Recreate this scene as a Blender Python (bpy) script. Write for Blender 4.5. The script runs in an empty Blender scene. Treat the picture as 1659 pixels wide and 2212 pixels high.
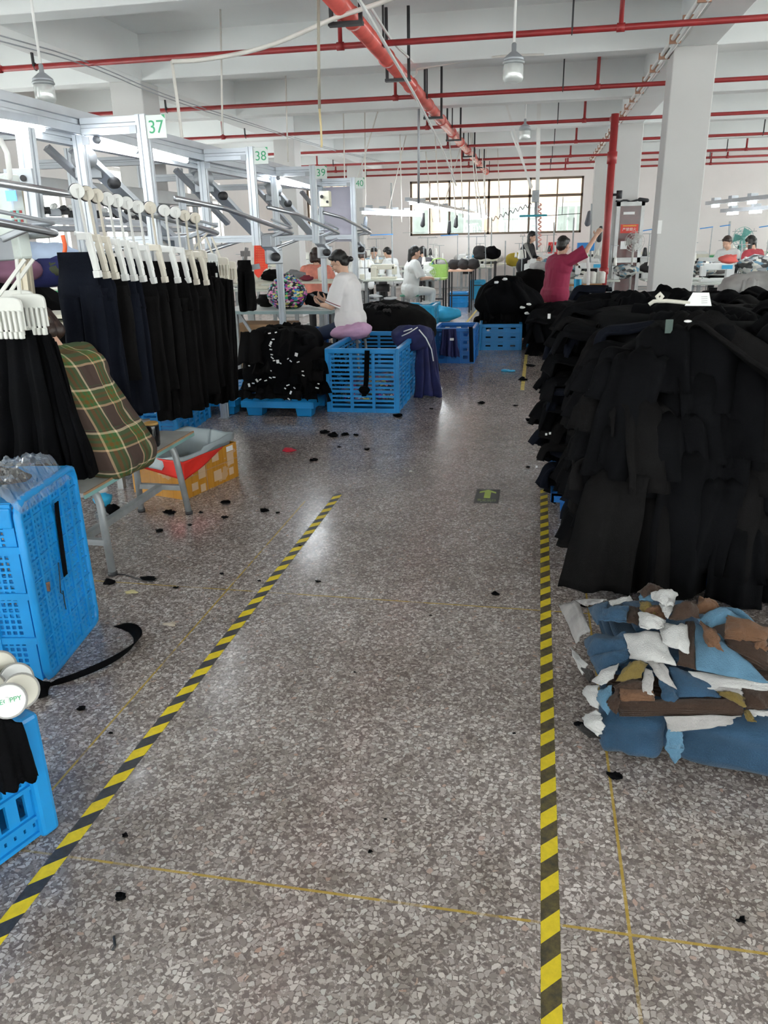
import bpy, bmesh, math, random
from mathutils import Vector, Matrix, Quaternion, noise
V = Vector
PI = math.pi
RND = random.Random(7)
scn = bpy.context.scene
COL = scn.collection

# ------------------------------------------------------------------ camera
FPX, CX, CY, EYE = 1666.0, 829.5, 1106.0, 1.55
_d = V((337, -602, FPX)).normalized()
_c = V((8968, 407, -FPX))
_x = (_c - _d * _c.dot(_d)).normalized()
_dn = _d.cross(_x)
if _dn.y < 0: _dn = -_dn
_up = -_dn
def ray(px, py):
    v = V((px - CX, py - CY, FPX))
    return V((v.dot(_x), v.dot(_d), v.dot(_up)))
def at(px, py, Y):
    r = ray(px, py); t = Y / r.y
    return V((r.x * t, Y, EYE + r.z * t))
def fl(px, py, z=0.0):
    r = ray(px, py); t = (z - EYE) / r.z
    return V((r.x * t, r.y * t, z))
def atx(px, py, X):
    r = ray(px, py); t = X / r.x
    return V((X, r.y * t, EYE + r.z * t))

cam_d = bpy.data.cameras.new('camera')
cam = bpy.data.objects.new('camera', cam_d); COL.objects.link(cam)
def w_of(cx, cy, cz):                       # camera-space vector (x right, y down, z forward) in the world
    return V((cx * _x.x + cy * _x.y + cz * _x.z, cx * _d.x + cy * _d.y + cz * _d.z, cx * _up.x + cy * _up.y + cz * _up.z))
R_ = w_of(1, 0, 0); U_ = w_of(0, -1, 0); B_ = w_of(0, 0, -1)
cam.matrix_world = Matrix(((R_.x, U_.x, B_.x, 0), (R_.y, U_.y, B_.y, 0), (R_.z, U_.z, B_.z, EYE), (0, 0, 0, 1)))
cam_d.sensor_fit = 'VERTICAL'; cam_d.sensor_height = 36.0
cam_d.lens = 36.0 * FPX / 2212.0
cam_d.clip_start = 0.05; cam_d.clip_end = 200
scn.camera = cam

# ------------------------------------------------------------------ materials
def ramp(nt, fac, stops, interp='LINEAR'):
    n = nt.nodes.new('ShaderNodeValToRGB'); n.color_ramp.interpolation = interp
    el = n.color_ramp.elements
    while len(el) > 1: el.remove(el[-1])
    el[0].position = stops[0][0]; el[0].color = (*stops[0][1], 1)
    for p, c in stops[1:]:
        e = el.new(p); e.color = (*c, 1)
    nt.links.new(fac, n.inputs['Fac'])
    return n.outputs['Color']
def mixc(nt, fac, a, b, mode='MIX'):
    n = nt.nodes.new('ShaderNodeMix'); n.data_type = 'RGBA'; n.blend_type = mode
    for s, v in ((n.inputs[0], fac), (n.inputs[6], a), (n.inputs[7], b)):
        if isinstance(v, (int, float)): s.default_value = v
        elif isinstance(v, tuple): s.default_value = (*v, 1)
        else: nt.links.new(v, s)
    return n.outputs[2]
def mth(nt, op, a, b=None, c=None):
    n = nt.nodes.new('ShaderNodeMath'); n.operation = op
    for i, v in enumerate((a, b, c)):
        if v is None: continue
        if isinstance(v, (int, float)): n.inputs[i].default_value = v
        else: nt.links.new(v, n.inputs[i])
    return n.outputs[0]
def new_mat(name):
    m = bpy.data.materials.new(name); m.use_nodes = True
    nt = m.node_tree
    return m, nt, nt.nodes['Principled BSDF']
def coords(nt, kind='Object', scale=(1, 1, 1)):
    tc = nt.nodes.new('ShaderNodeTexCoord'); mp = nt.nodes.new('ShaderNodeMapping')
    mp.inputs['Scale'].default_value = scale
    nt.links.new(tc.outputs[kind], mp.inputs['Vector'])
    return mp.outputs['Vector']
def ntex(nt, vec, scale, detail=3, rough=0.5):
    n = nt.nodes.new('ShaderNodeTexNoise'); n.inputs['Scale'].default_value = scale
    n.inputs['Detail'].default_value = detail; n.inputs['Roughness'].default_value = rough
    nt.links.new(vec, n.inputs['Vector'])
    return n.outputs['Fac']
def mat(name, col, rough=0.6, metal=0.0, var=0.12, nscale=6.0, bump=0.0, bscale=60.0, spec=0.5, sheen=0.0, stretch=(1, 1, 1), **kw):
    """Plain material whose colour drifts a little with noise and whose surface carries a fine bump."""
    m, nt, b = new_mat(name)
    vec = coords(nt, 'Object', stretch)
    f = ntex(nt, vec, nscale, 4)
    lo = tuple(max(0, c * (1 - var)) for c in col); hi = tuple(min(1, c * (1 + var)) for c in col)
    c = ramp(nt, f, [(0.3, lo), (0.7, hi)])
    nt.links.new(c, b.inputs['Base Color'])
    b.inputs['Roughness'].default_value = rough; b.inputs['Metallic'].default_value = metal
    b.inputs['Specular IOR Level'].default_value = spec
    if sheen:
        b.inputs['Sheen Weight'].default_value = sheen; b.inputs['Sheen Roughness'].default_value = 0.5
    if bump:
        f2 = ntex(nt, vec, bscale, 3)
        bn = nt.nodes.new('ShaderNodeBump'); bn.inputs['Strength'].default_value = bump; bn.inputs['Distance'].default_value = 0.01
        nt.links.new(f2, bn.inputs['Height']); nt.links.new(bn.outputs['Normal'], b.inputs['Normal'])
    for k, v in kw.items(): b.inputs[k.replace('_', ' ')].default_value = v
    return m
def emit(name, col, strength):
    m, nt, b = new_mat(name)
    b.inputs['Base Color'].default_value = (*col, 1)
    b.inputs['Emission Color'].default_value = (*col, 1); b.inputs['Emission Strength'].default_value = strength
    return m
def glassy(name, tint=(1, 1, 1), gloss=0.08, alpha_tint=0.0, rough=0.02):
    m = bpy.data.materials.new(name); m.use_nodes = True; nt = m.node_tree; nt.nodes.clear()
    out = nt.nodes.new('ShaderNodeOutputMaterial'); t = nt.nodes.new('ShaderNodeBsdfTransparent'); g = nt.nodes.new('ShaderNodeBsdfGlossy')
    d = nt.nodes.new('ShaderNodeBsdfDiffuse'); m1 = nt.nodes.new('ShaderNodeMixShader'); m2 = nt.nodes.new('ShaderNodeMixShader')
    t.inputs['Color'].default_value = (*tint, 1); g.inputs['Roughness'].default_value = rough
    d.inputs['Color'].default_value = (*tint, 1)
    m1.inputs[0].default_value = alpha_tint; m2.inputs[0].default_value = gloss
    nt.links.new(t.outputs[0], m1.inputs[1]); nt.links.new(d.outputs[0], m1.inputs[2])
    nt.links.new(m1.outputs[0], m2.inputs[1]); nt.links.new(g.outputs[0], m2.inputs[2])
    nt.links.new(m2.outputs[0], out.inputs['Surface'])
    return m

# ------------------------------------------------------------------ mesh building
def frame_of(d, up=V((0, 0, 1))):
    d = d.normalized()
    if abs(d.dot(up)) > 0.98: up = V((0, 1, 0)) if abs(d.y) < 0.9 else V((1, 0, 0))
    s = d.cross(up).normalized(); u = s.cross(d).normalized()
    return d, s, u
class MB:
    def __init__(self): self.v = []; self.f = []
    def add(self, vs, fs):
        o = len(self.v); self.v += [V(p) for p in vs]; self.f += [tuple(i + o for i in q) for q in fs]; return self
    def box(self, c, s, rz=0.0, M=None):
        hx, hy, hz = s[0] / 2, s[1] / 2, s[2] / 2
        m = M if M is not None else Matrix.Rotation(rz, 3, 'Z')
        P = [V(c) + m @ V((x, y, z)) for x in (-hx, hx) for y in (-hy, hy) for z in (-hz, hz)]
        return self.add(P, [(0, 1, 3, 2), (4, 6, 7, 5), (0, 4, 5, 1), (2, 3, 7, 6), (0, 2, 6, 4), (1, 5, 7, 3)])
    def box2(self, a, b):
        a = V(a); b = V(b); return self.box((a + b) / 2, (abs(b.x - a.x), abs(b.y - a.y), abs(b.z - a.z)))
    def bar(self, p0, p1, w, h, up=V((0, 0, 1))):
        p0 = V(p0); p1 = V(p1); d, s, u = frame_of(p1 - p0, up)
        P = []
        for p in (p0, p1):
            for a, b in ((-1, -1), (1, -1), (1, 1), (-1, 1)): P.append(p + s * a * w / 2 + u * b * h / 2)
        return self.add(P, [(3, 2, 1, 0), (4, 5, 6, 7), (0, 1, 5, 4), (1, 2, 6, 5), (2, 3, 7, 6), (3, 0, 4, 7)])
    def profile(self, p0, p1, w, h, up=V((0, 0, 1)), g=0.14, dp=0.12):
        """Slotted aluminium extrusion."""
        p0 = V(p0); p1 = V(p1); d, s, u = frame_of(p1 - p0, up)
        q = []
        def side(ax, ay, bx, by, nx, ny):
            for t, k in ((0, 0), (0.5 - g, 0), (0.5 - g * .7, dp), (0.5 + g * .7, dp), (0.5 + g, 0)):
                q.append((ax + (bx - ax) * t - nx * k, ay + (by - ay) * t - ny * k))
        side(-.5, -.5, .5, -.5, 0, -1); side(.5, -.5, .5, .5, 1, 0); side(.5, .5, -.5, .5, 0, 1); side(-.5, .5, -.5, -.5, -1, 0)
        n = len(q); P = [p + s * a * w + u * b * h for p in (p0, p1) for a, b in q]
        F = [(i, (i + 1) % n, n + (i + 1) % n, n + i) for i in range(n)] + [tuple(reversed(range(n))), tuple(range(n, 2 * n))]
        return self.add(P, F)
    def cyl(self, p0, p1, r0, r1=None, n=12, caps=True):
        p0 = V(p0); p1 = V(p1); r1 = r0 if r1 is None else r1
        d, s, u = frame_of(p1 - p0)
        P = [p + (s * math.cos(2 * PI * i / n) + u * math.sin(2 * PI * i / n)) * r for p, r in ((p0, r0), (p1, r1)) for i in range(n)]
        F = [(i, (i + 1) % n, n + (i + 1) % n, n + i) for i in range(n)]
        if caps: F += [tuple(reversed(range(n))), tuple(range(n, 2 * n))]
        return self.add(P, F)
    def tube(self, pts, r, n=8, closed=False, flat=1.0):
        pts = [V(p) for p in pts]; m = len(pts)
        t0 = (pts[1] - pts[0]); d, s, u = frame_of(t0)
        P = []; prev = d
        for i, p in enumerate(pts):
            a = pts[max(i - 1, 0)] if not closed else pts[i - 1]
            b = pts[min(i + 1, m - 1)] if not closed else pts[(i + 1) % m]
            t = (b - a).normalized() if (b - a).length > 1e-9 else prev
            q = prev.rotation_difference(t); s = q @ s; u = q @ u; prev = t
            rr = r[i] if isinstance(r, (list, tuple)) else r
            P += [p + (s * math.cos(2 * PI * k / n) + u * math.sin(2 * PI * k / n) * flat) * rr for k in range(n)]
        F = []
        for i in range(m if closed else m - 1):
            j = (i + 1) % m
            F += [(i * n + k, i * n + (k + 1) % n, j * n + (k + 1) % n, j * n + k) for k in range(n)]
        if not closed: F += [tuple(reversed(range(n))), tuple((m - 1) * n + k for k in range(n))]
        return self.add(P, F)
    def cap(self, p0, p1, r0, r1=None, n=14, rings=4, flat=None):
        """Tapered capsule; flat = (vector, factor) squeezes it along a direction."""
        p0 = V(p0); p1 = V(p1); r1 = r0 if r1 is None else r1
        if (p1 - p0).length < 1e-6: p1 = p0 + V((0, 0, 1e-4))
        d, s, u = frame_of(p1 - p0)
        prof = [(p0 - d * r0 * math.sin(a), r0 * math.cos(a)) for a in [PI / 2 * (1 - i / rings) for i in range(1, rings + 1)]]
        prof += [(p1 + d * r1 * math.sin(a), r1 * math.cos(a)) for a in [PI / 2 * i / rings for i in range(rings)]]
        P = [p0 - d * r0]
        for c, r in prof: P += [c + (s * math.cos(2 * PI * k / n) + u * math.sin(2 * PI * k / n)) * r for k in range(n)]
        P.append(p1 + d * r1)
        F = [(0, 1 + (k + 1) % n, 1 + k) for k in range(n)]
        for i in range(len(prof) - 1):
            F += [(1 + i * n + k, 1 + i * n + (k + 1) % n, 1 + (i + 1) * n + (k + 1) % n, 1 + (i + 1) * n + k) for k in range(n)]
        L = 1 + (len(prof) - 1) * n
        F += [(L + k, L + (k + 1) % n, len(P) - 1) for k in range(n)]
        if flat:
            ax, fac = V(flat[0]).normalized(), flat[1]; c = (p0 + p1) / 2
            P = [p - ax * ((p - c).dot(ax)) * (1 - fac) for p in P]
        return self.add(P, F)
    def ell(self, c, r, M=None, nu=16, nv=10):
        c = V(c); m = M or Matrix.Identity(3); P = [c + m @ V((0, 0, -r[2]))]
        for j in range(1, nv):
            a = -PI / 2 + PI * j / nv
            P += [c + m @ V((r[0] * math.cos(a) * math.cos(2 * PI * i / nu), r[1] * math.cos(a) * math.sin(2 * PI * i / nu), r[2] * math.sin(a))) for i in range(nu)]
        P.append(c + m @ V((0, 0, r[2])))
        F = [(0, 1 + (i + 1) % nu, 1 + i) for i in range(nu)]
        for j in range(nv - 2):
            F += [(1 + j * nu + i, 1 + j * nu + (i + 1) % nu, 1 + (j + 1) * nu + (i + 1) % nu, 1 + (j + 1) * nu + i) for i in range(nu)]
        L = 1 + (nv - 2) * nu
        F += [(L + i, L + (i + 1) % nu, len(P) - 1) for i in range(nu)]
        return self.add(P, F)
    def lathe(self, prof, c=(0, 0, 0), n=20, M=None):
        c = V(c); m = M or Matrix.Identity(3); P = []
        for r, z in prof: P += [c + m @ V((r * math.cos(2 * PI * i / n), r * math.sin(2 * PI * i / n), z)) for i in range(n)]
        F = []
        for j in range(len(prof) - 1):
            F += [(j * n + i, j * n + (i + 1) % n, (j + 1) * n + (i + 1) % n, (j + 1) * n + i) for i in range(n)]
        F += [tuple(reversed(range(n))), tuple((len(prof) - 1) * n + i for i in range(n))]
        return self.add(P, F)
    def sheet(self, fn, nu, nv, th=0.0):
        """fn(u,v)->Vector over the unit square, made th thick (closed)."""
        G = [[V(fn(i / nu, j / nv)) for j in range(nv + 1)] for i in range(nu + 1)]
        idx = lambda i, j: i * (nv + 1) + j
        P = [p for row in G for p in row]; F = [(idx(i, j), idx(i + 1, j), idx(i + 1, j + 1), idx(i, j + 1)) for i in range(nu) for j in range(nv)]
        if not th: return self.add(P, F)
        N = []
        for i in range(nu + 1):
            for j in range(nv + 1):
                a = G[min(i + 1, nu)][j] - G[max(i - 1, 0)][j]; b = G[i][min(j + 1, nv)] - G[i][max(j - 1, 0)]
                n = a.cross(b); N.append(n.normalized() if n.length > 1e-12 else V((0, 0, 1)))
        k = len(P); P2 = [p + n * th / 2 for p, n in zip(P, N)] + [p - n * th / 2 for p, n in zip(P, N)]
        F2 = F + [tuple(reversed([q + k for q in f])) for f in F]
        for i in range(nu):
            F2.append((idx(i + 1, 0), idx(i, 0), idx(i, 0) + k, idx(i + 1, 0) + k)); F2.append((idx(i, nv), idx(i + 1, nv), idx(i + 1, nv) + k, idx(i, nv) + k))
        for j in range(nv):
            F2.append((idx(0, j), idx(0, j + 1), idx(0, j + 1) + k, idx(0, j) + k)); F2.append((idx(nu, j + 1), idx(nu, j), idx(nu, j) + k, idx(nu, j + 1) + k))
        return self.add(P2, F2)
    def prism(self, poly, depth, M=None, o=(0, 0, 0)):
        """2-D outline in local x,y pulled along local z by depth."""
        m = M or Matrix.Identity(3); o = V(o); n = len(poly)
        P = [o + m @ V((x, y, z)) for z in (0, depth) for x, y in poly]
        return self.add(P, [tuple(reversed(range(n))), tuple(range(n, 2 * n))] + [(i, (i + 1) % n, n + (i + 1) % n, n + i) for i in range(n)])
    def lattice(self, o, ux, uy, w, h, nx, ny, fx=0.5, fy=0.5, th=0.006, mx=0.0, my=0.0):
        """Perforated wall: nx by ny rectangular holes (fx, fy = open share) with solid margins mx, my."""
        o = V(o); ux = V(ux).normalized(); uy = V(uy).normalized(); nn = ux.cross(uy) * th / 2
        def cuts(L, n, f, m):
            c = (L - 2 * m) / n; r = [0.0]
            for i in range(n): r += [m + c * (i + (1 - f) / 2), m + c * (i + (1 + f) / 2)]
            return r + [L]
        xs = cuts(w, nx, fx, mx); ys = cuts(h, ny, fy, my)
        a, b = len(xs), len(ys); P = [o + ux * x + uy * y + nn * s for s in (1, -1) for x in xs for y in ys]
        id_ = lambda s, i, j: s * a * b + i * b + j
        hole = lambda i, j: i % 2 == 1 and j % 2 == 1 and 0 <= i < a - 1 and 0 <= j < b - 1
        solid = lambda i, j: 0 <= i < a - 1 and 0 <= j < b - 1 and not hole(i, j)
        F = []
        for i in range(a - 1):
            for j in range(b - 1):
                if hole(i, j): continue
                F.append((id_(0, i, j), id_(0, i + 1, j), id_(0, i + 1, j + 1), id_(0, i, j + 1)))
                F.append((id_(1, i, j + 1), id_(1, i + 1, j + 1), id_(1, i + 1, j), id_(1, i, j)))
                if not solid(i - 1, j): F.append((id_(0, i, j), id_(0, i, j + 1), id_(1, i, j + 1), id_(1, i, j)))
                if not solid(i + 1, j): F.append((id_(0, i + 1, j + 1), id_(0, i + 1, j), id_(1, i + 1, j), id_(1, i + 1, j + 1)))
                if not solid(i, j - 1): F.append((id_(0, i + 1, j), id_(0, i, j), id_(1, i, j), id_(1, i + 1, j)))
                if not solid(i, j + 1): F.append((id_(0, i, j + 1), id_(0, i + 1, j + 1), id_(1, i + 1, j + 1), id_(1, i, j + 1)))
        return self.add(P, F)
    def displace(self, amp, freq, seed=0, start=0):
        for i in range(start, len(self.v)):
            p = self.v[i]; self.v[i] = p + noise.noise_vector(p * freq + V((seed * 7.3, seed * 3.1, seed * 5.7))) * amp
        return self
    def build(self, name, m, parent=None, smooth=False, bevel=0.0, sub=0):
        me = bpy.data.meshes.new(name); o = bpy.data.objects.new(name, me); COL.objects.link(o)
        off = V((0, 0, 0)); p = parent
        while p is not None: off += p.location; p = p.parent
        if parent is None and self.v:
            xs = [q.x for q in self.v]; ys = [q.y for q in self.v]
            off = V(((min(xs) + max(xs)) / 2, (min(ys) + max(ys)) / 2, min(q.z for q in self.v))); o.location = off
        me.from_pydata([q - off for q in self.v], [], self.f)
        bm = bmesh.new(); bm.from_mesh(me); bmesh.ops.recalc_face_normals(bm, faces=bm.faces); bm.to_mesh(me); bm.free()
        if smooth: me.shade_smooth()
        me.materials.append(m); o.parent = parent
        if bevel:
            b = o.modifiers.new('bevel', 'BEVEL'); b.width = bevel; b.segments = 2; b.limit_method = 'ANGLE'
        if sub:
            s = o.modifiers.new('subdivision', 'SUBSURF'); s.levels = sub; s.render_levels = sub
        return o

def tag(o, label, cat, group=None, kind=None):
    o['label'] = label; o['category'] = cat
    if group: o['group'] = group
    if kind: o['kind'] = kind
    return o
def struct(o, label=None, cat=None):
    o['kind'] = 'structure'
    if label: o['label'] = label; o['category'] = cat
    return o
def root(name, loc, label, cat, group=None, rz=0.0):
    o = bpy.data.objects.new(name, None); COL.objects.link(o); o.location = V(loc); o.rotation_euler.z = rz
    o.empty_display_size = 0.1
    return tag(o, label, cat, group)
def kids(o): return [c for c in bpy.data.objects if c.parent == o]
def copy_tree(o, parent=None, cache=None):
    c = o.copy(); COL.objects.link(c)
    if parent is not None: c.parent = parent
    for ch in list(o.children): copy_tree(ch, c)
    return c
def place(src, loc, rz=None, label=None, group=None, used=set()):
    """First call moves the model itself, later calls move copies of it and of its parts."""
    if src.name in used: o = copy_tree(src)
    else: used.add(src.name); o = src
    o.location = V(loc)
    if rz is not None: o.rotation_euler.z = rz
    if label: o['label'] = label
    if group: o['group'] = group
    return o
_lab = bpy.data.scenes.new('bench_scene')
def evaluated(o):
    """Mesh of o with its modifiers applied, worked out in a side scene that is emptied again."""
    par = o.parent; o.parent = None
    _lab.collection.objects.link(o)
    with bpy.context.temp_override(scene=_lab, view_layer=_lab.view_layers[0]):
        dg = bpy.context.evaluated_depsgraph_get(); dg.update()
        me = bpy.data.meshes.new_from_object(o.evaluated_get(dg))
    _lab.collection.objects.unlink(o); o.parent = par
    return me
def remesh(mb, name, m, parent, voxel, smooth=2, fac=0.5, disp=None):
    """Fuse overlapping closed shapes into one continuous skin."""
    o = mb.build(name, m, parent, True)
    r = o.modifiers.new('remesh', 'REMESH'); r.mode = 'VOXEL'; r.voxel_size = voxel
    if smooth:
        s = o.modifiers.new('smooth', 'SMOOTH'); s.iterations = smooth; s.factor = fac
    me = evaluated(o)
    old = o.data; o.modifiers.clear(); o.data = me; bpy.data.meshes.remove(old); me.name = name
    if disp:
        Nn = [v.normal.copy() for v in me.vertices]; flat = []
        for v, nn in zip(me.vertices, Nn):
            p = v.co.copy()
            for fr, am, st in disp: p = p + nn * noise.noise(V((v.co.x * st[0], v.co.y * st[1], v.co.z * st[2])) * fr) * am
            flat += [p.x, p.y, p.z]
        me.vertices.foreach_set('co', flat); me.update()
    me.shade_smooth()
    return o
def text_mesh(s, size, name, m, parent, M, extrude=0.0008, align='CENTER'):
    cu = bpy.data.curves.new('t', 'FONT'); cu.body = s; cu.size = size; cu.align_x = align; cu.align_y = 'CENTER'; cu.extrude = extrude
    t = bpy.data.objects.new('t', cu); me = evaluated(t); bpy.data.objects.remove(t); bpy.data.curves.remove(cu)
    off = V((0, 0, 0)); p = parent
    while p is not None: off += p.location; p = p.parent
    me.transform(M)
    me.transform(Matrix.Translation(-off)); me.name = name; me.materials.clear(); me.materials.append(m)
    o = bpy.data.objects.new(name, me); COL.objects.link(o); o.parent = parent
    return o
def basis(o, x, y, z):
    x, y, z, o = V(x), V(y), V(z), V(o)
    return Matrix(((x.x, y.x, z.x, o.x), (x.y, y.y, z.y, o.y), (x.z, y.z, z.z, o.z), (0, 0, 0, 1)))
ORD = 'first second third fourth fifth sixth seventh eighth ninth tenth eleventh twelfth thirteenth fourteenth fifteenth sixteenth seventeenth eighteenth nineteenth twentieth'.split()
# ------------------------------------------------------------------ shared materials
M_wall = mat('painted_plaster', (0.84, 0.80, 0.785), 0.8, var=0.03, nscale=1.5, bump=0.03)
M_ceil = mat('ceiling_paint', (0.83, 0.85, 0.845), 0.8, var=0.03, nscale=1.2, bump=0.03)
M_col = mat('column_paint', (0.57, 0.56, 0.55), 0.7, var=0.03, nscale=1.5)
M_red = mat('red_pipe_paint', (0.33, 0.028, 0.03), 0.42, var=0.12, nscale=9)
M_redbig = mat('red_main_pipe_paint', (0.66, 0.12, 0.10), 0.24, var=0.2, nscale=5)
M_black = mat('black_steel', (0.025, 0.025, 0.028), 0.5)
M_whitep = mat('white_plastic', (0.80, 0.80, 0.78), 0.4, var=0.05)
M_hose = mat('white_hose', (0.72, 0.69, 0.64), 0.5, var=0.08)
M_alu = mat('anodised_aluminium', (0.57, 0.60, 0.64), 0.42, 0.75, var=0.07, nscale=4)
M_alud = mat('dull_aluminium', (0.42, 0.44, 0.47), 0.5, 0.6, var=0.1, nscale=4)
M_steel = mat('grey_steel_tube', (0.36, 0.38, 0.39), 0.45, 0.4, var=0.15, nscale=14)
M_tube = emit('lit_tube', (0.92, 0.97, 1.0), 22.0)
M_blue = mat('blue_plastic', (0.009, 0.245, 0.60), 0.36, var=0.12, nscale=4)
M_blued = mat('deep_blue_plastic', (0.008, 0.14, 0.46), 0.4, var=0.12, nscale=4)
M_cyan = mat('cyan_plastic', (0.03, 0.42, 0.72), 0.4, var=0.1, nscale=4)
M_cloth = mat('black_cloth', (0.0030, 0.0031, 0.0038), 0.95, var=0.4, nscale=5, bump=0.25, bscale=220, spec=0.08)
M_cloth2 = mat('soft_black_cloth', (0.0052, 0.0048, 0.0050), 0.95, var=0.4, nscale=5, bump=0.25, bscale=220, spec=0.10)
M_navyb = mat('dark_navy_cloth', (0.0058, 0.0072, 0.0125), 0.95, var=0.3, nscale=4, bump=0.25, bscale=200, spec=0.10)
M_navy = mat('navy_cloth', (0.012, 0.016, 0.09), 0.8, var=0.3, nscale=5, bump=0.2, bscale=150)
M_tag = mat('white_tag', (0.85, 0.85, 0.84), 0.6, var=0.03)
M_glass = glassy('window_glass', (0.97, 1.0, 0.98), 0.06)
M_bronze = mat('bronze_window_frame', (0.16, 0.12, 0.09), 0.45, 0.3)

# ------------------------------------------------------------------ terrazzo floor
def floor_material():
    m, nt, b = new_mat('terrazzo'); L = nt.links
    tc = nt.nodes.new('ShaderNodeTexCoord'); vec = tc.outputs['Object']
    nz = nt.nodes.new('ShaderNodeTexNoise'); nz.inputs['Scale'].default_value = 45; L.new(vec, nz.inputs['Vector'])
    wv = nt.nodes.new('ShaderNodeVectorMath'); wv.operation = 'MULTIPLY_ADD'
    L.new(nz.outputs['Color'], wv.inputs[0]); wv.inputs[1].default_value = (0.016, 0.016, 0); L.new(vec, wv.inputs[2])
    def vor(scale, feat, out):
        n = nt.nodes.new('ShaderNodeTexVoronoi'); n.feature = feat; n.inputs['Scale'].default_value = scale; n.voronoi_dimensions = '2D'
        L.new(wv.outputs[0], n.inputs['Vector']); return n.outputs[out]
    def sepr(c):
        s = nt.nodes.new('ShaderNodeSeparateColor'); L.new(c, s.inputs[0]); return s.outputs
    c1 = sepr(vor(72, 'F1', 'Color')); e1 = vor(72, 'DISTANCE_TO_EDGE', 'Distance')
    c2 = sepr(vor(150, 'F1', 'Color')); e2 = vor(150, 'DISTANCE_TO_EDGE', 'Distance')
    base = ramp(nt, c2[0], [(0.0, (0.15, 0.127, 0.120)), (0.45, (0.225, 0.193, 0.182)), (0.72, (0.34, 0.30, 0.285)), (0.95, (0.52, 0.475, 0.455))])
    base = mixc(nt, mth(nt, 'LESS_THAN', e2, 0.05), base, (0.145, 0.125, 0.119))
    chip = ramp(nt, c1[1], [(0.0, (0.24, 0.21, 0.20)), (0.35, (0.37, 0.335, 0.318)), (0.6, (0.50, 0.46, 0.44)), (0.82, (0.64, 0.60, 0.58)), (0.93, (0.50, 0.49, 0.48)), (1.0, (0.42, 0.29, 0.24))])
    isb = mth(nt, 'MULTIPLY', mth(nt, 'GREATER_THAN', c1[0], 0.42), mth(nt, 'GREATER_THAN', e1, 0.11))
    col = mixc(nt, isb, base, chip)
    # wear: broad grime where nobody sweeps, darker in drifts
    st = ntex(nt, vec, 0.9, 5, 0.6); st2 = ntex(nt, vec, 5.5, 5, 0.65)
    g = ramp(nt, st, [(0.36, (0.72, 0.70, 0.68)), (0.62, (1.0, 1.0, 1.0))])
    g2 = ramp(nt, st2, [(0.34, (0.78, 0.76, 0.73)), (0.52, (1.0, 1.0, 1.0))])
    col = mixc(nt, 1.0, mixc(nt, 1.0, col, g, 'MULTIPLY'), g2, 'MULTIPLY')
    # dividing strips of the terrazzo panels
    sx = nt.nodes.new('ShaderNodeSeparateXYZ'); L.new(vec, sx.inputs[0])
    def strip(c, off):
        t = mth(nt, 'FRACT', mth(nt, 'DIVIDE', mth(nt, 'ADD', c, off + 1650.0 * 0.01), 1.65))
        d = mth(nt, 'ABSOLUTE', mth(nt, 'SUBTRACT', t, 0.5))
        return mth(nt, 'LESS_THAN', d, 0.0024)
    isl = mth(nt, 'MAXIMUM', strip(sx.outputs[0], -0.28 + 0.825), strip(sx.outputs[1], -1.445 + 0.825))
    isl = mth(nt, 'MULTIPLY', isl, mth(nt, 'LESS_THAN', sx.outputs[1], 4.4))
    worn = mth(nt, 'GREATER_THAN', ntex(nt, vec, 3.0, 3), 0.42)
    col = mixc(nt, mth(nt, 'MULTIPLY', isl, mth(nt, 'MULTIPLY_ADD', worn, 0.5, 0.35)), col, (0.40, 0.27, 0.035))
    col = mixc(nt, 1.0, col, (1.10, 1.07, 1.065), 'MULTIPLY')
    L.new(col, b.inputs['Base Color'])
    rr = ramp(nt, st2, [(0.3, (0.28, 0.28, 0.28)), (0.65, (0.13, 0.13, 0.13))])
    L.new(rr, b.inputs['Roughness']); b.inputs['Specular IOR Level'].default_value = 0.7
    bn = nt.nodes.new('ShaderNodeBump'); bn.inputs['Strength'].default_value = 0.06; bn.inputs['Distance'].default_value = 0.004
    L.new(ntex(nt, vec, 30, 3), bn.inputs['Height']); L.new(bn.outputs['Normal'], b.inputs['Normal'])
    return m
XL, XR, YF, YB = -8.0, 11.0, -7.0, 25.0
ZC, ZB = 3.85, 3.37
fo = MB().box2((XL - .3, YF - .3, -0.12), (XR + .3, YB + .3, 0)).build('floor', floor_material())
fo.data.transform(Matrix.Translation(fo.location)); fo.location = (0, 0, 0)
struct(fo)
struct(MB().box2((XL - .3, YF - .3, ZC), (XR + .3, YB + .3, ZC + .15)).build('ceiling', M_ceil))
BEAMS = [0.5, 3.65, 6.8, 9.72, 12.82, 15.92, 19.02, 22.12]
for y in BEAMS:
    struct(MB().box2((XL, y, ZB), (XR, y + .26, ZC + .01)).build('ceiling_beam', M_ceil, bevel=.01))
for x0, x1 in ((-5.2, -4.76), (1.34, 1.72)):
    struct(MB().box2((x0, YF, ZB + .002), (x1, YB, ZC + .012)).build('ceiling_beam', M_ceil, bevel=.01))
def column(x0, x1, y0, y1):
    mb = MB().box2((x0, y0, 0), (x1, y1, ZB + .004))
    return struct(mb.build('column', M_col, bevel=.012))
for y in (-3, 3.65, 9.72, 15.92, 22.12):
    column(-5.2, -4.78, y, y + .45)
    if y > 5: column(1.30, 1.74, y - .02, y + .43)
for y in (9.72, 15.92, 22.12): column(7.3, 7.74, y, y + .43)

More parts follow.
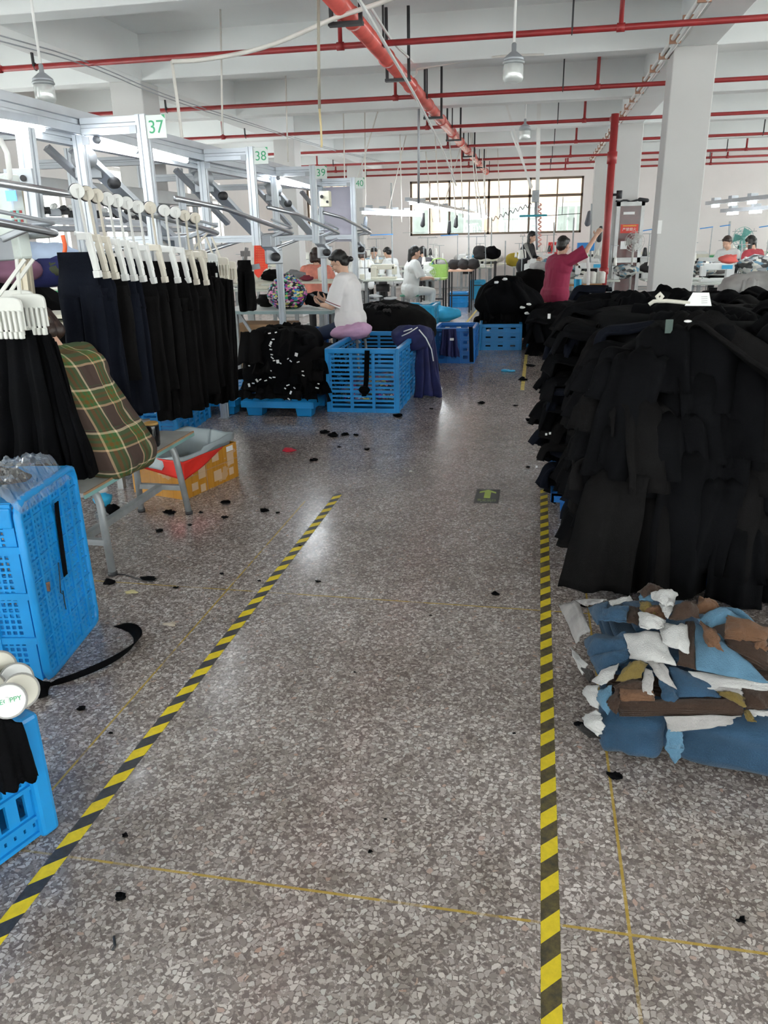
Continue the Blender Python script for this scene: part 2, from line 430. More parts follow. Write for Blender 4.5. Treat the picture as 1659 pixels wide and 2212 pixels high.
# ------------------------------------------------------------------ walls with window openings
def wall_mesh(axis, pos, th, a0, a1, z1, openings):
    """Wall along x or y with rectangular openings (u0,u1,z0,z1), one mesh."""
    mb = MB()
    def bx(u0, u1, za, zb):
        if u1 - u0 < 1e-4 or zb - za < 1e-4: return
        if axis == 'x': mb.box2((u0, pos, za), (u1, pos + th, zb))
        else: mb.box2((pos, u0, za), (pos + th, u1, zb))
    cur = a0
    for u0, u1, za, zb in sorted(openings):
        bx(cur, u0, 0, z1); bx(u0, u1, 0, za); bx(u0, u1, zb, z1); cur = u1
    bx(cur, a1, 0, z1)
    return mb
W1 = (-3.94, 1.19, 1.55, 3.10)
struct(wall_mesh('x', YB, .22, XL, XR, ZC, [W1, (-7.2, -5.6, 1.55, 3.10)]).build('wall_back', M_wall))
LW = [(-5.5, -3.2, 1.0, 3.1), (-2.4, -.1, 1.0, 3.1), (.7, 3.2, 1.0, 3.1), (4.6, 6.4, 1.35, 2.6), (7.3, 9.2, 1.35, 2.6), (10.2, 11.3, 1.42, 2.4), (11.95, 12.95, 1.42, 2.4), (14.2, 16.2, 1.42, 2.9), (18, 20, 1.42, 2.9)]  # the nearer openings, out of view, are added to let daylight in
struct(wall_mesh('y', XL - .22, .22, YF, YB, ZC, LW).build('wall_left', M_wall))
RW = [(YF + .6 + i * 4.4, YF + .6 + i * 4.4 + 3.8, .95, 3.2) for i in range(7)]  # unseen strip windows, made wide to strengthen the ambient daylight
struct(wall_mesh('y', XR, .22, YF, YB, ZC, RW).build('wall_right', M_wall))
FW = [(XL + .5 + i * 4.6, XL + .5 + i * 4.6 + 4.1, .9, 3.25) for i in range(4)]  # openings behind the camera, added wide for more ambient light
struct(wall_mesh('x', YF - .22, .22, XL, XR, ZC, FW).build('wall_front', M_wall))
wn = [0]
def window(axis, pos, op, bays, transom, fm):
    wn[0] += 1
    u0, u1, z0, z1 = op
    P = (lambda u, z, d=0: V((u, pos + d, z))) if axis == 'x' else (lambda u, z, d=0: V((pos + d, u, z)))
    r = bpy.data.objects.new('window_%d' % wn[0], None); COL.objects.link(r); r.location = P((u0 + u1) / 2, z0); r['kind'] = 'structure'
    mb = MB(); t = .06
    for a, b in (((u0, z0 + t / 2), (u1, z0 + t / 2)), ((u0, z1 - t / 2), (u1, z1 - t / 2))): mb.bar(P(*a), P(*b), t, t)
    for u in (u0 + t / 2, u1 - t / 2): mb.bar(P(u, z0), P(u, z1), t, t)
    if transom: mb.bar(P(u0, transom), P(u1, transom), t, t * 1.2)
    n = len(bays)
    for i, w in enumerate(bays): mb.bar(P(u0 + (u1 - u0) * w, z0), P(u0 + (u1 - u0) * w, z1), t * (1 if i % 2 else .6), t * (1 if i % 2 else .6))
    mb.build('window_frame', fm, r)
    MB().bar(P(u0 + .02, (z0 + z1) / 2, .01), P(u1 - .02, (z0 + z1) / 2, .01), .006, z1 - z0 - .04).build('pane', M_glass, r)
    sb = MB().bar(P(u0 - .05, z0 - .015, -.02), P(u1 + .05, z0 - .015, -.02), .2, .03).build('sill', M_wall, r)
    return r
window('x', YB + .1, W1, [.117, .235, .35, .465, .585, .70, .855], 2.60, M_bronze)
window('x', YB + .1, (-7.2, -5.6, 1.55, 3.10), [.25, .5, .75], 2.60, M_bronze)
M_wfw = mat('white_window_frame', (0.75, 0.74, 0.72), 0.5)
for op in LW: window('y', XL - .11, op, [.5], (op[2] + op[3]) / 2 if op[3] < 2.5 else 2.5, M_wfw)
for op in RW: window('y', XR + .11, op, [.25, .5, .75], 2.5, M_bronze)
for op in FW: window('x', YF - .11, op, [.25, .5, .75], 2.5, M_bronze)

# ------------------------------------------------------------------ the building across the yard
M_fac = mat('peach_facade', (0.40, 0.285, 0.205), 0.8, var=0.05, nscale=.6)
M_facw = mat('pale_facade_band', (0.36, 0.34, 0.31), 0.8, var=0.05)
M_facg = mat('green_facade_glass', (0.13, 0.16, 0.15), 0.3, var=0.15)
fr = root('neighbouring_building', (-1, 36, -3), 'peach coloured building seen across the yard through the rear window', 'building')
MB().box2((-16, 36, -3), (14, 37, 14)).build('facade_wall', M_fac, fr)
for i in range(11):
    x0 = -13.5 + i * 2.35
    wd = MB().box2((x0, 35.9, .4), (x0 + 1.7, 36.0, 2.75)).build('facade_window', M_facw, fr)
    MB().box2((x0 + .1, 35.88, .5), (x0 + .8, 35.93, 2.6)).box2((x0 + .9, 35.88, .5), (x0 + 1.6, 35.93, 2.6)).build('pane', M_facg, wd)
struct(MB().box2((-40, 25.6, -3.2), (40, 60, -3)).build('yard_ground', mat('yard_concrete', (.5, .48, .45), .9)))

# ------------------------------------------------------------------ light
wd = bpy.data.worlds.new('world'); scn.world = wd; wd.use_nodes = True
nt = wd.node_tree; bg = nt.nodes['Background']; bg.inputs['Color'].default_value = (0.975, 0.98, 1.0, 1); bg.inputs['Strength'].default_value = 5.0
struct(MB().box2((XL - 12, YB, ZC + .15), (XR + 12, YB + .22, 17)).build('wall_added_shade', M_wall))  # added unseen upper storeys, block sky light from the facade across the yard
scn.view_settings.view_transform = 'Standard'; scn.view_settings.look = 'None'
scn.view_settings.exposure = 1.08; scn.view_settings.gamma = 1.0
scn.cycles.use_denoising = True
scn.cycles.max_bounces = 8; scn.cycles.diffuse_bounces = 5; scn.cycles.transparent_max_bounces = 12
scn.cycles.sample_clamp_indirect = 6.0
# ------------------------------------------------------------------ hazard tape, floor sign
def tape_material(name, yc, dirt):
    m, nt, b = new_mat(name); L = nt.links
    tc = nt.nodes.new('ShaderNodeTexCoord'); sx = nt.nodes.new('ShaderNodeSeparateXYZ'); L.new(tc.outputs['Object'], sx.inputs[0])
    t = mth(nt, 'FRACT', mth(nt, 'DIVIDE', mth(nt, 'ADD', mth(nt, 'MULTIPLY_ADD', sx.outputs[0], -1.0, 50.0), sx.outputs[1]), 0.124))
    k = mth(nt, 'GREATER_THAN', t, 0.5)
    n = ntex(nt, coords(nt), 40, 5, .7)
    yel = ramp(nt, n, [(0.3, tuple(c * .8 for c in yc)), (0.6, yc)])
    blk = ramp(nt, n, [(0.3, (0.02, 0.02, 0.022)), (0.62, dirt)])
    L.new(mixc(nt, k, yel, blk), b.inputs['Base Color']); b.inputs['Roughness'].default_value = .45
    return m
tp = MB().box2((-1.217, .2, 0.0002), (-1.171, 4.56, .0012)).build('floor_tape', tape_material('hazard_tape', (0.84, 0.64, 0.014), (0.06, 0.06, 0.066)))
tag(tp, 'long yellow and black striped floor tape running along the left side of the aisle', 'floor tape', 'striped aisle tapes')
tp = MB().box2((.075, .2, 0.0002), (.120, 4.9, .0012)).build('floor_tape', tape_material('worn_hazard_tape', (0.70, 0.54, 0.02), (0.12, 0.095, 0.035)))
tag(tp, 'dirty yellow and black striped floor tape passing under the tall black trouser pile', 'floor tape', 'striped aisle tapes')
M_yline = mat('worn_yellow_paint', (0.55, 0.42, 0.10), .6, var=.35, nscale=14)
for (a, b, lab) in (((-.13, 8.2), (-.09, 11.0), 'short worn yellow line on the floor beside the mound topped blue crate'), ((-1.3, 13.2), (-1.26, 17.5), 'faint yellow line on the floor by the rear sewing tables')):
    tag(MB().box2((a[0], a[1], .0002), (b[0], b[1], .0012)).build('floor_line', M_yline), lab, 'floor line', 'worn yellow lines')
sg = root('floor_sign', (-.252, 4.64, 0), 'dark square floor sticker with a green upward arrow in the aisle', 'sign')
MB().box2((-.327, 4.50, .0002), (-.177, 4.775, .0015)).build('backing', mat('sticker_black', (0.045, 0.05, 0.052), .5, var=.15), sg)
M_lime = mat('lime_print', (0.42, 0.56, 0.09), .5)
arrow = [(-.020, -.085), (.020, -.085), (.020, .035), (.052, .012), (.052, .038), (0, .085), (-.052, .038), (-.052, .012), (-.020, .035)]
MB().prism([(x, y) for x, y in arrow], .0005, o=(-.252, 4.678, .0016)).build('arrow', M_lime, sg)
text_mesh('安全出口', .028, 'lettering', mat('faded_lime_print', (0.28, 0.36, 0.13), .5), sg, basis((-.252, 4.553, .0016), (1.05, 0, 0), (0, 1.5, 0), (0, 0, 1)), .0003)
text_mesh('EXIT', .024, 'lettering', mat('faded_grey_print', (0.30, 0.33, 0.25), .5), sg, basis((-.252, 4.520, .0016), (1.6, 0, 0), (0, 1, 0), (0, 0, 1)), .0003)

# ------------------------------------------------------------------ sprinkler pipes
ZP = 3.25
PY = [5.1, 8.12, 11.12, 14.2, 17.3, 20.4, 22.3, 24.35]
WHERE = ['nearest the camera above the aisle', 'crossing in front of the first full beam', 'passing behind the first pair of columns', 'passing the vertical red standpipe', 'between the second and third rows of columns', 'just before the third row of columns', 'second from the rear wall', 'closest to the rear window']
for i, y in enumerate(PY):
    r = root('sprinkler_pipe', (0, y, ZP), 'thin red overhead branch pipe ' + WHERE[i], 'pipe', 'red branch pipes')
    x0 = -7.7 if i != 2 else -6.4
    MB().cyl((x0, y, ZP), (10.8, y, ZP), .027, n=10).build('pipe_run', M_red, r, True)
    xs = [-5.55, -1.93 if i else -1.9, .62, 4.5, 8.0]
    for k, x in enumerate(xs):
        MB().cyl((x, y, ZP), (x, y, ZC), .021, n=8).cyl((x - .035, y, ZP), (x + .035, y, ZP), .036, n=10).build('riser', M_red, r, True)
        hx = x + (.42 if k < 2 else -.42)
        MB().bar((hx, y - .03, ZP), (hx, y - .03, ZC), .016, .03).tube([(hx, y + .034 * math.sin(a), ZP + .034 * math.cos(a)) for a in [2 * PI * q / 12 for q in range(12)]], .005, 5, True).build('hanger_rod', M_black, r)
    MB().box2((hx - 3.1, y - .02, ZC - .05), (hx - 3.04, y + .02, ZC)).build('ceiling_anchor', M_black, r)
XM = -1.6
r = root('sprinkler_main', (XM, 3, ZP), 'thick red main pipe running the length of the ceiling over the aisle', 'pipe')
MB().cyl((XM, 3.0, ZP), (XM, 24.5, ZP), .075, n=20).build('pipe_run', M_redbig, r, True)
for y in [5.6 + 1.55 * i for i in range(13)]: MB().cyl((XM, y, ZP), (XM, y + .07, ZP), .086, n=20).build('coupling', M_redbig, r, True)
for y in (6.95, 9.4, 12.4, 15.3, 18.5, 21.6):
    MB().bar((XM - .12, y, ZP - .1), (XM - .12, y, ZC), .03, .03).bar((XM + .12, y, ZP - .1), (XM + .12, y, ZC), .03, .03).box2((XM - .14, y - .035, ZP - .105), (XM + .14, y + .035, ZP - .078)).build('trapeze_hanger', M_black, r)
r = root('standpipe', (1.05, 13.6, 0), 'vertical red standpipe in front of the second column', 'pipe')
MB().cyl((1.05, 13.6, 0), (1.05, 13.6, 3.25), .058, n=16).build('pipe_run', M_red, r, True)
for za, zb in ((2.55, 2.72), (.9, 1.0)): MB().cyl((1.05, 13.6, za), (1.05, 13.6, zb), .075, n=16).build('coupling', M_red, r, True)
MB().cyl((1.05, 13.6, 3.2), (1.05, 14.2, 3.25), .045, n=12).build('elbow', M_red, r, True)
MB().cyl((1.05, 13.6, 2.1), (1.22, 13.6, 2.1), .02).cyl((1.2, 13.6, 2.04), (1.2, 13.6, 2.16), .045).build('valve', M_black, r, True)

# ------------------------------------------------------------------ pendant jar lamps
M_jar = glassy('jar_glass', (.93, .95, .94), .16, .35, .08)
M_bulb = mat('frosted_bulb', (.86, .87, .85), .35)
def jar_lamp(p, s, lab):
    r = root('pendant_lamp', p, lab, 'lamp', 'glass jar pendant lamps')
    x, y, z = p
    MB().cyl((x, y, z + .29 * s), (x, y, ZC), .012 * s, n=8).build('conduit', M_whitep, r, True)
    MB().lathe([(.012 * s, .30 * s), (.02 * s, .29 * s), (.02 * s, .235 * s), (.035 * s, .225 * s), (.085 * s, .185 * s), (.088 * s, .165 * s)], p, 20).build('socket_cap', M_alud, r, True)
    MB().lathe([(.082 * s, .17 * s), (.094 * s, .155 * s), (.094 * s, .145 * s), (.082 * s, .135 * s)], p, 20).build('collar', M_steel, r, True)
    MB().lathe([(.078 * s, .165 * s), (.086 * s, .11 * s), (.088 * s, .03 * s), (.078 * s, .006 * s), (.05 * s, 0)], p, 20).build('jar_shade', M_jar, r, True)
    MB().lathe([(.02 * s, .15 * s), (.03 * s, .125 * s), (.052 * s, .09 * s), (.05 * s, .05 * s), (.025 * s, .025 * s), (.004, .02 * s)], p, 16).build('bulb', M_bulb, r, True)
p = at(1108, 178, 7.6); jar_lamp(p, 1.0, 'glass jar pendant lamp hanging right of the red main pipe in the near bay')
p = at(100, 222, 5.9); jar_lamp(p, .86, 'glass jar pendant lamp hanging above the aluminium frame on the left')
p = at(1133, 303, 13.4); jar_lamp(p, 1.0, 'small looking far glass jar pendant lamp before the rear window')

# ------------------------------------------------------------------ conduits, cables and drops
def cable(name, pts, r, m, lab, cat='cable', group=None, n=8, smooth=4):
    P = [V(p) for p in pts]
    for _ in range(2 if smooth else 0):
        Q = [P[0]]
        for a, b in zip(P, P[1:]): Q += [a.lerp(b, .25), a.lerp(b, .75)]
        P = Q + [P[-1]]
    return tag(MB().tube(P, r, n).build(name, m, None, True), lab, cat, group)
cable('air_hose', [at(372, 133, 6.9), at(440, 130, 6.9), at(560, 108, 6.9), at(650, 72, 6.85), at(728, 36, 6.8), at(800, 14, 6.7), at(860, -8, 6.6)], .018, M_hose, 'white hose sagging from the red main pipe to the left', 'hose')
cable('drop_pipe', [at(371, 131, 6.93), at(382, 210, 6.93), at(393, 296, 6.95), at(396, 330, 6.98)], .014, M_hose, 'thin white drop pipe below the end of the sagging hose', 'pipe', smooth=0)
cable('air_hose', [at(770, -10, 6.2), at(800, 40, 6.6), at(840, 110, 7.6), at(885, 185, 8.8), at(920, 250, 10.2), at(960, 330, 12.5), at(985, 400, 14.5)], .014, M_whitep, 'white hose hanging down along the red main pipe', 'hose')
cable('air_hose', [at(800, 15, 7.1), at(850, 95, 8.4), at(888, 128, 9.6), at(905, 155, 10.2), at(885, 172, 10.1), at(860, 165, 9.6)], .012, M_whitep, 'white hose looped around the red main pipe', 'hose')
cable('cable', [at(900, 150, 10.0), at(1000, 132, 9.8), at(1090, 120, 9.7), at(1175, 118, 9.62)], .012, M_hose, 'pale cable strung along the beam to the near pendant lamp')
for k, (q, lab) in enumerate((((0, 74), 'upper thin grey wire slanting across the left girder'), ((0, 86), 'lower thin grey wire slanting across the left girder'))):
    cable('wire', [at(-10, q[1], 6.5), at(180, 128 + k * 8, 8), at(360, 208 + k * 7, 10), at(560, 272 + k * 4, 13), at(700, 318 + k * 3, 16.5), at(840, 352 + k * 2, 22)], .006, M_alud, lab, 'wire', 'thin grey wires')
cable('chain', [at(688, -20, 6.0), at(688, 90, 6.0), at(690, 235, 6.0)], .011, mat('rusty_chain', (.36, .33, .27), .6, .3), 'dull metal chain hanging from the ceiling above the frames', 'chain', smooth=0)
cable('cord', [at(690, 235, 6.0), at(693, 270, 6.0), at(695, 312, 6.0), at(694, 318, 6.0)], .008, mat('yellow_cord', (.68, .55, .30), .6), 'short yellow cord tied to the end of the chain', 'cord', smooth=0)
# white electrical trunking under the right girder
r = root('cable_conduit', (1.22, 4, 3.32), 'pair of white conduits with clips running along the right girder', 'conduit')
for dx in (0, .05): MB().cyl((1.22 + dx, 3.0, 3.36 - dx * .5), (1.22 + dx, 23.5, 3.36 - dx * .5), .021, n=8).build('conduit_run', M_whitep, r, True)
M_cc = mat('copper_clip', (.45, .25, .17), .5, .3)
for i in range(26): MB().box2((1.19, 4 + i * .75, 3.315), (1.30, 4.03 + i * .75, 3.395)).build('pipe_clip', M_cc, r)
# thin drops over the sewing rows
k = 0
for (x, y0, x2, y2, Y) in ((905, 100, 904, 440, 13), (742, 250, 745, 430, 15), (788, 250, 790, 470, 15.5), (862, 200, 868, 480, 16), (935, 205, 950, 480, 16.5), (962, 200, 985, 470, 17), (990, 205, 1000, 470, 18), (1015, 250, 1040, 470, 19), (1035, 230, 1050, 465, 20), (812, 255, 760, 430, 14.5), (880, 280, 840, 450, 17), (1000, 300, 960, 440, 18.5), (1050, 330, 1045, 440, 21), (478, 130, 481, 290, 9), (617, 160, 622, 350, 11.5), (1020, 330, 1032, 460, 17.5), (1075, 320, 1080, 470, 21.5), (920, 330, 935, 480, 19.5)):
    a = at(x, y0, Y); b = at(x2, y2, Y); a = b + (a - b) * ((ZC - b.z) / (a.z - b.z)) if a.z < ZC else a
    if a.z > ZC: a = b + (a - b) * ((ZC - b.z) / (a.z - b.z))
    tag(MB().cyl(a, b, .011 if k else .02, n=6).build('drop_pole', M_alud if k == 0 else M_hose, None, True), 'dark grey drop pole from the ceiling to the hanging light track' if k == 0 else 'thin white drop pole hanging from the ceiling over the sewing rows', 'drop pole', 'ceiling drop poles'); k += 1
# paired square trunking down to the junction box in the aisle
for (x, y0, x2, y2, Y, w, lab) in ((1166, 130, 1160, 470, 15.5, .07, 'thick white vertical trunk dropping to the grey junction box'), (1068, 138, 1147, 408, 14.5, .035, 'slanted white brace meeting the vertical trunk at the junction box'), (1080, 225, 1150, 405, 16.2, .03, 'thinner slanted brace behind the white vertical trunk')):
    a = at(x, y0, Y); b = at(x2, y2, Y); a = b + (a - b) * ((ZC - b.z) / (a.z - b.z))
    tag(MB().bar(a, b, w, w).build('cable_duct', M_whitep), lab, 'cable duct', 'white cable ducts')
jb = root('junction_box', at(1157, 432, 15.4), 'grey junction box hanging at the foot of the white trunk', 'box')
MB().box(at(1157, 424, 15.4), (.13, .1, .2)).build('housing', M_alud, jb, bevel=.008)
MB().box(at(1157, 424, 15.4) + V((0, -.055, 0)), (.09, .012, .14)).build('cover', M_steel, jb)
MB().cyl(at(1157, 436, 15.4), at(1160, 540, 15.4), .02, n=8).build('pole', M_alud, jb, True)
tag(MB().tube([at(1166 + 3.2 * math.sin(i * .9), 440 + i * 1.35, 15.3 + .02 * math.cos(i * .9)) for i in range(70)], .012, 6).build('coiled_hose', mat('pink_coil', (.72, .36, .32), .5), None, True), 'pink and white coiled hose hanging below the junction box', 'hose')
tag(MB().tube([at(1063 + 1.35 * i, 474 - i * .52 + 4 * math.sin(i * .8), 18 - .02 * i) for i in range(64)], .008, 5).build('coiled_hose', M_black, None, True), 'black coiled hose stretched across the rear window', 'hose')
# ------------------------------------------------------------------ hanging-conveyor frames on the left
XI, XO = -2.78, -2.355
M_green = mat('green_print', (0.05, 0.38, 0.17), .5)
M_signw = mat('sign_white', (0.72, 0.78, 0.74), .5, var=.03)
mb = MB()
bm_ = root('main_beam', (XI, 1.0, 2.1), 'long slotted aluminium beam carrying the numbered frames', 'beam')
MB().profile((XI, 1.0, 2.235), (XI, 10.5, 2.235), .06, .13).build('upper_rail', M_alu, bm_)
MB().profile((XI - .06, 1.0, 2.14), (XI - .06, 10.5, 2.14), .06, .06).build('lower_rail', M_alu, bm_)
for k, (num, Y) in enumerate((('37', 4.75), ('38', 6.6), ('39', 8.47), ('40', 10.33))):
    r = root('conveyor_frame', (XI, Y, 0), 'slotted aluminium conveyor frame with the green %s number plate' % num, 'frame', 'numbered conveyor frames')
    MB().profile((XI, Y, 0), (XI, Y, 2.165), .062, .062, up=V((0, 1, 0))).build('post', M_alu, r)
    MB().profile((XI + .031, Y, 2.21), (XO - .031, Y, 2.21), .05, .09).build('top_arm', M_alu, r)
    MB().profile((XO, Y, 1.5 if k < 3 else .75), (XO, Y, 2.26), .062, .062, up=V((0, 1, 0))).build('hanging_post', M_alu, r)
    MB().profile((XI + .031, Y, 1.555), (XO - .031, Y, 1.555), .05, .055).build('lower_arm', M_alu, r)
    for xx, zz in ((XI + .06, 2.13), (XO - .05, 2.18)): MB().box((xx, Y - .034, zz), (.045, .008, .045)).build('bracket', M_alud, r)
    MB().box2((XI - .05, Y - .05, 0), (XI + .05, Y + .05, .008)).build('foot_plate', M_steel, r)
    sp = MB().box((XO + .094, Y - .02, 2.19), (.125, .006, .125)).build('number_plate', M_signw, r, bevel=.002)
    text_mesh(num, .10, 'number', M_green, sp, basis((XO + .094, Y - .024, 2.185), (1, 0, 0), (0, 0, 1), (0, -1, 0)), .0006)
    MB().prism([(0, 0), (.022, 0), (.022, -.022)], .001, M=Matrix(((1, 0, 0), (0, 0, -1), (0, 1, 0))), o=(XO + .134, Y - .024, 2.252)).build('corner_mark', M_green, sp)
    # lifting arm with its pulley housing and motor
    ar = root('lifting_arm', (XI - .02, Y + .12, 1.45), 'slanted aluminium lifting arm inside the %s frame' % num, 'lifting arm', 'slanted lifting arms')
    a0 = V((XI - .12, Y + .12, 2.12)); a1 = V((XI + .33, Y + .75, 1.42))
    MB().bar(a0, a1, .035, .11, up=V((1, -.6, .4))).build('arm', M_alu, ar, bevel=.004)
    MB().bar(a0 + V((-.16, -.04, 0)), a0.lerp(a1, .62) + V((-.16, -.04, 0)), .03, .05, up=V((1, -.6, .4))).build('brace', M_alud, ar)
    MB().box(a0.lerp(a1, .25) + V((-.09, -.05, .03)), (.16, .09, .07), rz=.4).build('clamp_block', M_alud, ar, bevel=.006)
    MB().cyl(a0.lerp(a1, .3) + V((.03, -.06, 0)), a0.lerp(a1, .3) + V((.07, -.09, 0)), .035, n=14).build('pulley', M_black, ar, True)
    MB().cyl(a0.lerp(a1, .08) + V((.0, -.05, -.02)), a0.lerp(a1, .08) + V((.1, -.13, -.02)), .06, n=16).build('roller', M_alud, ar, True)
    mo = MB().box(a1 + V((-.02, .02, -.03)), (.15, .13, .13), rz=.5).build('motor_housing', M_alud, ar, bevel=.01)
    MB().cyl(a1 + V((.02, -.07, -.03)), a1 + V((.05, -.11, -.03)), .04, n=14).build('motor_cap', M_black, mo, True)
    if k == 0:
        pass
# lamps under the beam
def batten(p0, p1, lab, group='tube lights under the conveyor beam'):
    p0, p1 = V(p0), V(p1)
    r = root('tube_light', (p0 + p1) / 2, lab, 'light', group)
    MB().bar(p0 + V((0, 0, .035)), p1 + V((0, 0, .035)), .055, .04).build('light_body', M_alu, r)
    MB().cyl(p0, p1, .018, n=10).build('tube', M_tube, r, True)
    d = (p1 - p0).normalized() * .03
    MB().cyl(p0 - d, p0, .021, n=10).cyl(p1, p1 + d, .021, n=10).build('end_cap', M_alud, r, True)
    return r
for (a, b, Y0, Y1, lab) in (((-40, 259), (97, 280), 3.5, 4.5, 'lit tube light at the edge left of the pendant lamp'), ((212, 303), (292, 324), 5.2, 5.95, 'lit tube light left of the hanging post of frame 37'), ((322, 326), (402, 347), 6.05, 6.95, 'lit tube light right of the hanging post of frame 37'), ((602, 385), (670, 404), 8.75, 10.3, 'lit tube light beside frame 39')):
    pa, pb = (atx(*a, -2.70), atx(*b, -2.70)) if a[0] > 0 else (at(*a, Y0), at(*b, Y1))
    batten(pa, pb, lab)

# second line behind: deep white box beam, conveyor bed and its rails
r = root('box_beam', (-4.3, 2.5, 1.98), 'deep pale box beam running behind the numbered frames', 'beam')
MB().box2((-4.42, 2.0, 1.96), (-4.28, 10.4, 2.10)).build('beam_body', mat('pale_grey_paint', (.62, .63, .63), .5, var=.05), r, bevel=.006)
MB().profile((-4.3, 2.0, 2.45), (-4.3, 10.6, 2.45), .06, .1).build('upper_rail', M_alu, r)
MB().profile((-4.25, 2.0, 1.74), (-4.25, 10.4, 1.74), .04, .06).build('conveyor_edge', M_alu, r)
MB().box2((-4.75, 2.0, 1.66), (-4.3, 10.4, 1.70)).build('conveyor_bed', M_alud, r)
for y in (3.6, 4.9, 6.2, 7.5, 8.8, 10.2):
    MB().profile((-4.45, y, 0), (-4.45, y, 2.45), .06, .06, up=V((0, 1, 0))).build('post', M_alud, r)
R3 = random.Random(3)
for i in range(46):
    y = 3.3 + i * .148; z = 1.79 + R3.uniform(0, .05)
    q = root('carrier_hook', (-4.45, y, z), 'dark conveyor carrier riding on the bed behind the frames', 'carrier', 'dark carriers on the rear conveyor')
    MB().box((-4.45, y, z), (R3.uniform(.06, .14), .07, R3.uniform(.04, .09)), R3.uniform(0, 1)).build('block', (M_black, M_alud, M_black)[i % 3], q, bevel=.004)
    MB().cyl((-4.36, y - .02, z + .03), (-4.36, y + .03, z + .04), .024, n=10).build('wheel', (M_whitep, M_black)[i % 2], q, True)
# cross members tying the two beams together
for y, lab in ((4.72, '37'), (6.57, '38'), (8.44, '39'), (10.3, '40')):
    tag(MB().profile((-4.25, y, 2.19), (XI - .05, y, 2.19), .05, .07).build('cross_member', M_alud), 'aluminium cross member tying frame %s to the rear beam' % lab, 'beam', 'aluminium cross members')
for (y, lab) in ((3.8, 'left of frame 37'), (5.65, 'between frames 37 and 38'), (7.5, 'between frames 38 and 39')):
    tag(MB().profile((-3.4, y, 1.1), (-3.4, y, 2.2), .055, .055, up=V((0, 1, 0))).build('upright', M_alu), 'short aluminium upright behind the hanging rails ' + lab, 'upright', 'short aluminium uprights')
    q = root('drive_unit', (-3.4, y, 1.05), 'grey drive unit hung under the aluminium upright ' + lab, 'drive unit', 'grey drive units')
    MB().box((-3.4, y, 1.0), (.14, .16, .2)).build('housing', M_alud, q, bevel=.012)
    MB().cyl((-3.33, y, 1.0), (-3.27, y, 1.0), .05, n=14).build('cap', M_black, q, True)
    MB().bar((-3.35, y, 1.2), (-2.7, y + .1, 1.3), .05, .05).build('support_arm', M_alud, q)

# ------------------------------------------------------------------ curved hanger rails
M_chrome = mat('rail_steel', (.55, .57, .60), .28, .9, var=.06)
def rail(ye, lab, y0=None, ret=1.5):
    y0 = ye - 2.55 if y0 is None else y0
    X = -2.25; W = .17
    pts = [V((X, y0, 1.80)), V((X, y0 + .8, 1.765)), V((X, ye - .7, 1.66)), V((X, ye - .18, 1.605))]
    for i in range(1, 10):
        a = PI * i / 10
        pts.append(V((X - W + W * math.cos(a), ye - .16 + .18 * math.sin(a), 1.60 - .02 * i / 10)))
    pts += [V((X - 2 * W, ye - .2, 1.575)), V((X - 2 * W, ye - .7, 1.53)), V((X - 2 * W - .02, ye - ret, 1.45))]
    r = root('hanger_rail', (X, ye, 1.5), lab, 'rail', 'curved hanger rails')
    MB().tube(pts, .0175, 10).build('rail_tube', M_chrome, r, True)
    MB().tube([p + V((.0, 0, .045)) for p in pts[2:11]], .009, 8).build('guide_wire', M_alud, r, True)
    MB().box((X - W, ye - .32, 1.53), (.09, .12, .1)).bar((X - W, ye - .32, 1.56), (X, ye - .3, 1.62), .03, .03).bar((X - W, ye - .32, 1.56), (X - 2 * W, ye - .3, 1.57), .03, .03).build('rail_bracket', M_alud, r, bevel=.006)
    return r
rail(3.62, 'curved steel hanger rail at the edge beside the control box', 1.6)
rail(5.62, 'curved steel hanger rail carrying the white wheels and black trousers')
rail(7.42, 'curved steel hanger rail passing in front of frame 38')
rail(9.2, 'curved steel hanger rail passing in front of frame 39')
rail(11.0, 'farthest curved steel hanger rail near frame 40')

# control box at the edge
cb = root('control_box', at(18, 545, 3.55), 'pale control box with a small blue screen beside the left frame', 'control box')
p = at(8, 470, 3.55)
MB().box(p + V((-.04, 0, 0)), (.26, .10, .38)).build('housing', M_signw, cb, bevel=.012)
q = at(24, 423, 3.49)
MB().box(q, (.05, .008, .045)).build('screen', emit('blue_screen', (.08, .25, .95), 1.6), cb)
for i in range(4):
    for j in range(4):
        MB().box(q + V((-.012 + j * .016, 0, -.07 - i * .02)), (.011, .006, .012)).build('key', mat('key_a', (.2, .5, .45), .5) if (i + j) % 2 == 0 else M_red, cb)
MB().tube([at(0, 300, 3.4), at(15, 330, 3.4), at(22, 380, 3.4), at(20, 395, 3.45)], .012, 8).build('cable', M_whitep, cb, True)
mb = MB().profile(at(60, 640, 3.7), at(30, 395, 3.7), .055, .055, up=V((0, 1, 0)))
tag(mb.build('support_post', mat('yellowed_aluminium', (.62, .56, .44), .5, .3)), 'yellowed post standing behind the comb hangers', 'post')
sp_ = root('support_post', at(76, 470, 3.9), 'aluminium post above the control box screen', 'post')
MB().profile(at(76, 470, 3.9), at(53, 275, 3.9), .075, .06, up=V((0, 1, 0))).build('post_profile', M_alu, sp_)
r = sp_
MB().box(at(42, 385, 3.86), (.16, .02, .09)).build('bracket_plate', M_alud, r, bevel=.004)
MB().cyl(at(50, 385, 3.848), at(50, 385, 3.838), .016, n=12).build('plate_hole', M_black, r)
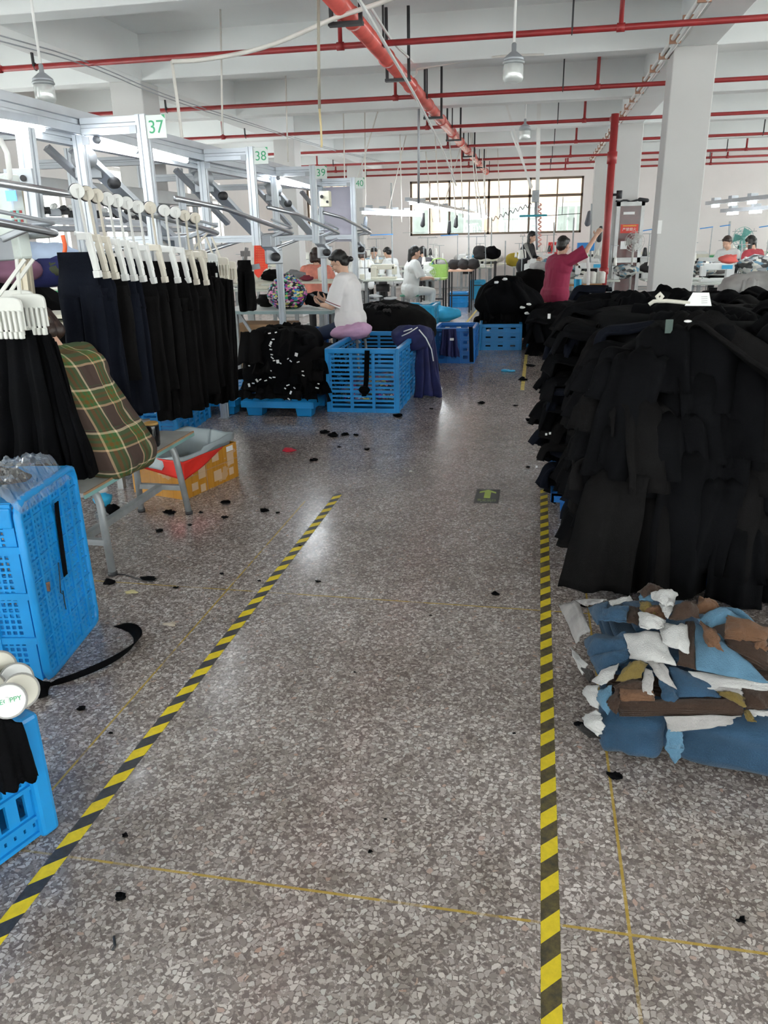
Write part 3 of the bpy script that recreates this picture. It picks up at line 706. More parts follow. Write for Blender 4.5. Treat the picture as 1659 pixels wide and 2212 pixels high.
# orange air hose
cable('air_hose', [at(135, 508, 4.6), at(143, 540, 4.6), at(128, 572, 4.6), at(148, 598, 4.55), at(150, 612, 4.5), at(136, 655, 4.5), at(146, 680, 4.5), at(158, 692, 4.5), at(150, 708, 4.5)], .013, mat('orange_hose', (.85, .13, .03), .4), 'bright orange hose hanging between the rails', 'hose')
# whiteboard panel of frame 40
tag(MB().box2((-2.76, 10.36, 1.50), (-2.39, 10.38, 2.16)).build('panel', mat('lavender_panel', (.56, .54, .64), .5, var=.03)), 'pale lavender panel fixed inside frame 40', 'panel')
bx = root('thread_box', at(703, 450, 9.3), 'cream box of controls hanging between frames 39 and 40', 'box')
MB().box(at(703, 430, 9.3), (.12, .1, .17)).build('housing', mat('cream_plastic', (.72, .69, .55), .5), bx, bevel=.01)
MB().cyl(at(695, 425, 9.24), at(695, 425, 9.22), .02).cyl(at(707, 436, 9.24), at(707, 436, 9.22), .015).build('dial', M_black, bx)
# ------------------------------------------------------------------ helpers for cloth
def crumple(p, r, seed, flat=.35, n=10, spiky=.5):
    """Small crumpled lump of cloth lying at p."""
    mb = MB().ell((0, 0, r * flat), (r, r * (.6 + .4 * ((seed * 37 % 10) / 10)), r * flat), None, n + 4, n)
    for i, q in enumerate(mb.v):
        d = q.normalized(); k = noise.noise(q / r * 1.7 + V((seed * 3.3, 1.7 * seed, 0))) * spiky + noise.noise(q / r * 4 + V((0, seed, 3))) * spiky * .4
        q2 = q + V((d.x, d.y, d.z * .5)) * r * k; q2.z = max(q2.z, 0.0); mb.v[i] = q2 + V(p)
    return mb
def mound(x0, x1, y0, y1, z0, z1, seed, bow, name, m, rough=.05, n=26):
    """Soft block: superellipsoid with lumps."""
    c = V(((x0 + x1) / 2, (y0 + y1) / 2, (z0 + z1) / 2)); h = V(((x1 - x0) / 2, (y1 - y0) / 2, (z1 - z0) / 2))
    mb = MB().ell((0, 0, 0), (1, 1, 1), None, n * 2, n)
    for i, q in enumerate(mb.v):
        e = bow
        k = (abs(q.x) ** e + abs(q.y) ** e + abs(q.z) ** e) ** (-1 / e) if q.length else 1
        p = V((q.x * k * h.x, q.y * k * h.y, q.z * k * h.z)) + c
        d = q.normalized()
        p += d * (rough * noise.noise(p * 3.1 + V((seed, 0, 0))) + rough * .5 * noise.noise(p * 8 + V((0, seed, 0))))
        p.z = max(p.z, z0); mb.v[i] = p
    return mb
def drape(T0, T1, B0, B1, th, folds, amp, seed, nu=40, nv=24, grow=.75, sag=0.0, ragged=0.02):
    """Hanging sheet between a top edge and a bottom edge with folds that open downwards."""
    T0, T1, B0, B1 = V(T0), V(T1), V(B0), V(B1)
    nrm = (T1 - T0).cross(B0 - T0).normalized()
    def f(u, v):
        p = T0.lerp(T1, u).lerp(B0.lerp(B1, u), v)
        a = amp * ((1 - grow) + grow * v)
        w = math.sin(2 * PI * folds * u + seed + 1.2 * noise.noise(V((u * 3, v * 1.5, seed)))) + .5 * math.sin(2 * PI * folds * 2.3 * u + seed * 2.1 + v)
        p = p + nrm * a * w + nrm * sag * math.sin(PI * v)
        p = p + noise.noise_vector(V((u * 4, v * 3, seed * 1.7))) * amp * .8 * v
        if v > .999: p.z += ragged * noise.noise(V((u * 9, seed, 4)))
        return p
    return MB().sheet(f, nu, nv, th)
def trouser(L, w, seed, d=.035):
    """One pair of trousers hanging from its waistband; local x is the width, z runs down from 0."""
    mb = MB(); n = 22; rr = random.Random(seed); ph = [rr.uniform(0, 6.3) for _ in range(8)]
    def loft(x0, x1, w0, w1, z0, z1, m, d0, d1, k):
        P = []
        for j in range(m + 1):
            t = j / m; z = z0 + (z1 - z0) * t; ww = (w0 + (w1 - w0) * t) / 2; dd = d0 + (d1 - d0) * t; x = x0 + (x1 - x0) * t
            sx = .018 * noise.noise(V((t * 2.2, seed, k))); sy = .03 * t * noise.noise(V((t * 1.8, k, seed)))
            for i in range(n):
                a = 2 * PI * i / n
                r = 1 + .32 * math.sin(3 * a + ph[k]) * (.3 + t) + .2 * math.sin(5 * a + ph[k + 1] + 2 * t) + .1 * noise.noise(V((a * 2, t * 6, seed + k)))
                P.append(V((x + sx + ww * math.cos(a) * (.85 + .15 * r), sy + dd * math.sin(a) * r, z + (.012 * noise.noise(V((a, seed, k * 3))) if j == m else 0))))
        F = [(j * n + i, j * n + (i + 1) % n, (j + 1) * n + (i + 1) % n, (j + 1) * n + i) for j in range(m) for i in range(n)]
        F += [tuple(reversed(range(n))), tuple(m * n + i for i in range(n))]
        mb.add(P, F)
    loft(0, 0, w * .8, w, 0, -L * .3, 8, d * .55, d, 0)
    loft(-w * .24, -w * .27, w * .5, w * .52, -L * .22, -L, 16, d * .95, d * 1.15, 2)
    loft(w * .24, w * .27, w * .5, w * .52, -L * .22, -L + rr.uniform(0, .05), 16, d * .95, d * 1.15, 4)
    return mb

# ------------------------------------------------------------------ row of trousers on the steel rail
M_clip = mat('clear_white_clip', (.74, .74, .72), .3, var=.05, Transmission_Weight=.0)
M_clipb = mat('beige_clip', (.66, .61, .52), .35, var=.06)
disc_px = [(166, 413), (187, 418), (208, 423), (231, 430), (252, 434), (273, 439), (297, 447), (324, 449), (354, 455), (378, 459), (398, 466), (421, 471)]
tr = [trouser(L, .30, s) for L, s in ((.98, 3), (.95, 8), (1.0, 14), (.93, 21))]
tr_ob = []
for i, (px, py) in enumerate(disc_px):
    c = atx(px, py, -2.215); y = c.y
    beige = i in (1, 2, 7, 10, 11)
    mc = M_clipb if beige else M_clip
    h = root('trouser_hanger', c, '%s trouser hanger with round %s wheel, %s along the rail counted from the left' % ('beige' if beige else 'white', 'cream' if beige else 'white', ORD[i]), 'hanger', 'wheeled hangers on the steel rail')
    wa = V((.66, -.75, 0))
    MB().cyl(c - wa * .004, c + wa * .018, .034, n=22).build('wheel', mc, h, True, bevel=.003)
    MB().cyl(c - wa * .026, c - wa * .004, .037, n=22).build('rubber_tyre', M_black, h, True)
    zt = 1.475 - .055 * (y - 3.7) if False else None
    lo = V((-2.225, y + .05, c.z - .25 - .02 * i / 11))
    MB().bar(c + wa * .024 + V((0, 0, .012)), lo + V((0, 0, .05)), .018, .007, up=V((1, 0, 0))).build('strap', mc, h)
    MB().bar(lo + V((-.07, .01, .06)), lo + V((0, 0, .05)), .014, .022).box(lo + V((-.02, 0, .045)), (.06, .03, .035)).build('crossbar', mc, h, bevel=.003)
    MB().bar(lo + V((.005, 0, .06)), lo + V((.02, .015, -.12)), .026, .03).bar(lo + V((.02, .015, -.12)), lo + V((.022, .017, -.155)), .034, .034).bar(lo + V((.006, 0, .02)), lo + V((.018, .012, -.08)), .034, .02).build('clip', mc, h, bevel=.003)
    src = i % 4
    t = None
    m = (M_navyb, M_navyb, M_navyb, M_cloth2)[i % 4] if i < 6 else M_cloth2
    lab = ('dark navy' if i < 6 else 'black') + ' trousers clipped to the %s wheeled hanger counted from the left of the rail' % ORD[i]
    o = MB()
    o.v = [V((q.x, q.y, q.z)) for q in tr[src].v]; o.f = list(tr[src].f)
    for q in range(len(o.v)):
        p = o.v[q]; k = .10 * math.sin(i * 1.9)
        o.v[q] = V((p.x * (.80 + .10 * math.sin(i * 2.3)), p.y + p.x * k, p.z * ((.78 if i < 4 else .90 if i < 8 else .99) - .05 * math.cos(i * 1.7 + 1)))) + lo + V((-.095, .02, -.03))
    tag(o.build('hanging_trousers', m, None, True), lab, 'trousers', 'trousers hanging on the steel rail')
# more trousers bunched behind and at the far end of that rail
for i in range(10):
    y = 4.35 + i * .14; lo = V((-2.44, y, 1.46 - .04 * (y - 4)))
    o = MB(); o.f = list(tr[i % 4].f); o.v = [V((p.x, p.y * 1.3 + p.x * .15 * math.sin(i * 2.1), p.z * ((.80 if i < 4 else .95) + .05 * math.sin(i * 2.7)))) + lo for p in tr[(i + 1) % 4].v]
    tag(o.build('hanging_trousers', M_cloth2, None, True), 'black trousers hanging tightly packed in the row under the steel rail', 'trousers', 'packed trousers behind the front row')
# comb shaped clip hangers
def comb(c, w, hgt, m, lab, strap_top=None, group='comb shaped clip hangers', rz=0.0):
    r = root('comb_hanger', c, lab, 'hanger', group, rz)
    c = V(c); N = 16; pl = []
    for i in range(N + 1):
        a = PI * i / N; pl.append((w / 2 * math.copysign(abs(math.cos(a)) ** .45, math.cos(a)), hgt * .35 + hgt * .25 * math.sin(a) ** .6 if 0 < i < N else hgt * .35))
    pl += [(-w / 2, hgt * .2), (w / 2, hgt * .2)]
    Mx = Matrix(((1, 0, 0), (0, 0, -1), (0, 1, 0)))
    MB().prism(pl, .018, M=Mx, o=c + V((0, .009, 0))).build('comb_plate', m, r, bevel=.004)
    for k in range(7):
        x = -w / 2 + w * (k + .5) / 7
        MB().box(c + V((x, -.012, -.02)), (w / 7 * .5, .012, hgt * .75)).box(c + V((x, -.016, -hgt * .42)), (w / 7 * .62, .022, .03)).box(c + V((x, .006, 0)), (w / 7 * .85, .008, hgt * .6)).build('clip_finger', m, r, bevel=.003)
    if strap_top is not None:
        for q, t in enumerate(strap_top): MB().bar(c + V((-.03 + .06 * q, 0, hgt * .55)), V(t), .014, .008, up=V((0, 1, 0))).build('strap', m, r)
    return r
M_comb = mat('old_white_plastic', (.66, .66, .62), .4, var=.06)
for k, (px, py, Y, lab) in enumerate(((64, 682, 3.02, 'front white comb hanger gripping the black cloth by the plaid shirt'), (14, 690, 2.94, 'second white comb hanger nested at the edge beside the control box'), (42, 672, 3.16, 'third white comb hanger nested behind the front one'))):
    c = at(px, py, Y); comb(c, .165, .15, M_comb, lab, [at(36 + k * 18, 560, Y + .05)])
for k, (px, py, Y) in enumerate(((448, 575, 5.62), (473, 582, 5.85), (490, 590, 6.02), (425, 568, 5.45))):
    c = at(px, py, Y)
    comb(c, .17, .15, M_clipb if k else M_clip, ('white comb hanger at the near end of the bunch beside frame 38', 'beige comb hanger second in the bunch beside frame 38', 'beige comb hanger last in the bunch beside frame 38', 'beige comb hanger squeezed against the wheeled hangers')[k], [at(424 + 12 * k, 490, Y)])
for k, (a, b, c2, d2, Y, m) in enumerate((((425, 590), (470, 600), (420, 880), (478, 868), 5.5, M_cloth2), ((462, 598), (500, 605), (462, 870), (514, 862), 5.75, M_cloth2), ((440, 605), (492, 612), (446, 850), (505, 850), 6.0, M_cloth))):
    mb = drape(at(*a, Y), at(*b, Y), at(*c2, Y), at(*d2, Y), .02, 3 + k, .035, k * 2.2 + 1)
    tag(mb.build('hanging_trousers', m, None, True), ('black trousers fanned below the beige comb hangers, front sheet', 'black trousers fanned below the beige comb hangers, middle sheet', 'black trousers fanned below the beige comb hangers, rear sheet')[k], 'trousers', 'trousers under the comb hangers')
# black cloth hanging beside the plaid shirt
for k, (a, b, c2, d2, Y, Y2, m, lab) in enumerate((
    ((-70, 735), (72, 712), (-120, 1010), (140, 1040), 3.0, 2.98, M_cloth, 'wide black cloth hanging from the front comb hanger'),
    ((62, 716), (92, 698), (85, 1010), (196, 1036), 3.06, 3.02, M_cloth, 'long narrow black cloth sweeping down to the bench end'),
    ((86, 694), (122, 745), (150, 1000), (206, 1030), 3.1, 3.08, M_cloth, 'black cloth slanting in front of the plaid shirt'),
    ((-60, 725), (60, 705), (-90, 1020), (100, 1030), 3.14, 3.12, M_navyb, 'black cloth hanging behind the front sheet by the crate'))):
    mb = drape(at(*a, Y), at(*b, Y), at(*c2, Y2), at(*d2, Y2), .012, 4 + k, .028, k * 3.1)
    tag(mb.build('hanging_cloth', m, None, True), lab, 'cloth', 'black cloths under the comb hangers')

# ------------------------------------------------------------------ blue crate standing on its side
P0 = V((-1.747, 2.243, 0)); EB = V((-.161, .987, 0)).normalized(); EA = V((-.987, -.161, 0)).normalized(); EZ = V((0, 0, 1))
W_, H_, D_ = .477, .70, .46
r = root('plastic_crate', P0, 'big blue mesh crate standing on its side in the left foreground', 'crate')
mb = MB()
mb.lattice(P0 + EA * .02, EA, EZ, D_, H_, 17, 26, .64, .62, .008, .035, .05)
mb.lattice(P0 + EB * W_ + EA * .02, EA, EZ, D_, H_, 17, 26, .55, .55, .008, .035, .05)
for z in (.17, .35, .53): mb.bar(P0 + EZ * z + EB * -.006, P0 + EA * D_ + EZ * z + EB * -.006, .012, .026)
for t in (.32, .68): mb.bar(P0 + EA * D_ * t + EB * -.006 + EZ * .03, P0 + EA * D_ * t + EB * -.006 + EZ * .68, .012, .018, up=V((0, 1, 0)))
for z in (.006, H_ - .006): mb.bar(P0 + EB * W_ / 2 + EZ * z, P0 + EA * D_ + EB * W_ / 2 + EZ * z, W_ - .02, .012)
mb.build('crate_walls', M_blue, r)
mb = MB().lattice(P0 + EZ * 0, EB, EZ, W_, H_, 15, 30, .52, .50, .008, .025, .025)
for i in range(1, 6): mb.bar(P0 + EB * W_ * i / 6 - EA * .006, P0 + EB * W_ * i / 6 - EA * .006 + EZ * H_, .009, .012, up=V((0, 1, 0)))
for j in range(1, 9): mb.bar(P0 + EZ * H_ * j / 9 - EA * .005, P0 + EB * W_ + EZ * H_ * j / 9 - EA * .005, .010, .007)
mb.build('ribbed_base', M_blue, r)
ring = []
for (u, v, sx, sy) in ((0, 0, 1, 1), (1, 0, -1, 1), (1, 1, -1, -1), (0, 1, 1, -1)):
    q = [(0, .035), (.010, .010), (.035, 0)]
    if (u, v) in ((1, 0), (0, 1)): q = [(b, a) for a, b in q]; q = q if (u, v) != (1, 0) else q
    seq = [(a * sx, b * sy) for a, b in q]
    if (u, v) in ((1, 0), (0, 1)): seq = [(b_ * 1, a_) for a_, b_ in [(y_ if 0 else y_, x_) for x_, y_ in seq]]
    ring += [P0 + EB * (u * W_ + a) + EZ * (v * H_ + b + .0) for a, b in seq]
MB().tube([p + EZ * 0 for p in [P0 + EB * a + EZ * b for a, b in ((.0, .045), (.012, .012), (.045, .004), (W_ - .045, .004), (W_ - .012, .012), (W_, .045), (W_, H_ - .045), (W_ - .012, H_ - .012), (W_ - .045, H_), (.045, H_), (.012, H_ - .012), (0, H_ - .045))]], .016, 8, True).build('corner_edge', M_blue, r, True)
MB().bar(P0 + EA * .02 + EZ * (H_ - .05) - EB * .006, P0 + EA * D_ + EZ * (H_ - .05) - EB * .006, .016, .075).bar(P0 + EA * .02 + EZ * (H_ - .005) + EB * .03, P0 + EA * D_ + EZ * (H_ - .005) + EB * .03, .05, .014).build('top_band', M_blue, r, bevel=.005)
# strap and threads on its ribbed base
def ribbon(pts, wdir, w, th, name, m):
    pts = [V(p) for p in pts]
    for _ in range(2):
        Q = [pts[0]]
        for a, b in zip(pts, pts[1:]): Q += [a.lerp(b, .25), a.lerp(b, .75)]
        pts = Q + [pts[-1]]
    n = len(pts); wd_ = (lambda i: V(wdir(i / (n - 1)))) if callable(wdir) else (lambda i: V(wdir))
    def f(u, v):
        k = u * (n - 1); i = min(int(k), n - 2); p = pts[i].lerp(pts[i + 1], k - i)
        return p + wd_(i).normalized() * (v - .5) * w
    return MB().sheet(f, n - 1, 3, th).build(name, m, None, True)
off = -EA * .018
def onface(px, py, d=.018):                # pixel to the ribbed base plane
    n = -EA; r_ = ray(px, py); o_ = V((0, 0, EYE)); t = ((P0 + n * d - o_).dot(n)) / r_.dot(n); return o_ + r_ * t
tag(ribbon([onface(122, 1085, .03), onface(124, 1110), onface(132, 1170), onface(142, 1243)], EB, .032, .003, 'strap', M_cloth), 'black strap hanging down the ribbed side of the big blue crate', 'strap')
tag(MB().tube([onface(126, 1215), onface(129, 1245), onface(131, 1280), onface(137, 1284), onface(136, 1276), onface(139, 1298), onface(143, 1316)], .0022, 5).build('thread', M_black, None, True), 'loose black thread snagged on the ribs of the big blue crate', 'thread')
tag(MB().box(onface(105, 1268, .012), (.012, .03, .03), .3).displace(.012, 40, 3).build('label_scrap', mat('brown_paper', (.2, .11, .07), .8)), 'torn brown label scrap stuck on the big blue crate', 'label')
# clear bag with black goods on top
TP = P0 + EZ * (H_ + .012)
def bagf(u, v):
    p = TP + EA * (-.03 + .52 * u) + EB * (-.015 + .42 * v)
    e = min(u, 1 - u, v, 1 - v)
    h = .075 * (1 - math.exp(-e * 9)) * (.6 + .5 * noise.noise(V((u * 3, v * 3, 5)))) + .022 * noise.noise(V((u * 14, v * 14, 2))) + .016 * noise.noise(V((u * 30, v * 30, 8))) + .010 * abs(noise.noise(V((u * 55, v * 55, 3))))
    if u < .12: h -= (.12 - u) * .55
    return p + EZ * (max(h, -.06) + .018)
M_film = glassy('clear_film', (.97, .975, .98), .20, .015, .10)
bg_ = root('plastic_bag', TP, 'crinkled clear plastic bag of black straps lying on the big blue crate', 'bag')
MB().sheet(bagf, 64, 64).build('film', M_film, bg_, False)
crumple(TP + EA * .30 + EB * .14 + EZ * .005, .15, 4, .3).build('black_contents', M_cloth, bg_, True)
crumple(TP + EA * .12 + EB * .2 + EZ * .005, .09, 9, .3).build('black_contents', mat('dark_contents', (.02, .017, .018), .7), bg_, True)
# belt on the floor
bp = [fl(*p) for p in ((108, 1479), (140, 1474), (182, 1461), (225, 1445), (262, 1426), (290, 1405), (302, 1385), (292, 1366), (275, 1357), (258, 1352))]
o = ribbon([p + V((0, 0, .004 + .018 * math.sin(PI * i / 9))) for i, p in enumerate(bp)], lambda t: V((.35 + .5 * t, .75 - .3 * t, .75 * math.sin(PI * t) + .08)), .046, .004, 'belt', M_cloth)
tag(o, 'black cloth belt curled on the floor in front of the big blue crate', 'belt')
tag(crumple(fl(75, 1505), .06, 12, .5).build('cloth_scrap', M_cloth, None, True), 'black cloth lump on the floor under the white wheels', 'cloth scrap')

# ------------------------------------------------------------------ small crate at the lower left
Q0 = fl(100, 1792); Q1 = fl(-40, 1895); ed = (Q1 - Q0).normalized(); el = V((-ed.y, ed.x, 0)); el = el if el.x < 0 else -el
r = root('plastic_crate', (Q0 + Q1) / 2, 'small blue slotted crate in the lower left corner', 'crate')
L_, W2, H2 = .56, .40, .325
mb = MB()
def wall(o, a, L, nx):
    mb.lattice(o + EZ * .02, a, EZ, L, .05, nx * 2, 1, .25, .25, .012, .02, 0)
    mb.lattice(o + EZ * .07, a, EZ, L, .10, nx, 1, .42, .74, .012, .03, 0)
    mb.lattice(o + EZ * .17, a, EZ, L, .10, nx, 1, .42, .74, .012, .03, 0)
    mb.bar(o + EZ * .295, o + a * L + EZ * .295, .014, .06)
    nrm = a.cross(EZ)
    for z in (.015, .07, .17, .275, .32): mb.bar(o + EZ * z, o + a * L + EZ * z, .03, .012)
wall(Q0, ed, L_, 9); wall(Q0 + el * W2, ed, L_, 9); wall(Q0, el, W2, 6); wall(Q0 + ed * L_, el, W2, 6)
mb.bar(Q0 + ed * L_ / 2 + EZ * .012, Q0 + ed * L_ / 2 + el * W2 + EZ * .012, L_, .014)
mb.build('crate_walls', M_blue, r)
for u, v in ((0, 0), (1, 0), (0, 1), (1, 1)):
    MB().bar(Q0 + ed * L_ * u + el * W2 * v, Q0 + ed * L_ * u + el * W2 * v + EZ * (H2 + (.055 if (u, v) == (0, 0) else 0)), .055, .055, up=ed).build('corner_post', M_blue, r, bevel=.012)
def onw(px, py, d):
    n = -el; r_ = ray(px, py); o_ = V((0, 0, EYE)); t = ((Q0 + n * d - o_).dot(n)) / r_.dot(n); return o_ + r_ * t
c4 = [onw(-30, 1545, .04), onw(40, 1560, .045), onw(-30, 1700, .05), onw(74, 1665, .05)]
tag(drape(c4[0], c4[1], onw(5, 1712, .05), onw(78, 1672, .05), .02, 1.5, .008, 2.2).build('draped_cloth', M_cloth, None, True), 'black cloth draped over the side of the small slotted crate', 'cloth')
hp_ = Q0 + ed * .17 + el * .16
tag(mound(hp_.x - .15, hp_.x + .13, hp_.y - .16, hp_.y + .13, .02, .375, 77, 2.2, '', None, .03).build('cloth_pile', M_cloth, None, True), 'black cloth pile in the small slotted crate under the loose hanger wheels', 'cloth')
M_disc = mat('ivory_disc', (.66, .63, .55), .45, var=.08); M_discw = mat('white_disc', (.78, .78, .77), .4, var=.05)
dl = ['frontmost loose white hanger wheel with green lettering', 'ivory hanger wheel right of the lettered one', 'white hanger wheel behind the ivory one', 'white hanger wheel at the edge of the frame', 'ivory hanger wheel half hidden under the others']
for k, (px, py, Y, m, rr) in enumerate(((18, 1514, 1.42, M_discw, .044), (45, 1492, 1.50, M_disc, .046), (36, 1466, 1.6, M_discw, .044), (-2, 1441, 1.62, M_disc, .046), (-25, 1490, 1.52, M_disc, .046))):
    c = at(px, py, Y); ax = V((.55, -.68, .48)).normalized()
    q = root('loose_hanger', c, dl[k], 'hanger wheel', 'loose hanger wheels on the small crate')
    MB().cyl(c - ax * .035, c, rr, n=28).build('rim', mat('dark_rim', (.33, .32, .31), .5) if k == 0 else bpy.data.materials['dark_rim'], q, True, bevel=.003)
    MB().cyl(c - ax * .012, c + ax * .006, rr * .9, n=28).build('face', m, q, True, bevel=.003)
    if True:
        MB().bar(c + ax * .010, V((hp_.x + .02 * k - .06, hp_.y + .03 * (2 - k), .372)), .020, .009, up=ax).build('strap', m, q, bevel=.003)
    if k == 0: text_mesh('TEOPPY', .017, 'lettering', M_green, q, basis(c + ax * .0065, EZ.cross(ax).normalized(), ax.cross(EZ.cross(ax).normalized()), ax), .0004)

# ------------------------------------------------------------------ bench, cup, carton
M_bt = mat('worn_teal_edge', (.22, .43, .42), .5, var=.1); M_btop = mat('bench_laminate', (.42, .43, .42), .4, var=.15, nscale=8); M_bwood = mat('bare_wood_edge', (.42, .24, .13), .6, var=.2, nscale=20)
bn = root('bench', (-2.15, 3.62, 0), 'low grey bench with worn teal edge and steel legs', 'bench')
MB().box2((-2.33, 3.02, .452), (-1.99, 4.22, .474)).build('bench_top', M_btop, bn, bevel=.006)
MB().box2((-1.992, 3.02, .448), (-1.984, 4.22, .466)).build('edge_band', M_bt, bn)
MB().box2((-1.993, 3.02, .465), (-1.985, 4.22, .476)).build('worn_edge', M_bwood, bn)
for y in (3.2, 4.04):
    dy = -.03 if y < 3.5 else .03
    pts = [V((-2.0, y + dy, 0)), V((-2.03, y, .36)), V((-2.04, y, .40)), V((-2.065, y, .43)), V((-2.11, y, .44)), V((-2.21, y, .44)), V((-2.255, y, .43)), V((-2.28, y, .40)), V((-2.29, y, .36)), V((-2.31, y + dy, 0))]
    MB().tube(pts, .019, 10).build('leg_frame', M_steel, bn, True)
    MB().bar((-2.015, y + dy * .6, .17), (-2.3, y + dy * .6, .17), .03, .03).build('end_stretcher', M_steel, bn)
    for x in (-2.0, -2.31): MB().cyl((x, y + dy, 0), (x, y + dy, .02), .023, n=10).build('foot_cap', M_black, bn, True)
MB().bar((-2.16, 3.2, .17), (-2.16, 4.04, .17), .035, .035).build('long_stretcher', M_steel, bn)
c = V((at(330, 946, 3.86).x, 3.86, .474))
cu = root('tumbler', c, 'black insulated tumbler standing on the bench', 'cup')
MB().lathe([(.032, 0), (.037, .01), (.041, .06), (.041, .118), (.039, .124)], c, 24).build('cup_body', mat('gloss_black', (.012, .012, .014), .15), cu, True)
MB().lathe([(.039, .124), (.039, .134), (.030, .138), (.026, .132)], c, 24).build('lid', mat('amber_lid', (.55, .33, .10), .4), cu, True)
# carton
B0 = fl(400, 1080); B1 = fl(515, 1028); eb = (B1 - B0).normalized(); ea = V((-eb.y, eb.x, 0)); ea = ea if ea.x < 0 else -ea
LB, WB, HB = (B1 - B0).length, .42, .245
bx = root('carton', (B0 + B1) / 2, 'cardboard carton wrapped in yellow tape beside the bench', 'carton')
def carton_mat():
    m, nt, b = new_mat('taped_cardboard'); vec = coords(nt)
    sx = nt.nodes.new('ShaderNodeTexBrick'); sx.inputs['Scale'].default_value = 7.0
    nt.links.new(coords(nt, 'Generated', (1.2, 1.0, 1.0)), sx.inputs['Vector'])
    sx.inputs['Color1'].default_value = (.50, .21, .015, 1); sx.inputs['Color2'].default_value = (.58, .27, .03, 1); sx.inputs['Mortar'].default_value = (.36, .15, .02, 1); sx.inputs['Mortar Size'].default_value = .004
    f = ntex(nt, vec, 9, 3)
    nt.links.new(mixc(nt, mth(nt, 'GREATER_THAN', f, .60), sx.outputs['Color'], (.60, .37, .19)), b.inputs['Base Color'])
    b.inputs['Roughness'].default_value = .22
    bn_ = nt.nodes.new('ShaderNodeBump'); bn_.inputs['Strength'].default_value = .3; bn_.inputs['Distance'].default_value = .01
    nt.links.new(ntex(nt, vec, 25, 4), bn_.inputs['Height']); nt.links.new(bn_.outputs['Normal'], b.inputs['Normal'])
    return m
mb = MB(); t_ = .006
for o_, a_, L2 in ((B0, eb, LB), (B0 + ea * WB, eb, LB), (B0, ea, WB), (B1, ea, WB)): mb.bar(o_ + EZ * HB / 2, o_ + a_ * L2 + EZ * HB / 2, t_, HB)
mb.bar(B0 + eb * LB / 2 + EZ * .004, B0 + eb * LB / 2 + ea * WB + EZ * .004, LB, .006)
mb.build('carton_walls', carton_mat(), bx)
M_pt = mat('pale_tape', (.62, .42, .26), .3)
for k, (u, z, w, h) in enumerate(((.12, .17, .05, .06), (.32, .15, .07, .11), (.32, .03, .05, .05), (.58, .2, .07, .06), (.6, .07, .08, .07), (.86, .15, .07, .09), (.18, .06, .06, .05), (.86, .06, .05, .05))):
    n_ = -ea
    MB().bar(B0 + eb * LB * u + n_ * .005 + EZ * (z - h / 2), B0 + eb * LB * u + n_ * .005 + EZ * (z + h / 2), w, .002, up=n_).build('tape_patch', M_pt, bx)
MB().bar(B0 + eb * LB * .86 - ea * .006 + EZ * .2, B0 + eb * LB * .86 - ea * .006 + EZ * .235, .07, .002, up=-ea).build('shipping_label', M_tag, bx)
MB().bar(B0 + eb * LB * .40 - ea * .005 + EZ * 0, B0 + eb * LB * .40 - ea * .005 + EZ * HB, .006, .002, up=-ea).build('flap_seam', M_bwood, bx)
MB().bar(B0 + eb * .0 - ea * .005 + EZ * .135, B0 + eb * LB - ea * .005 + EZ * .135, .002, .004).build('tape_seam', M_bwood, bx)
text_mesh('CY031002', .028, 'lettering', M_bwood, bx, basis(B0 + eb * LB * .37 - ea * .0075 + EZ * .185, eb, EZ, -ea), .0003)
M_redc = mat('red_cloth', (.72, .022, .012), .6, var=.12, bump=.1)
mb = drape(at(330, 985, 4.38), at(466, 968, 4.66), at(330, 1012, 4.25), at(345, 1020, 4.28), .004, 1.2, .006, 3)
rc = [B0 + EZ * (HB + .012), B0 + eb * .36 + EZ * (HB + .012), B0 + EZ * .135, B0 + eb * .05 + EZ * .15]
mb = MB().sheet(lambda u, v: (B0 + eb * (-.01 + .42 * u) - ea * (.012 + .004 * math.sin(9 * u + 4 * v)) + EZ * (HB + .006 - v * .125 * (1 - u) ** .8)), 20, 8, .004)
mb.sheet(lambda u, v: (B0 - eb * (.010 + .003 * math.sin(7 * u)) + ea * (-.012 + .40 * u) + EZ * (HB + .012 - v * (.12 - .05 * u))), 16, 8, .004)
tag(mb.build('red_cloth', M_redc, None, True), 'bright red cloth hanging over the corner of the taped carton', 'cloth')
M_liner = mat('grey_blue_liner', (.36, .42, .45), .35, var=.12, nscale=5)
def liner(u, v):
    a = 2 * PI * u; cx_, cy_ = math.cos(a), math.sin(a)
    sq = 1 / max(abs(cx_), abs(cy_)); k = .5 * (sq * .8 + .2)
    out = (0.80, .97, 1.06, 1.10, 1.13)[min(int(v * 4.999), 4)]; v2 = v * 4; i = min(int(v2), 3); A = (0.74, .96, 1.02, 1.06, 1.10); Z = (-.12, -.01, .035, .012, -.045)
    out = A[i] + (A[i + 1] - A[i]) * (v2 - i); z = Z[i] + (Z[i + 1] - Z[i]) * (v2 - i)
    if cy_ < -.3: z = max(z, -.005) if v > .2 else z; out = min(out, 1.035)
    z += (.018 * noise.noise(V((cx_ * 2, cy_ * 2, v * 2))) + .03 * max(0, cx_ * .5 + .3)) * (v > .2)
    if cx_ < -.25 and v > .3: z -= 0.02
    return B0 + eb * (LB / 2 + LB * k * cx_ * out) + ea * (WB / 2 + WB * k * cy_ * out) + EZ * (HB + z + .012)
tag(MB().sheet(liner, 64, 16, .003).build('bag_liner', M_liner, None, True), 'grey blue bag liner folded over the rim of the taped carton', 'bag')
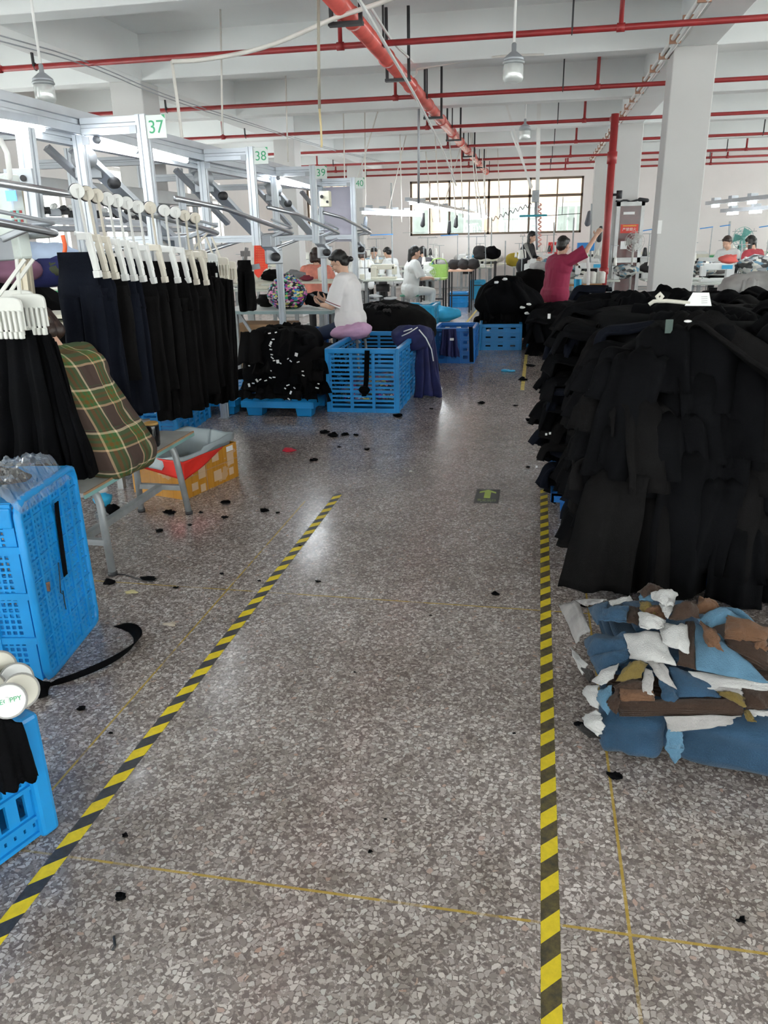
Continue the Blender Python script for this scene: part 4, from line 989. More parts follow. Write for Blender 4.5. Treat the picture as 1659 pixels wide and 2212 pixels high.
for k, (px, py, X) in enumerate(((312, 935, -2.15), (300, 925, -2.3))):
    p = fl(px, py, .48); tag(crumple(p, .06 + .02 * k, 21 + k, .35).build('tissue', mat('white_tissue', (.72, .68, .69), .8), None, True), ('crumpled white tissue on the bench left of the tumbler', 'larger white tissue tucked behind the plaid shirt')[k], 'tissue')
# footwear and bag below the bench
p = fl(245, 1080); sh = root('shoe', p, 'white sneaker sole turned up under the bench', 'shoe')
MB().cap(p + V((0, 0, .15)), p + V((.015, .06, .25)), .035, .042, flat=((.6, -.8, 0), .45)).build('sole', mat('cream_sole', (.62, .58, .48), .6), sh, True)
MB().cap(p + V((-.02, .04, .15)), p + V((-.01, .09, .24)), .03, .04).build('upper', M_tag, sh, True)
tag(crumple(fl(225, 1095), .055, 31, .9).build('blue_box', M_cyan, None, True), 'blue and white wrapped packet under the bench', 'packet')
p = fl(212, 1100) + V((0, 0, .10))
tag(MB().sheet(lambda u, v: p + V((.05 * math.sin(3 * u) - .04 * v, .10 * u, .16 * v - .03 * math.sin(6 * u) * v)), 16, 10, .004).build('plastic_wrap', M_tag, None, True), 'white plastic bag strips hanging under the bench', 'bag')
tag(crumple(fl(243, 1113), .045, 33, .8).build('cloth_scrap', M_cloth, None, True), 'black cloth scrap lying under the bench', 'cloth scrap')
tag(MB().tube([fl(255, 1105) + V((0, 0, .004)), fl(275, 1106) + V((0, 0, .004)), fl(285, 1098) + V((0, 0, .02)), fl(278, 1090) + V((0, 0, .01)), fl(262, 1088) + V((0, 0, .01))], .003, 6).build('cable', M_whitep, None, True), 'thin white cord looping on the floor under the bench', 'cord')

# ------------------------------------------------------------------ floor lint
lint = [(323, 1253, .035), (236, 1260, .03), (370, 1110, .03), (435, 1108, .016), (410, 1135, .012), (488, 1087, .026), (485, 1119, .02), (345, 1148, .02), (362, 1108, .025), (572, 1105, .03), (600, 1108, .012), (678, 995, .03), (650, 972, .0), (700, 936, .04), (720, 942, .045), (745, 940, .03), (768, 941, .022), (793, 972, .02), (733, 966, .012), (1070, 1284, .018), (688, 1257, .012), (1128, 822, .06), (1147, 792, .05), (1146, 910, .045), (1040, 872, .03), (932, 884, .02), (1113, 877, .02), (272, 1805, .009), (262, 1938, .014), (240, 1584, .007), (767, 1452, .005), (800, 1840, .006), (1140, 1010, .016), (1215, 1165, .03), (860, 900, .04), (380, 1270, .012), (1600, 1990, .012), (175, 1532, .014), (560, 1255, .008), (480, 1240, .01), (832, 1770, .005), (1330, 1680, .02), (1255, 1568, .02), (1110, 1585, .006), (1262, 1310, .015), (648, 1180, .008), (930, 1330, .006)]
ln = []
for k in range(6): ln.append(None)
for k, (px, py, s) in enumerate(lint):
    if s <= 0: continue
    p = fl(px, py)
    mb = crumple(p, s, k + 40, .28, 8, .8)
    tag(mb.build('lint_scrap', M_cloth, None, True), 'small black lint scrap on the terrazzo floor', 'scrap', 'black lint scraps on the floor')
for k, (px, py, s, c, lab) in enumerate(((625, 975, .05, (.62, .02, .05), 'red cloth scrap on the floor in front of the pallet'), (1098, 803, .07, (.06, .45, .75), 'light blue cloth scrap on the aisle floor'), (370, 1350, .028, (.5, .42, .33), 'beige paper scrap on the floor near the left tape'), (283, 1281, .025, (.55, .48, .25), 'yellowish scrap on the floor beside the bench leg'), (887, 1018, .012, (.75, .75, .72), 'tiny white scrap in the middle of the aisle'))):
    tag(crumple(fl(px, py), s, 90 + k, .2, 9, .8).build('cloth_scrap', mat('scrap_colour', c, .7), None, True), lab, 'scrap')
tag(MB().tube([fl(247, 2025) + V((0, 0, .003)), fl(249, 2045) + V((0, 0, .003)), fl(243, 2054) + V((0, 0, .003))], .0035, 5).build('thread', M_black, None, True), 'short dark thread on the floor near the lower left', 'thread')
tag(MB().tube([fl(330, 1258) + V((0, 0, .004)), fl(300, 1252) + V((0, 0, .004)), fl(270, 1243) + V((0, 0, .004)), fl(235, 1240) + V((0, 0, .004))], .003, 5).build('thread', M_black, None, True), 'black string running from the bench leg to a lint scrap', 'thread')
# ------------------------------------------------------------------ people
M_skin = mat('skin', (.62, .385, .28), .5, var=.06, nscale=8, spec=.35)
M_hair = mat('black_hair', (.010, .0085, .008), .42, var=.4, nscale=30, bump=.4, bscale=90, stretch=(1, 1, .2))
M_hairb = mat('dark_brown_hair', (.035, .018, .013), .45, var=.4, nscale=30, bump=.4, bscale=90, stretch=(1, 1, .2))
M_lip = mat('lips', (.45, .17, .15), .45)
M_eye = mat('eye_dark', (.015, .012, .012), .25)
def two_bone(S, T, a, b, pole):
    S, T, pole = V(S), V(T), V(pole); d = T - S; L = min(d.length, (a + b) * .999); d.normalize()
    T = S + d * L; x = (a * a - b * b + L * L) / (2 * L); h = math.sqrt(max(a * a - x * x, 0))
    q = pole - d * pole.dot(d); q.normalize()
    return S + d * x + q * h, T
def hand_caps(mb, wr, d, n, side, curl=.5, k=1.0):
    """Palm, four bent fingers and a thumb; d = finger direction, n = palm normal (out of the palm)."""
    d = V(d).normalized(); n = V(n); n = (n - d * n.dot(d)).normalized(); s = d.cross(n) * side     # s points to the thumb side
    pe = wr + d * .085 * k
    mb.cap(wr + d * .01, wr + d * .07 * k, .027 * k, .034 * k, flat=(n, .5))
    for i, (o, L) in enumerate(((.028, .070), (.010, .078), (-.009, .073), (-.027, .058))):
        b = pe - d * .012 + s * o * k; c = curl * (.9 + .12 * i)
        d1 = (d * math.cos(c * .6) + n * math.sin(c * .6)); d2 = (d * math.cos(c * 1.5) + n * math.sin(c * 1.5)); d3 = (d * math.cos(c * 2.2) + n * math.sin(c * 2.2))
        p1 = b + d1 * L * .45 * k; p2 = p1 + d2 * L * .33 * k; p3 = p2 + d3 * L * .25 * k
        mb.cap(b, p1, .0093 * k, .0086 * k, 10, 3); mb.cap(p1, p2, .0086 * k, .0078 * k, 10, 3); mb.cap(p2, p3, .0078 * k, .0068 * k, 10, 3)
    tb = wr + d * .022 * k + s * .026 * k
    t1 = tb + (d * .55 + s * .75 + n * .35).normalized() * .042 * k; t2 = t1 + (d * .85 + s * .25 + n * .45).normalized() * .033 * k
    mb.cap(tb, t1, .0125 * k, .0105 * k, 10, 3); mb.cap(t1, t2, .0105 * k, .008 * k, 10, 3)
PEOPLE = []
def person(loc, yaw, label, seat=.46, stand=False, l1=8, l2=15, head=20, turn=0, hands=None, hair='bun', mh=None, shirt=None, pants=None, sleeve='short', s=1.0,
           voxel=.009, loose=1.0, hem=0.0, hc=(.5, .5), shoes=None, wide=1.0, hair_extra=None, face=True, waist=None, knee=.40, handdir=None, folds=.008, knee_z=None, cape=None):
    f = V((math.cos(yaw), math.sin(yaw), 0)); l = V((-math.sin(yaw), math.cos(yaw), 0)); z = V((0, 0, 1)); loc = V(loc)
    R = root('person', loc, label, 'person'); PEOPLE.append((loc.x, loc.y, yaw))
    L2 = lambda x, y, zz: loc + f * x * s + l * y * s + z * zz * s
    rd = math.radians
    hz = (.86 if stand else seat / s + .085)
    hip = V((0, 0, hz)); d1 = V((math.sin(rd(l1)), 0, math.cos(rd(l1)))); d2 = V((math.sin(rd(l2)), 0, math.cos(rd(l2)))); dh = V((math.sin(rd((l2 + head) / 2)), 0, math.cos(rd((l2 + head) / 2))))
    wst = hip + d1 * .18; chest = wst + (d1 + d2).normalized() * .19; nk = chest + d2 * .13; hcn = nk + dh * .155 + V((.012, 0, 0))
    W = lambda v: L2(v.x, v.y, v.z)
    # head axes
    hp, ht = rd(head), rd(turn)
    hf = V((math.cos(hp) * math.cos(ht), math.cos(hp) * math.sin(ht), -math.sin(hp))); hl = V((-math.sin(ht), math.cos(ht), 0)); hu = hf.cross(hl)
    toW = lambda v: f * v.x + l * v.y + z * v.z
    HF, HL, HU = toW(hf), toW(hl), toW(hu); HC = W(hcn)
    HM = Matrix(((HF.x, HL.x, HU.x), (HF.y, HL.y, HU.y), (HF.z, HL.z, HU.z)))
    H = lambda a, b, c: HC + (HF * a + HL * b + HU * c) * s
    mb = MB()
    mb.ell(H(-.012, 0, .028), (.093 * s, .074 * s, .088 * s), HM); mb.ell(H(.018, 0, -.035), (.066 * s, .060 * s, .074 * s), HM)
    mb.ell(H(.046, 0, -.078), (.030 * s, .032 * s, .026 * s), HM)
    if face:
        mb.cap(H(.080, 0, .006), H(.102, 0, -.026), .0085 * s, .0135 * s, 10); mb.ell(H(.093, .011, -.031), (.011 * s, .009 * s, .008 * s), HM); mb.ell(H(.093, -.011, -.031), (.011 * s, .009 * s, .008 * s), HM)
        mb.cap(H(.072, -.034, .026), H(.072, .034, .026), .013 * s, None, 10)
        mb.cap(H(.078, -.018, -.053), H(.078, .018, -.053), .0085 * s, None, 10); mb.cap(H(.075, -.015, -.063), H(.075, .015, -.063), .0085 * s, None, 10)
        for q in (1, -1): mb.ell(H(.058, .034 * q, -.022), (.026 * s, .022 * s, .024 * s), HM)
    for q in (1, -1): mb.ell(H(-.006, .075 * q, -.012), (.020 * s, .009 * s, .032 * s), HM)
    mb.cap(W(nk - d2 * .05), H(-.02, 0, -.05), .052 * s, .048 * s)
    # trunk
    def trunk(mb, g, top=True, lo=0.0):
        mb.cap(L2(hip.x - .01, -.075, hip.z), L2(hip.x - .01, .075, hip.z), (.118 + g) * s, None, 16)
        mb.cap(W(wst) - l * .05 * s, W(wst) + l * .05 * s, (.103 * wide + g) * s, None, 16); mb.cap(W(hip + d1 * .02), W(chest), (.112 * wide + g) * s, (.115 * wide + g) * s, 16)
        mb.cap(W(chest) - l * .075 * s, W(chest) + l * .075 * s, (.110 * wide + g) * s, None, 16)
        if top: mb.cap(W(nk - d2 * .045) - l * .11 * s, W(nk - d2 * .045) + l * .11 * s, (.056 + g) * s, None, 14)
    trunk(mb, 0)
    sh = {}; el = {}; wr = {}
    for q, nm in ((1, 'L'), (-1, 'R')):
        S = nk - d2 * .05 + V((.0, .172 * q * wide, 0)); T = V(hands[0 if q == 1 else 1]) if hands else V((.34, .13 * q, hz + .2))
        E, T = two_bone(S, T, .275, .245, V((-.35, .75 * q, -.8)))
        sh[nm], el[nm], wr[nm] = S, E, T
        mb.cap(W(S), W(E), .046 * s, .037 * s); mb.cap(W(E), W(T), .037 * s, .026 * s)
        hd = V(handdir[0 if q == 1 else 1][0]) if handdir else (T - E).normalized(); hn = V(handdir[0 if q == 1 else 1][1]) if handdir else V((0, -q * .3, -.8))
        hand_caps(mb, W(T), toW(hd), toW(hn), -q if True else q, hc[0 if q == 1 else 1], s * (1.0 if voxel < .007 else 1.12))
    # legs
    legs = {}
    for q in (1, -1):
        hj = hip + V((0, .085 * q, -.02))
        if stand: kn = V((.03, .085 * q, .46)); an = V((-.01, .085 * q, .085))
        else: kn = V((knee, .12 * q, (knee_z or seat + .04 * s) / s)); an = V((knee - .02, .12 * q, .085))
        legs[q] = (hj, kn, an)
        mb.cap(W(hj), W(kn), .078 * s, .055 * s); mb.cap(W(kn), W(an), .052 * s, .034 * s); mb.cap(W(an + V((-.02, 0, -.04))), W(an + V((.12, 0, -.055))), .034 * s, .028 * s)
    remesh(mb, 'body', M_skin, R, voxel, 2)
    # clothes
    mb = MB(); g = .018 * loose
    bot = hip + V((-.0, 0, -.02 - hem))
    trunk(mb, g)
    if cape:
        for q in (-1, -.35, .35, 1): mb.cap(W(nk - d2 * .10 + V((-.02, .085 * q, 0))), L2(bot.x - .06, .115 * q, bot.z + .02), cape[0] * s, cape[1] * s, 16)
    for q in (1, -1): mb.cap(L2(bot.x - .0, .052 * q, bot.z + .03), W(chest) + l * .055 * q * s, (.112 + g) * s, (.102 + g) * s, 16)
    mb.cap(L2(bot.x - .005, -.08, bot.z + .06), L2(bot.x - .005, .08, bot.z + .06), (.122 + g) * s, None, 16)
    for q, nm in ((1, 'L'), (-1, 'R')):
        S, E, T = sh[nm], el[nm], wr[nm]
        mb.cap(W(S), W(S.lerp(E, .4)), (.058 + g * .6) * s, (.056 + g * .8) * s)
        e = .95 if sleeve == 'short' else 1.0
        mb.cyl(W(S), W(S.lerp(E, e)), (.052 + g * .6) * s, (.050 + g * 1.1) * s, 16)
        if sleeve == 'long': mb.cap(W(S.lerp(E, .9)), W(E), (.046 + g * .6) * s); mb.cyl(W(E), W(E.lerp(T, .93)), (.043 + g * .5) * s, (.034 + g * .3) * s, 14); mb.cap(W(E), W(E.lerp(T, .5)), (.044 + g * .5) * s, (.038 + g * .3) * s)
    shirt_o = remesh(mb, 'shirt', shirt, R, max(voxel, .008), 3, disp=[(7, folds, (1, 1, 1.2)), (16, folds * .5, (1, 1, .7))])
    mb = MB()
    mb.cap(L2(hip.x - .01, -.075, hip.z - .01), L2(hip.x - .01, .075, hip.z - .01), .126 * s, None, 16)
    for q in (1, -1):
        hj, kn, an = legs[q]
        mb.cap(W(hj), W(kn), .092 * s, .070 * s); mb.cap(W(kn), W(kn.lerp(an, .5)), .068 * s, .056 * s); mb.cyl(W(kn), W(kn.lerp(an, .96)), .066 * s, .055 * s, 16)
    remesh(mb, 'trousers', pants, R, max(voxel, .009), 3, disp=[(9, .006, (1, 1, 1))])
    for q in (1, -1):
        an = legs[q][2]; mb = MB()
        mb.cap(W(an + V((-.03, 0, -.045))), W(an + V((.14, 0, -.055))), .040 * s, .034 * s); mb.box(W(an + V((.06, 0, -.078))), (.2 * s, .075 * s, .012 * s), yaw)
        mb.build('shoe', shoes or M_black, R, True)
    # hair
    mb = MB(); mh = mh or M_hair
    mb.ell(H(-.026, 0, .040), (.094 * s, .083 * s, .092 * s), HM); mb.ell(H(-.055, 0, -.005), (.060 * s, .075 * s, .075 * s), HM)
    mb.cap(H(.055, -.02, .088), H(.02, -.05, .07), .022 * s, .03 * s); mb.cap(H(.055, .02, .088), H(.02, .05, .07), .022 * s, .03 * s)
    if hair == 'bun':
        mb.cap(H(-.09, 0, -.02), H(-.115, 0, -.035), .045 * s, .03 * s); mb.ell(H(-.132, 0, -.04), (.030 * s, .042 * s, .030 * s), HM)
    elif hair == 'ponytail':
        b = H(-.115, 0, .03)
        mb.cap(H(-.09, 0, .03), b, .035 * s, .03 * s); e = b - z * .34 * s - HF * .02 * s; mb.cap(b, b.lerp(e, .5), .032 * s, .036 * s); mb.cap(b.lerp(e, .5), e, .036 * s, .014 * s)
    elif hair == 'long':
        for q in (-.05, 0, .05): mb.cap(H(-.06, q, .02), H(-.05, q * 1.3, .02) - z * .24 * s - HF * .03 * s, .045 * s, .03 * s)
    elif hair == 'bob':
        for q in (-.055, 0, .055): mb.cap(H(-.045, q, .01), H(-.05, q, -.07), .05 * s, .045 * s)
    remesh(mb, 'hair', mh, R, max(voxel * .8, .006), 2, disp=[(40, .004, (1, 1, .3))])
    if face and voxel < .007:
        for q in (1, -1):
            MB().ell(H(.0815, .031 * q, .004), (.006 * s, .013 * s, .0045 * s), HM).build('eye', M_eye, R, True)
            MB().cap(H(.083, .02 * q, .027), H(.079, .045 * q, .028), .003 * s, .002 * s, 8).build('eyebrow', M_hair, R, True)
        MB().cap(H(.0865, -.016, -.058), H(.0865, .016, -.058), .0045 * s, None, 8).build('lips', M_lip, R, True)
    return R, dict(W=W, H=H, hip=hip, wr=wr, el=el, sh=sh, f=f, l=l, HM=HM, nk=nk, chest=chest)

# seated woman in white with a phone
M_whites = mat('white_tee', (.74, .71, .71), .8, var=.04, nscale=4, bump=.15, bscale=180)
M_jeans = mat('navy_trousers', (.012, .022, .055), .8, var=.25, bump=.2, bscale=150)
pw = at(757, 712, 8.12); pw.z = 0
P1, B1_ = person((pw.x, pw.y, 0), PI - .12, 'seated woman in a loose white tee and navy trousers looking down at a phone', seat=.615, l1=2, l2=8, head=32, turn=4, knee_z=.56,
    hands=((.31, .04, .93), (.30, -.05, .96)), handdir=(((.8, -.15, .35), (-.3, -.3, .9)), ((.7, .15, .45), (-.3, .3, .9))), hair='bun', shirt=M_whites, pants=M_jeans, s=.95, voxel=.0055, loose=2.0, hem=.0, wide=.95, knee=.42, hc=(.7, .6), folds=.009)
ph = B1_['W'](V((.39, .0, 1.0)))
q = root('phone', ph, 'phone held in both hands by the seated woman in white', 'phone')
Mp = Matrix.Rotation(PI - .12, 3, 'Z') @ Matrix.Rotation(-.6, 3, 'Y')
MB().box(ph, (.15, .075, .009), M=Mp).build('phone_body', M_black, q, bevel=.004)
MB().box(ph + Mp @ V((0, 0, .0052)), (.142, .069, .001), M=Mp).build('screen', mat('dim_screen', (.12, .13, .15), .1), q)
W = B1_['W']
E_ = B1_['el']['L']; S_ = B1_['sh']['L']
c = W(S_.lerp(E_, .86)); ax = (W(E_) - W(S_)).normalized()
d_, s_, u_ = frame_of(ax)
MB().tube([c + (s_ * math.cos(a) + u_ * math.sin(a)) * .084 for a in [2 * PI * i / 24 for i in range(24)]], .004, 6, True).build('sleeve_piping', mat('maroon_piping', (.2, .02, .03), .6), P1, True)
# stool with the lilac jacket
st = V((pw.x + .02, pw.y - .02, 0))
sq = root('stool', st, 'dark stool hidden under the woman in white', 'stool')
MB().cyl(st + V((0, 0, .55)), st + V((0, 0, .59)), .19, n=24).build('seat', M_black, sq, True)
for a in (0.5, 2.1, 3.7, 5.3): MB().cyl(st + V((.14 * math.cos(a), .14 * math.sin(a), .55)), st + V((.19 * math.cos(a), .19 * math.sin(a), 0)), .014, n=8).build('leg', M_steel, sq, True)
M_lil = mat('lilac_cloth', (.60, .36, .55), .75, var=.1, bump=.2)
p = at(760, 715, 7.93)
mb = MB().ell(p, (.20, .15, .085), Matrix.Rotation(-.12, 3, 'Y'), 40, 24)
for i, q_ in enumerate(mb.v):
    d = (q_ - p); mb.v[i] = q_ + d.normalized() * (.035 * noise.noise(q_ * 9) + .022 * noise.noise(q_ * 22) + .010 * noise.noise(q_ * 45))
tag(mb.build('jacket', M_lil, None, True), 'crumpled lilac jacket spread over the stool under the woman in white', 'jacket')

# plaid shirt
def plaid():
    m, nt, b = new_mat('plaid_flannel'); vec = coords(nt)
    sx = nt.nodes.new('ShaderNodeSeparateXYZ'); nt.links.new(vec, sx.inputs[0])
    def bands(c, per, off):
        t = mth(nt, 'FRACT', mth(nt, 'MULTIPLY_ADD', c, 1 / per, off))
        return ramp(nt, t, [(0, (.075, .050, .042)), (.48, (.62, .42, .26)), (.525, (.055, .14, .05)), (.60, (.17, .085, .022)), (.68, (.055, .14, .05)), (.74, (.14, .10, .025)), (.80, (.055, .14, .05)), (.88, (.72, .58, .40)), (.93, (.075, .050, .042)), (.975, (.045, .13, .06)), (.988, (.075, .050, .042))], 'CONSTANT')
    h = mth(nt, 'SUBTRACT', sx.outputs[2], .56)
    xc = mth(nt, 'MULTIPLY', mth(nt, 'MULTIPLY_ADD', h, .4, .33), mth(nt, 'MULTIPLY', h, -1.0))      # spine curve of the hunched back
    yy = mth(nt, 'MULTIPLY', mth(nt, 'ARCTAN2', sx.outputs[1], mth(nt, 'SUBTRACT', sx.outputs[0], xc)), .17)
    col = mixc(nt, .5, bands(yy, .185, .45), bands(mth(nt, 'ADD', sx.outputs[2], mth(nt, 'MULTIPLY', sx.outputs[0], .12)), .185, .15))
    nt.links.new(col, b.inputs['Base Color']); b.inputs['Roughness'].default_value = .9; b.inputs['Specular IOR Level'].default_value = .2
    bn_ = nt.nodes.new('ShaderNodeBump'); bn_.inputs['Strength'].default_value = .2; bn_.inputs['Distance'].default_value = .003
    nt.links.new(ntex(nt, vec, 260, 2), bn_.inputs['Height']); nt.links.new(bn_.outputs['Normal'], b.inputs['Normal'])
    return m
P2, B2 = person((-2.09, 3.46, 0), PI - .1, 'person in a brown and green plaid shirt hunched on the low bench', seat=.475, l1=18, l2=38, head=40, turn=0, hands=((.45, .1, .62), (.45, -.1, .62)), hair='bob', mh=M_hairb,
    shirt=plaid(), pants=M_black, sleeve='long', voxel=.008, loose=1.1, hem=.03, knee=.45, wide=.92, s=1.07, folds=.010, cape=(.085, .10))
H = B2['H']
k_ = root('hair_clip', H(-.12, .0, .0), 'patterned claw clip in the hair of the plaid shirted person', 'hair clip')
mc_ = mat('tortoise_clip', (.55, .38, .22), .25, var=.7, nscale=60)
MB().cap(H(-.112, .03, .03), H(-.125, .03, -.05), .012, .010, flat=(B2['HM'].col[0], .6)).build('claw', mc_, k_, True); MB().cap(H(-.112, .058, .03), H(-.118, .058, -.05), .011, .009).build('claw', mc_, k_, True)

# maroon shirt on a wooden stool, arm raised
M_maroon = mat('maroon_tee', (.30, .018, .065), .8, var=.08, bump=.15, bscale=120)
pm = at(1198, 655, 12.6)
P3, B3 = person((pm.x, pm.y, 0), .62, 'person in a maroon tee and glasses on a wooden stool reaching up with one arm', seat=.56, l1=4, l2=10, head=10, turn=20, hands=((.33, .2, .95), (.40, -.30, 1.36)), hair='short', shirt=M_maroon, pants=M_black, s=1.10, loose=2.1, hem=.03, wide=1.0)
H = B3['H']; g_ = root('glasses', H(.08, 0, 0), 'thin framed glasses worn by the person in maroon', 'glasses')
MB().tube([H(.02, -.078, .0), H(.09, -.065, 0), H(.1, -.04, -.012), H(.1, 0, .002), H(.1, .04, -.012), H(.09, .065, 0), H(.02, .078, 0)], .004, 6).build('glasses_frame', M_whitep, g_, True)
stl = V((pm.x, pm.y, 0)); sq = root('stool', stl, 'worn wooden stool under the person in maroon', 'stool')
M_wood = mat('stool_wood', (.46, .24, .10), .6, var=.2, nscale=9, stretch=(1, 1, .2))
MB().box(stl + V((0, -.02, .53)), (.42, .26, .035), .15).build('seat', M_wood, sq, bevel=.006)
for a, b in ((-1, -1), (1, -1), (-1, 1), (1, 1)): MB().bar(stl + V((a * .15, b * .09 - .02, .515)), stl + V((a * .2, b * .13 - .02, 0)), .045, .04).build('leg', M_wood, sq)
MB().bar(stl + V((-.17, -.13, .3)), stl + V((.17, -.13, .3)), .03, .02).build('stretcher', M_wood, sq)

# the others
M_pink = mat('coral_blouse', (.78, .27, .20), .8, var=.15, nscale=12)
M_grayt = mat('pale_grey_tee', (.70, .72, .71), .8, var=.04)
M_blk = mat('black_jacket', (.012, .012, .014), .8)
M_redp = mat('red_trousers', (.45, .02, .03), .7)
M_rose = mat('dusty_red_top', (.38, .045, .06), .8, var=.08)
p = at(683, 600, 12.6); person((p.x, p.y, 0), 1.75, 'person with tied dark hair in a coral blouse seated behind the sequin bag', seat=.5, hair='bob', mh=M_hairb, shirt=M_pink, pants=M_black, s=1.06, loose=1.5)
p = at(886, 635, 15.2); person((p.x, p.y, 0), .45, 'person with a long ponytail in a pale grey tee at the sewing table', seat=.5, hair='ponytail', turn=0, head=12, shirt=M_grayt, pants=M_grayt, s=1.02, loose=1.9, hem=.05, l2=8)
p = at(1131, 600, 18.3); person((p.x, p.y, 0), -.35, 'standing person in a black jacket and red trousers before the rear window', stand=True, hair='long', head=25, hands=((.3, .12, 1.05), (.32, -.1, 1.02)), shirt=M_blk, pants=M_redp, sleeve='long', s=.985, loose=1.4)
for (px, py, Y, yaw, lab, hr, sh_, mhh) in ((806, 590, 19.5, -1.2, 'dark haired person in pale blue bending over a far sewing table', 'short', mat('pale_blue_top', (.42, .58, .70), .8), M_hair), (851, 590, 18.6, 2.6, 'dark haired person in white left of the ponytailed worker', 'bun', M_grayt, M_hair), (913, 585, 19.0, 1.7, 'long haired person in dark grey just right of the ponytailed worker', 'long', mat('dark_grey_top', (.10, .10, .11), .8), M_hair), (787, 590, 17.2, 2.0, 'brown haired person half hidden by the post of frame 40', 'bob', M_grayt, M_hairb),
    (1578, 560, 17.0, -2.3, 'brown haired person in white sewing beside the green fan', 'short', M_grayt, M_hairb), (1636, 560, 16.2, 2.2, 'long haired person in a dusty red top at the right edge', 'long', M_rose, M_hair)):
    p = at(px, py, Y); person((p.x, p.y, 0), yaw, lab, seat=.60 if px > 1500 else .48, hair=hr, mh=mhh, shirt=sh_, pants=M_black, l2=22, head=30, voxel=.011, face=True)
# ------------------------------------------------------------------ blue pallets
def pallet(o, w, d, h, lab, mt, rz=0.0, feet=3):
    """Plastic pallet: slotted deck with a lip on hollow block feet; o = centre on the floor."""
    o = V(o); r = root('pallet', o, lab, 'pallet', 'blue plastic pallets')
    Mz = Matrix.Rotation(rz, 3, 'Z'); ex = Mz @ V((1, 0, 0)); ey = Mz @ V((0, 1, 0))
    mb = MB().lattice(o - ex * w / 2 - ey * d / 2 + V((0, 0, h - .012)), ex, ey, w, d, 8, 12, .4, .5, .022, .05, .05)
    for a in (-1, 1):
        mb.bar(o + ex * a * (w / 2 - .01) - ey * d / 2 + V((0, 0, h - .03)), o + ex * a * (w / 2 - .01) + ey * d / 2 + V((0, 0, h - .03)), .02, .06)
        mb.bar(o + ey * a * (d / 2 - .01) - ex * w / 2 + V((0, 0, h - .03)), o + ey * a * (d / 2 - .01) + ex * w / 2 + V((0, 0, h - .03)), .02, .06)
    mb.build('deck', mt, r, bevel=.003)
    for i in range(2 if w < .9 else 3):
        for j in range(feet):
            n = 2 if w < .9 else 3
            x = (-.5 + (.16 if n == 2 else .1) + i * ((.68 if n == 2 else .4))) * w; y = (-.5 + .1 + j * .8 / (feet - 1)) * d
            c = o + ex * x + ey * y; q = MB(); a, b = .085, .068
            P = [c + ex * s1 * k + ey * s2 * k + V((0, 0, zz)) for zz, k in ((0, b), (h - .024, a)) for s1, s2 in ((-1, -1), (1, -1), (1, 1), (-1, 1))]
            q.add(P, [(3, 2, 1, 0), (4, 5, 6, 7), (0, 1, 5, 4), (1, 2, 6, 5), (2, 3, 7, 6), (3, 0, 4, 7)]); q.build('foot', mt, r, bevel=.006)
    return r

# ------------------------------------------------------------------ tall trouser pile on the right
RP = random.Random(11)
pallet((.87, 3.83, 0), 1.2, .88, .14, 'deep blue pallet under the near end of the tall black trouser pile', M_blued)
pallet((.78, 4.98, 0), 1.30, 1.30, .14, 'deep blue pallet under the far end of the tall black trouser pile', M_blued)
pallet((.85, 6.5, 0), 1.30, 1.2, .14, 'deep blue pallet hidden behind the tall black trouser pile', M_blued)
core = [(.30, 1.75, 3.40, 4.31, .14, 1.13), (.21, 1.7, 4.33, 5.66, .14, 1.11), (.36, 1.75, 5.68, 7.05, .14, 1.08)]
for k, c_ in enumerate(core):
    tag(mound(*c_, k * 3.1, 6, '', None, .04).build('folded_trousers', M_cloth, None, True), 'dense black folded trousers filling the heart of the tall pile', 'trousers', 'hearts of the tall black trouser pile', 'stuff')
def droop(seed, w, inn, out, hang, flare):
    """Folded trouser leg that lies in the pile (local -y), comes out over the edge (y = 0) and hangs down."""
    rr = random.Random(seed); ph = rr.uniform(0, 6.3); tw = rr.uniform(-.25, .25)
    tot = inn + out + hang; ro = .05
    def path(s):
        if s < inn: return V((0, s - inn, 0)), 0
        s -= inn
        if s < out: a = s / out * PI / 2 * .92; return V((0, out * .72 * math.sin(a), -out * .64 * (1 - math.cos(a)))), a
        s -= out; a = PI / 2 * .92
        return V((0, out * .72 * math.sin(a) + s * math.cos(a), -out * .64 * (1 - math.cos(a)) - s * math.sin(a))), a
    def f(u, v):
        s = u * tot; p, a = path(s); t = max(0, (s - inn) / max(out + hang, .01))
        ww = w * (1 + flare * t); x = (v - .5) * ww
        nrm = V((0, math.sin(a), math.cos(a)))
        rip = (.012 + .020 * t) * math.sin(2 * PI * (v * 1.6) + ph + 1.5 * t) + .010 * math.sin(2 * PI * v * 3.7 + ph * 2)
        p = p + V((x + tw * t * hang, 0, 0)) + nrm * (rip - .05 * (abs(v - .5) * 2) ** 2 * .5)
        return p + noise.noise_vector(V((s * 7, v * 2.5, seed * 1.3))) * .012
    mb = MB().sheet(f, 22, 10, .009)
    return mb
short = [droop(100 + i, RP.uniform(.15, .22), .16, .07, RP.uniform(.03, .12), .25) for i in range(7)]
longd = [droop(200 + i, RP.uniform(.17, .24), .16, .09, h, .22) for i, h in enumerate((.22, .30, .38, .46, .34, .52))]
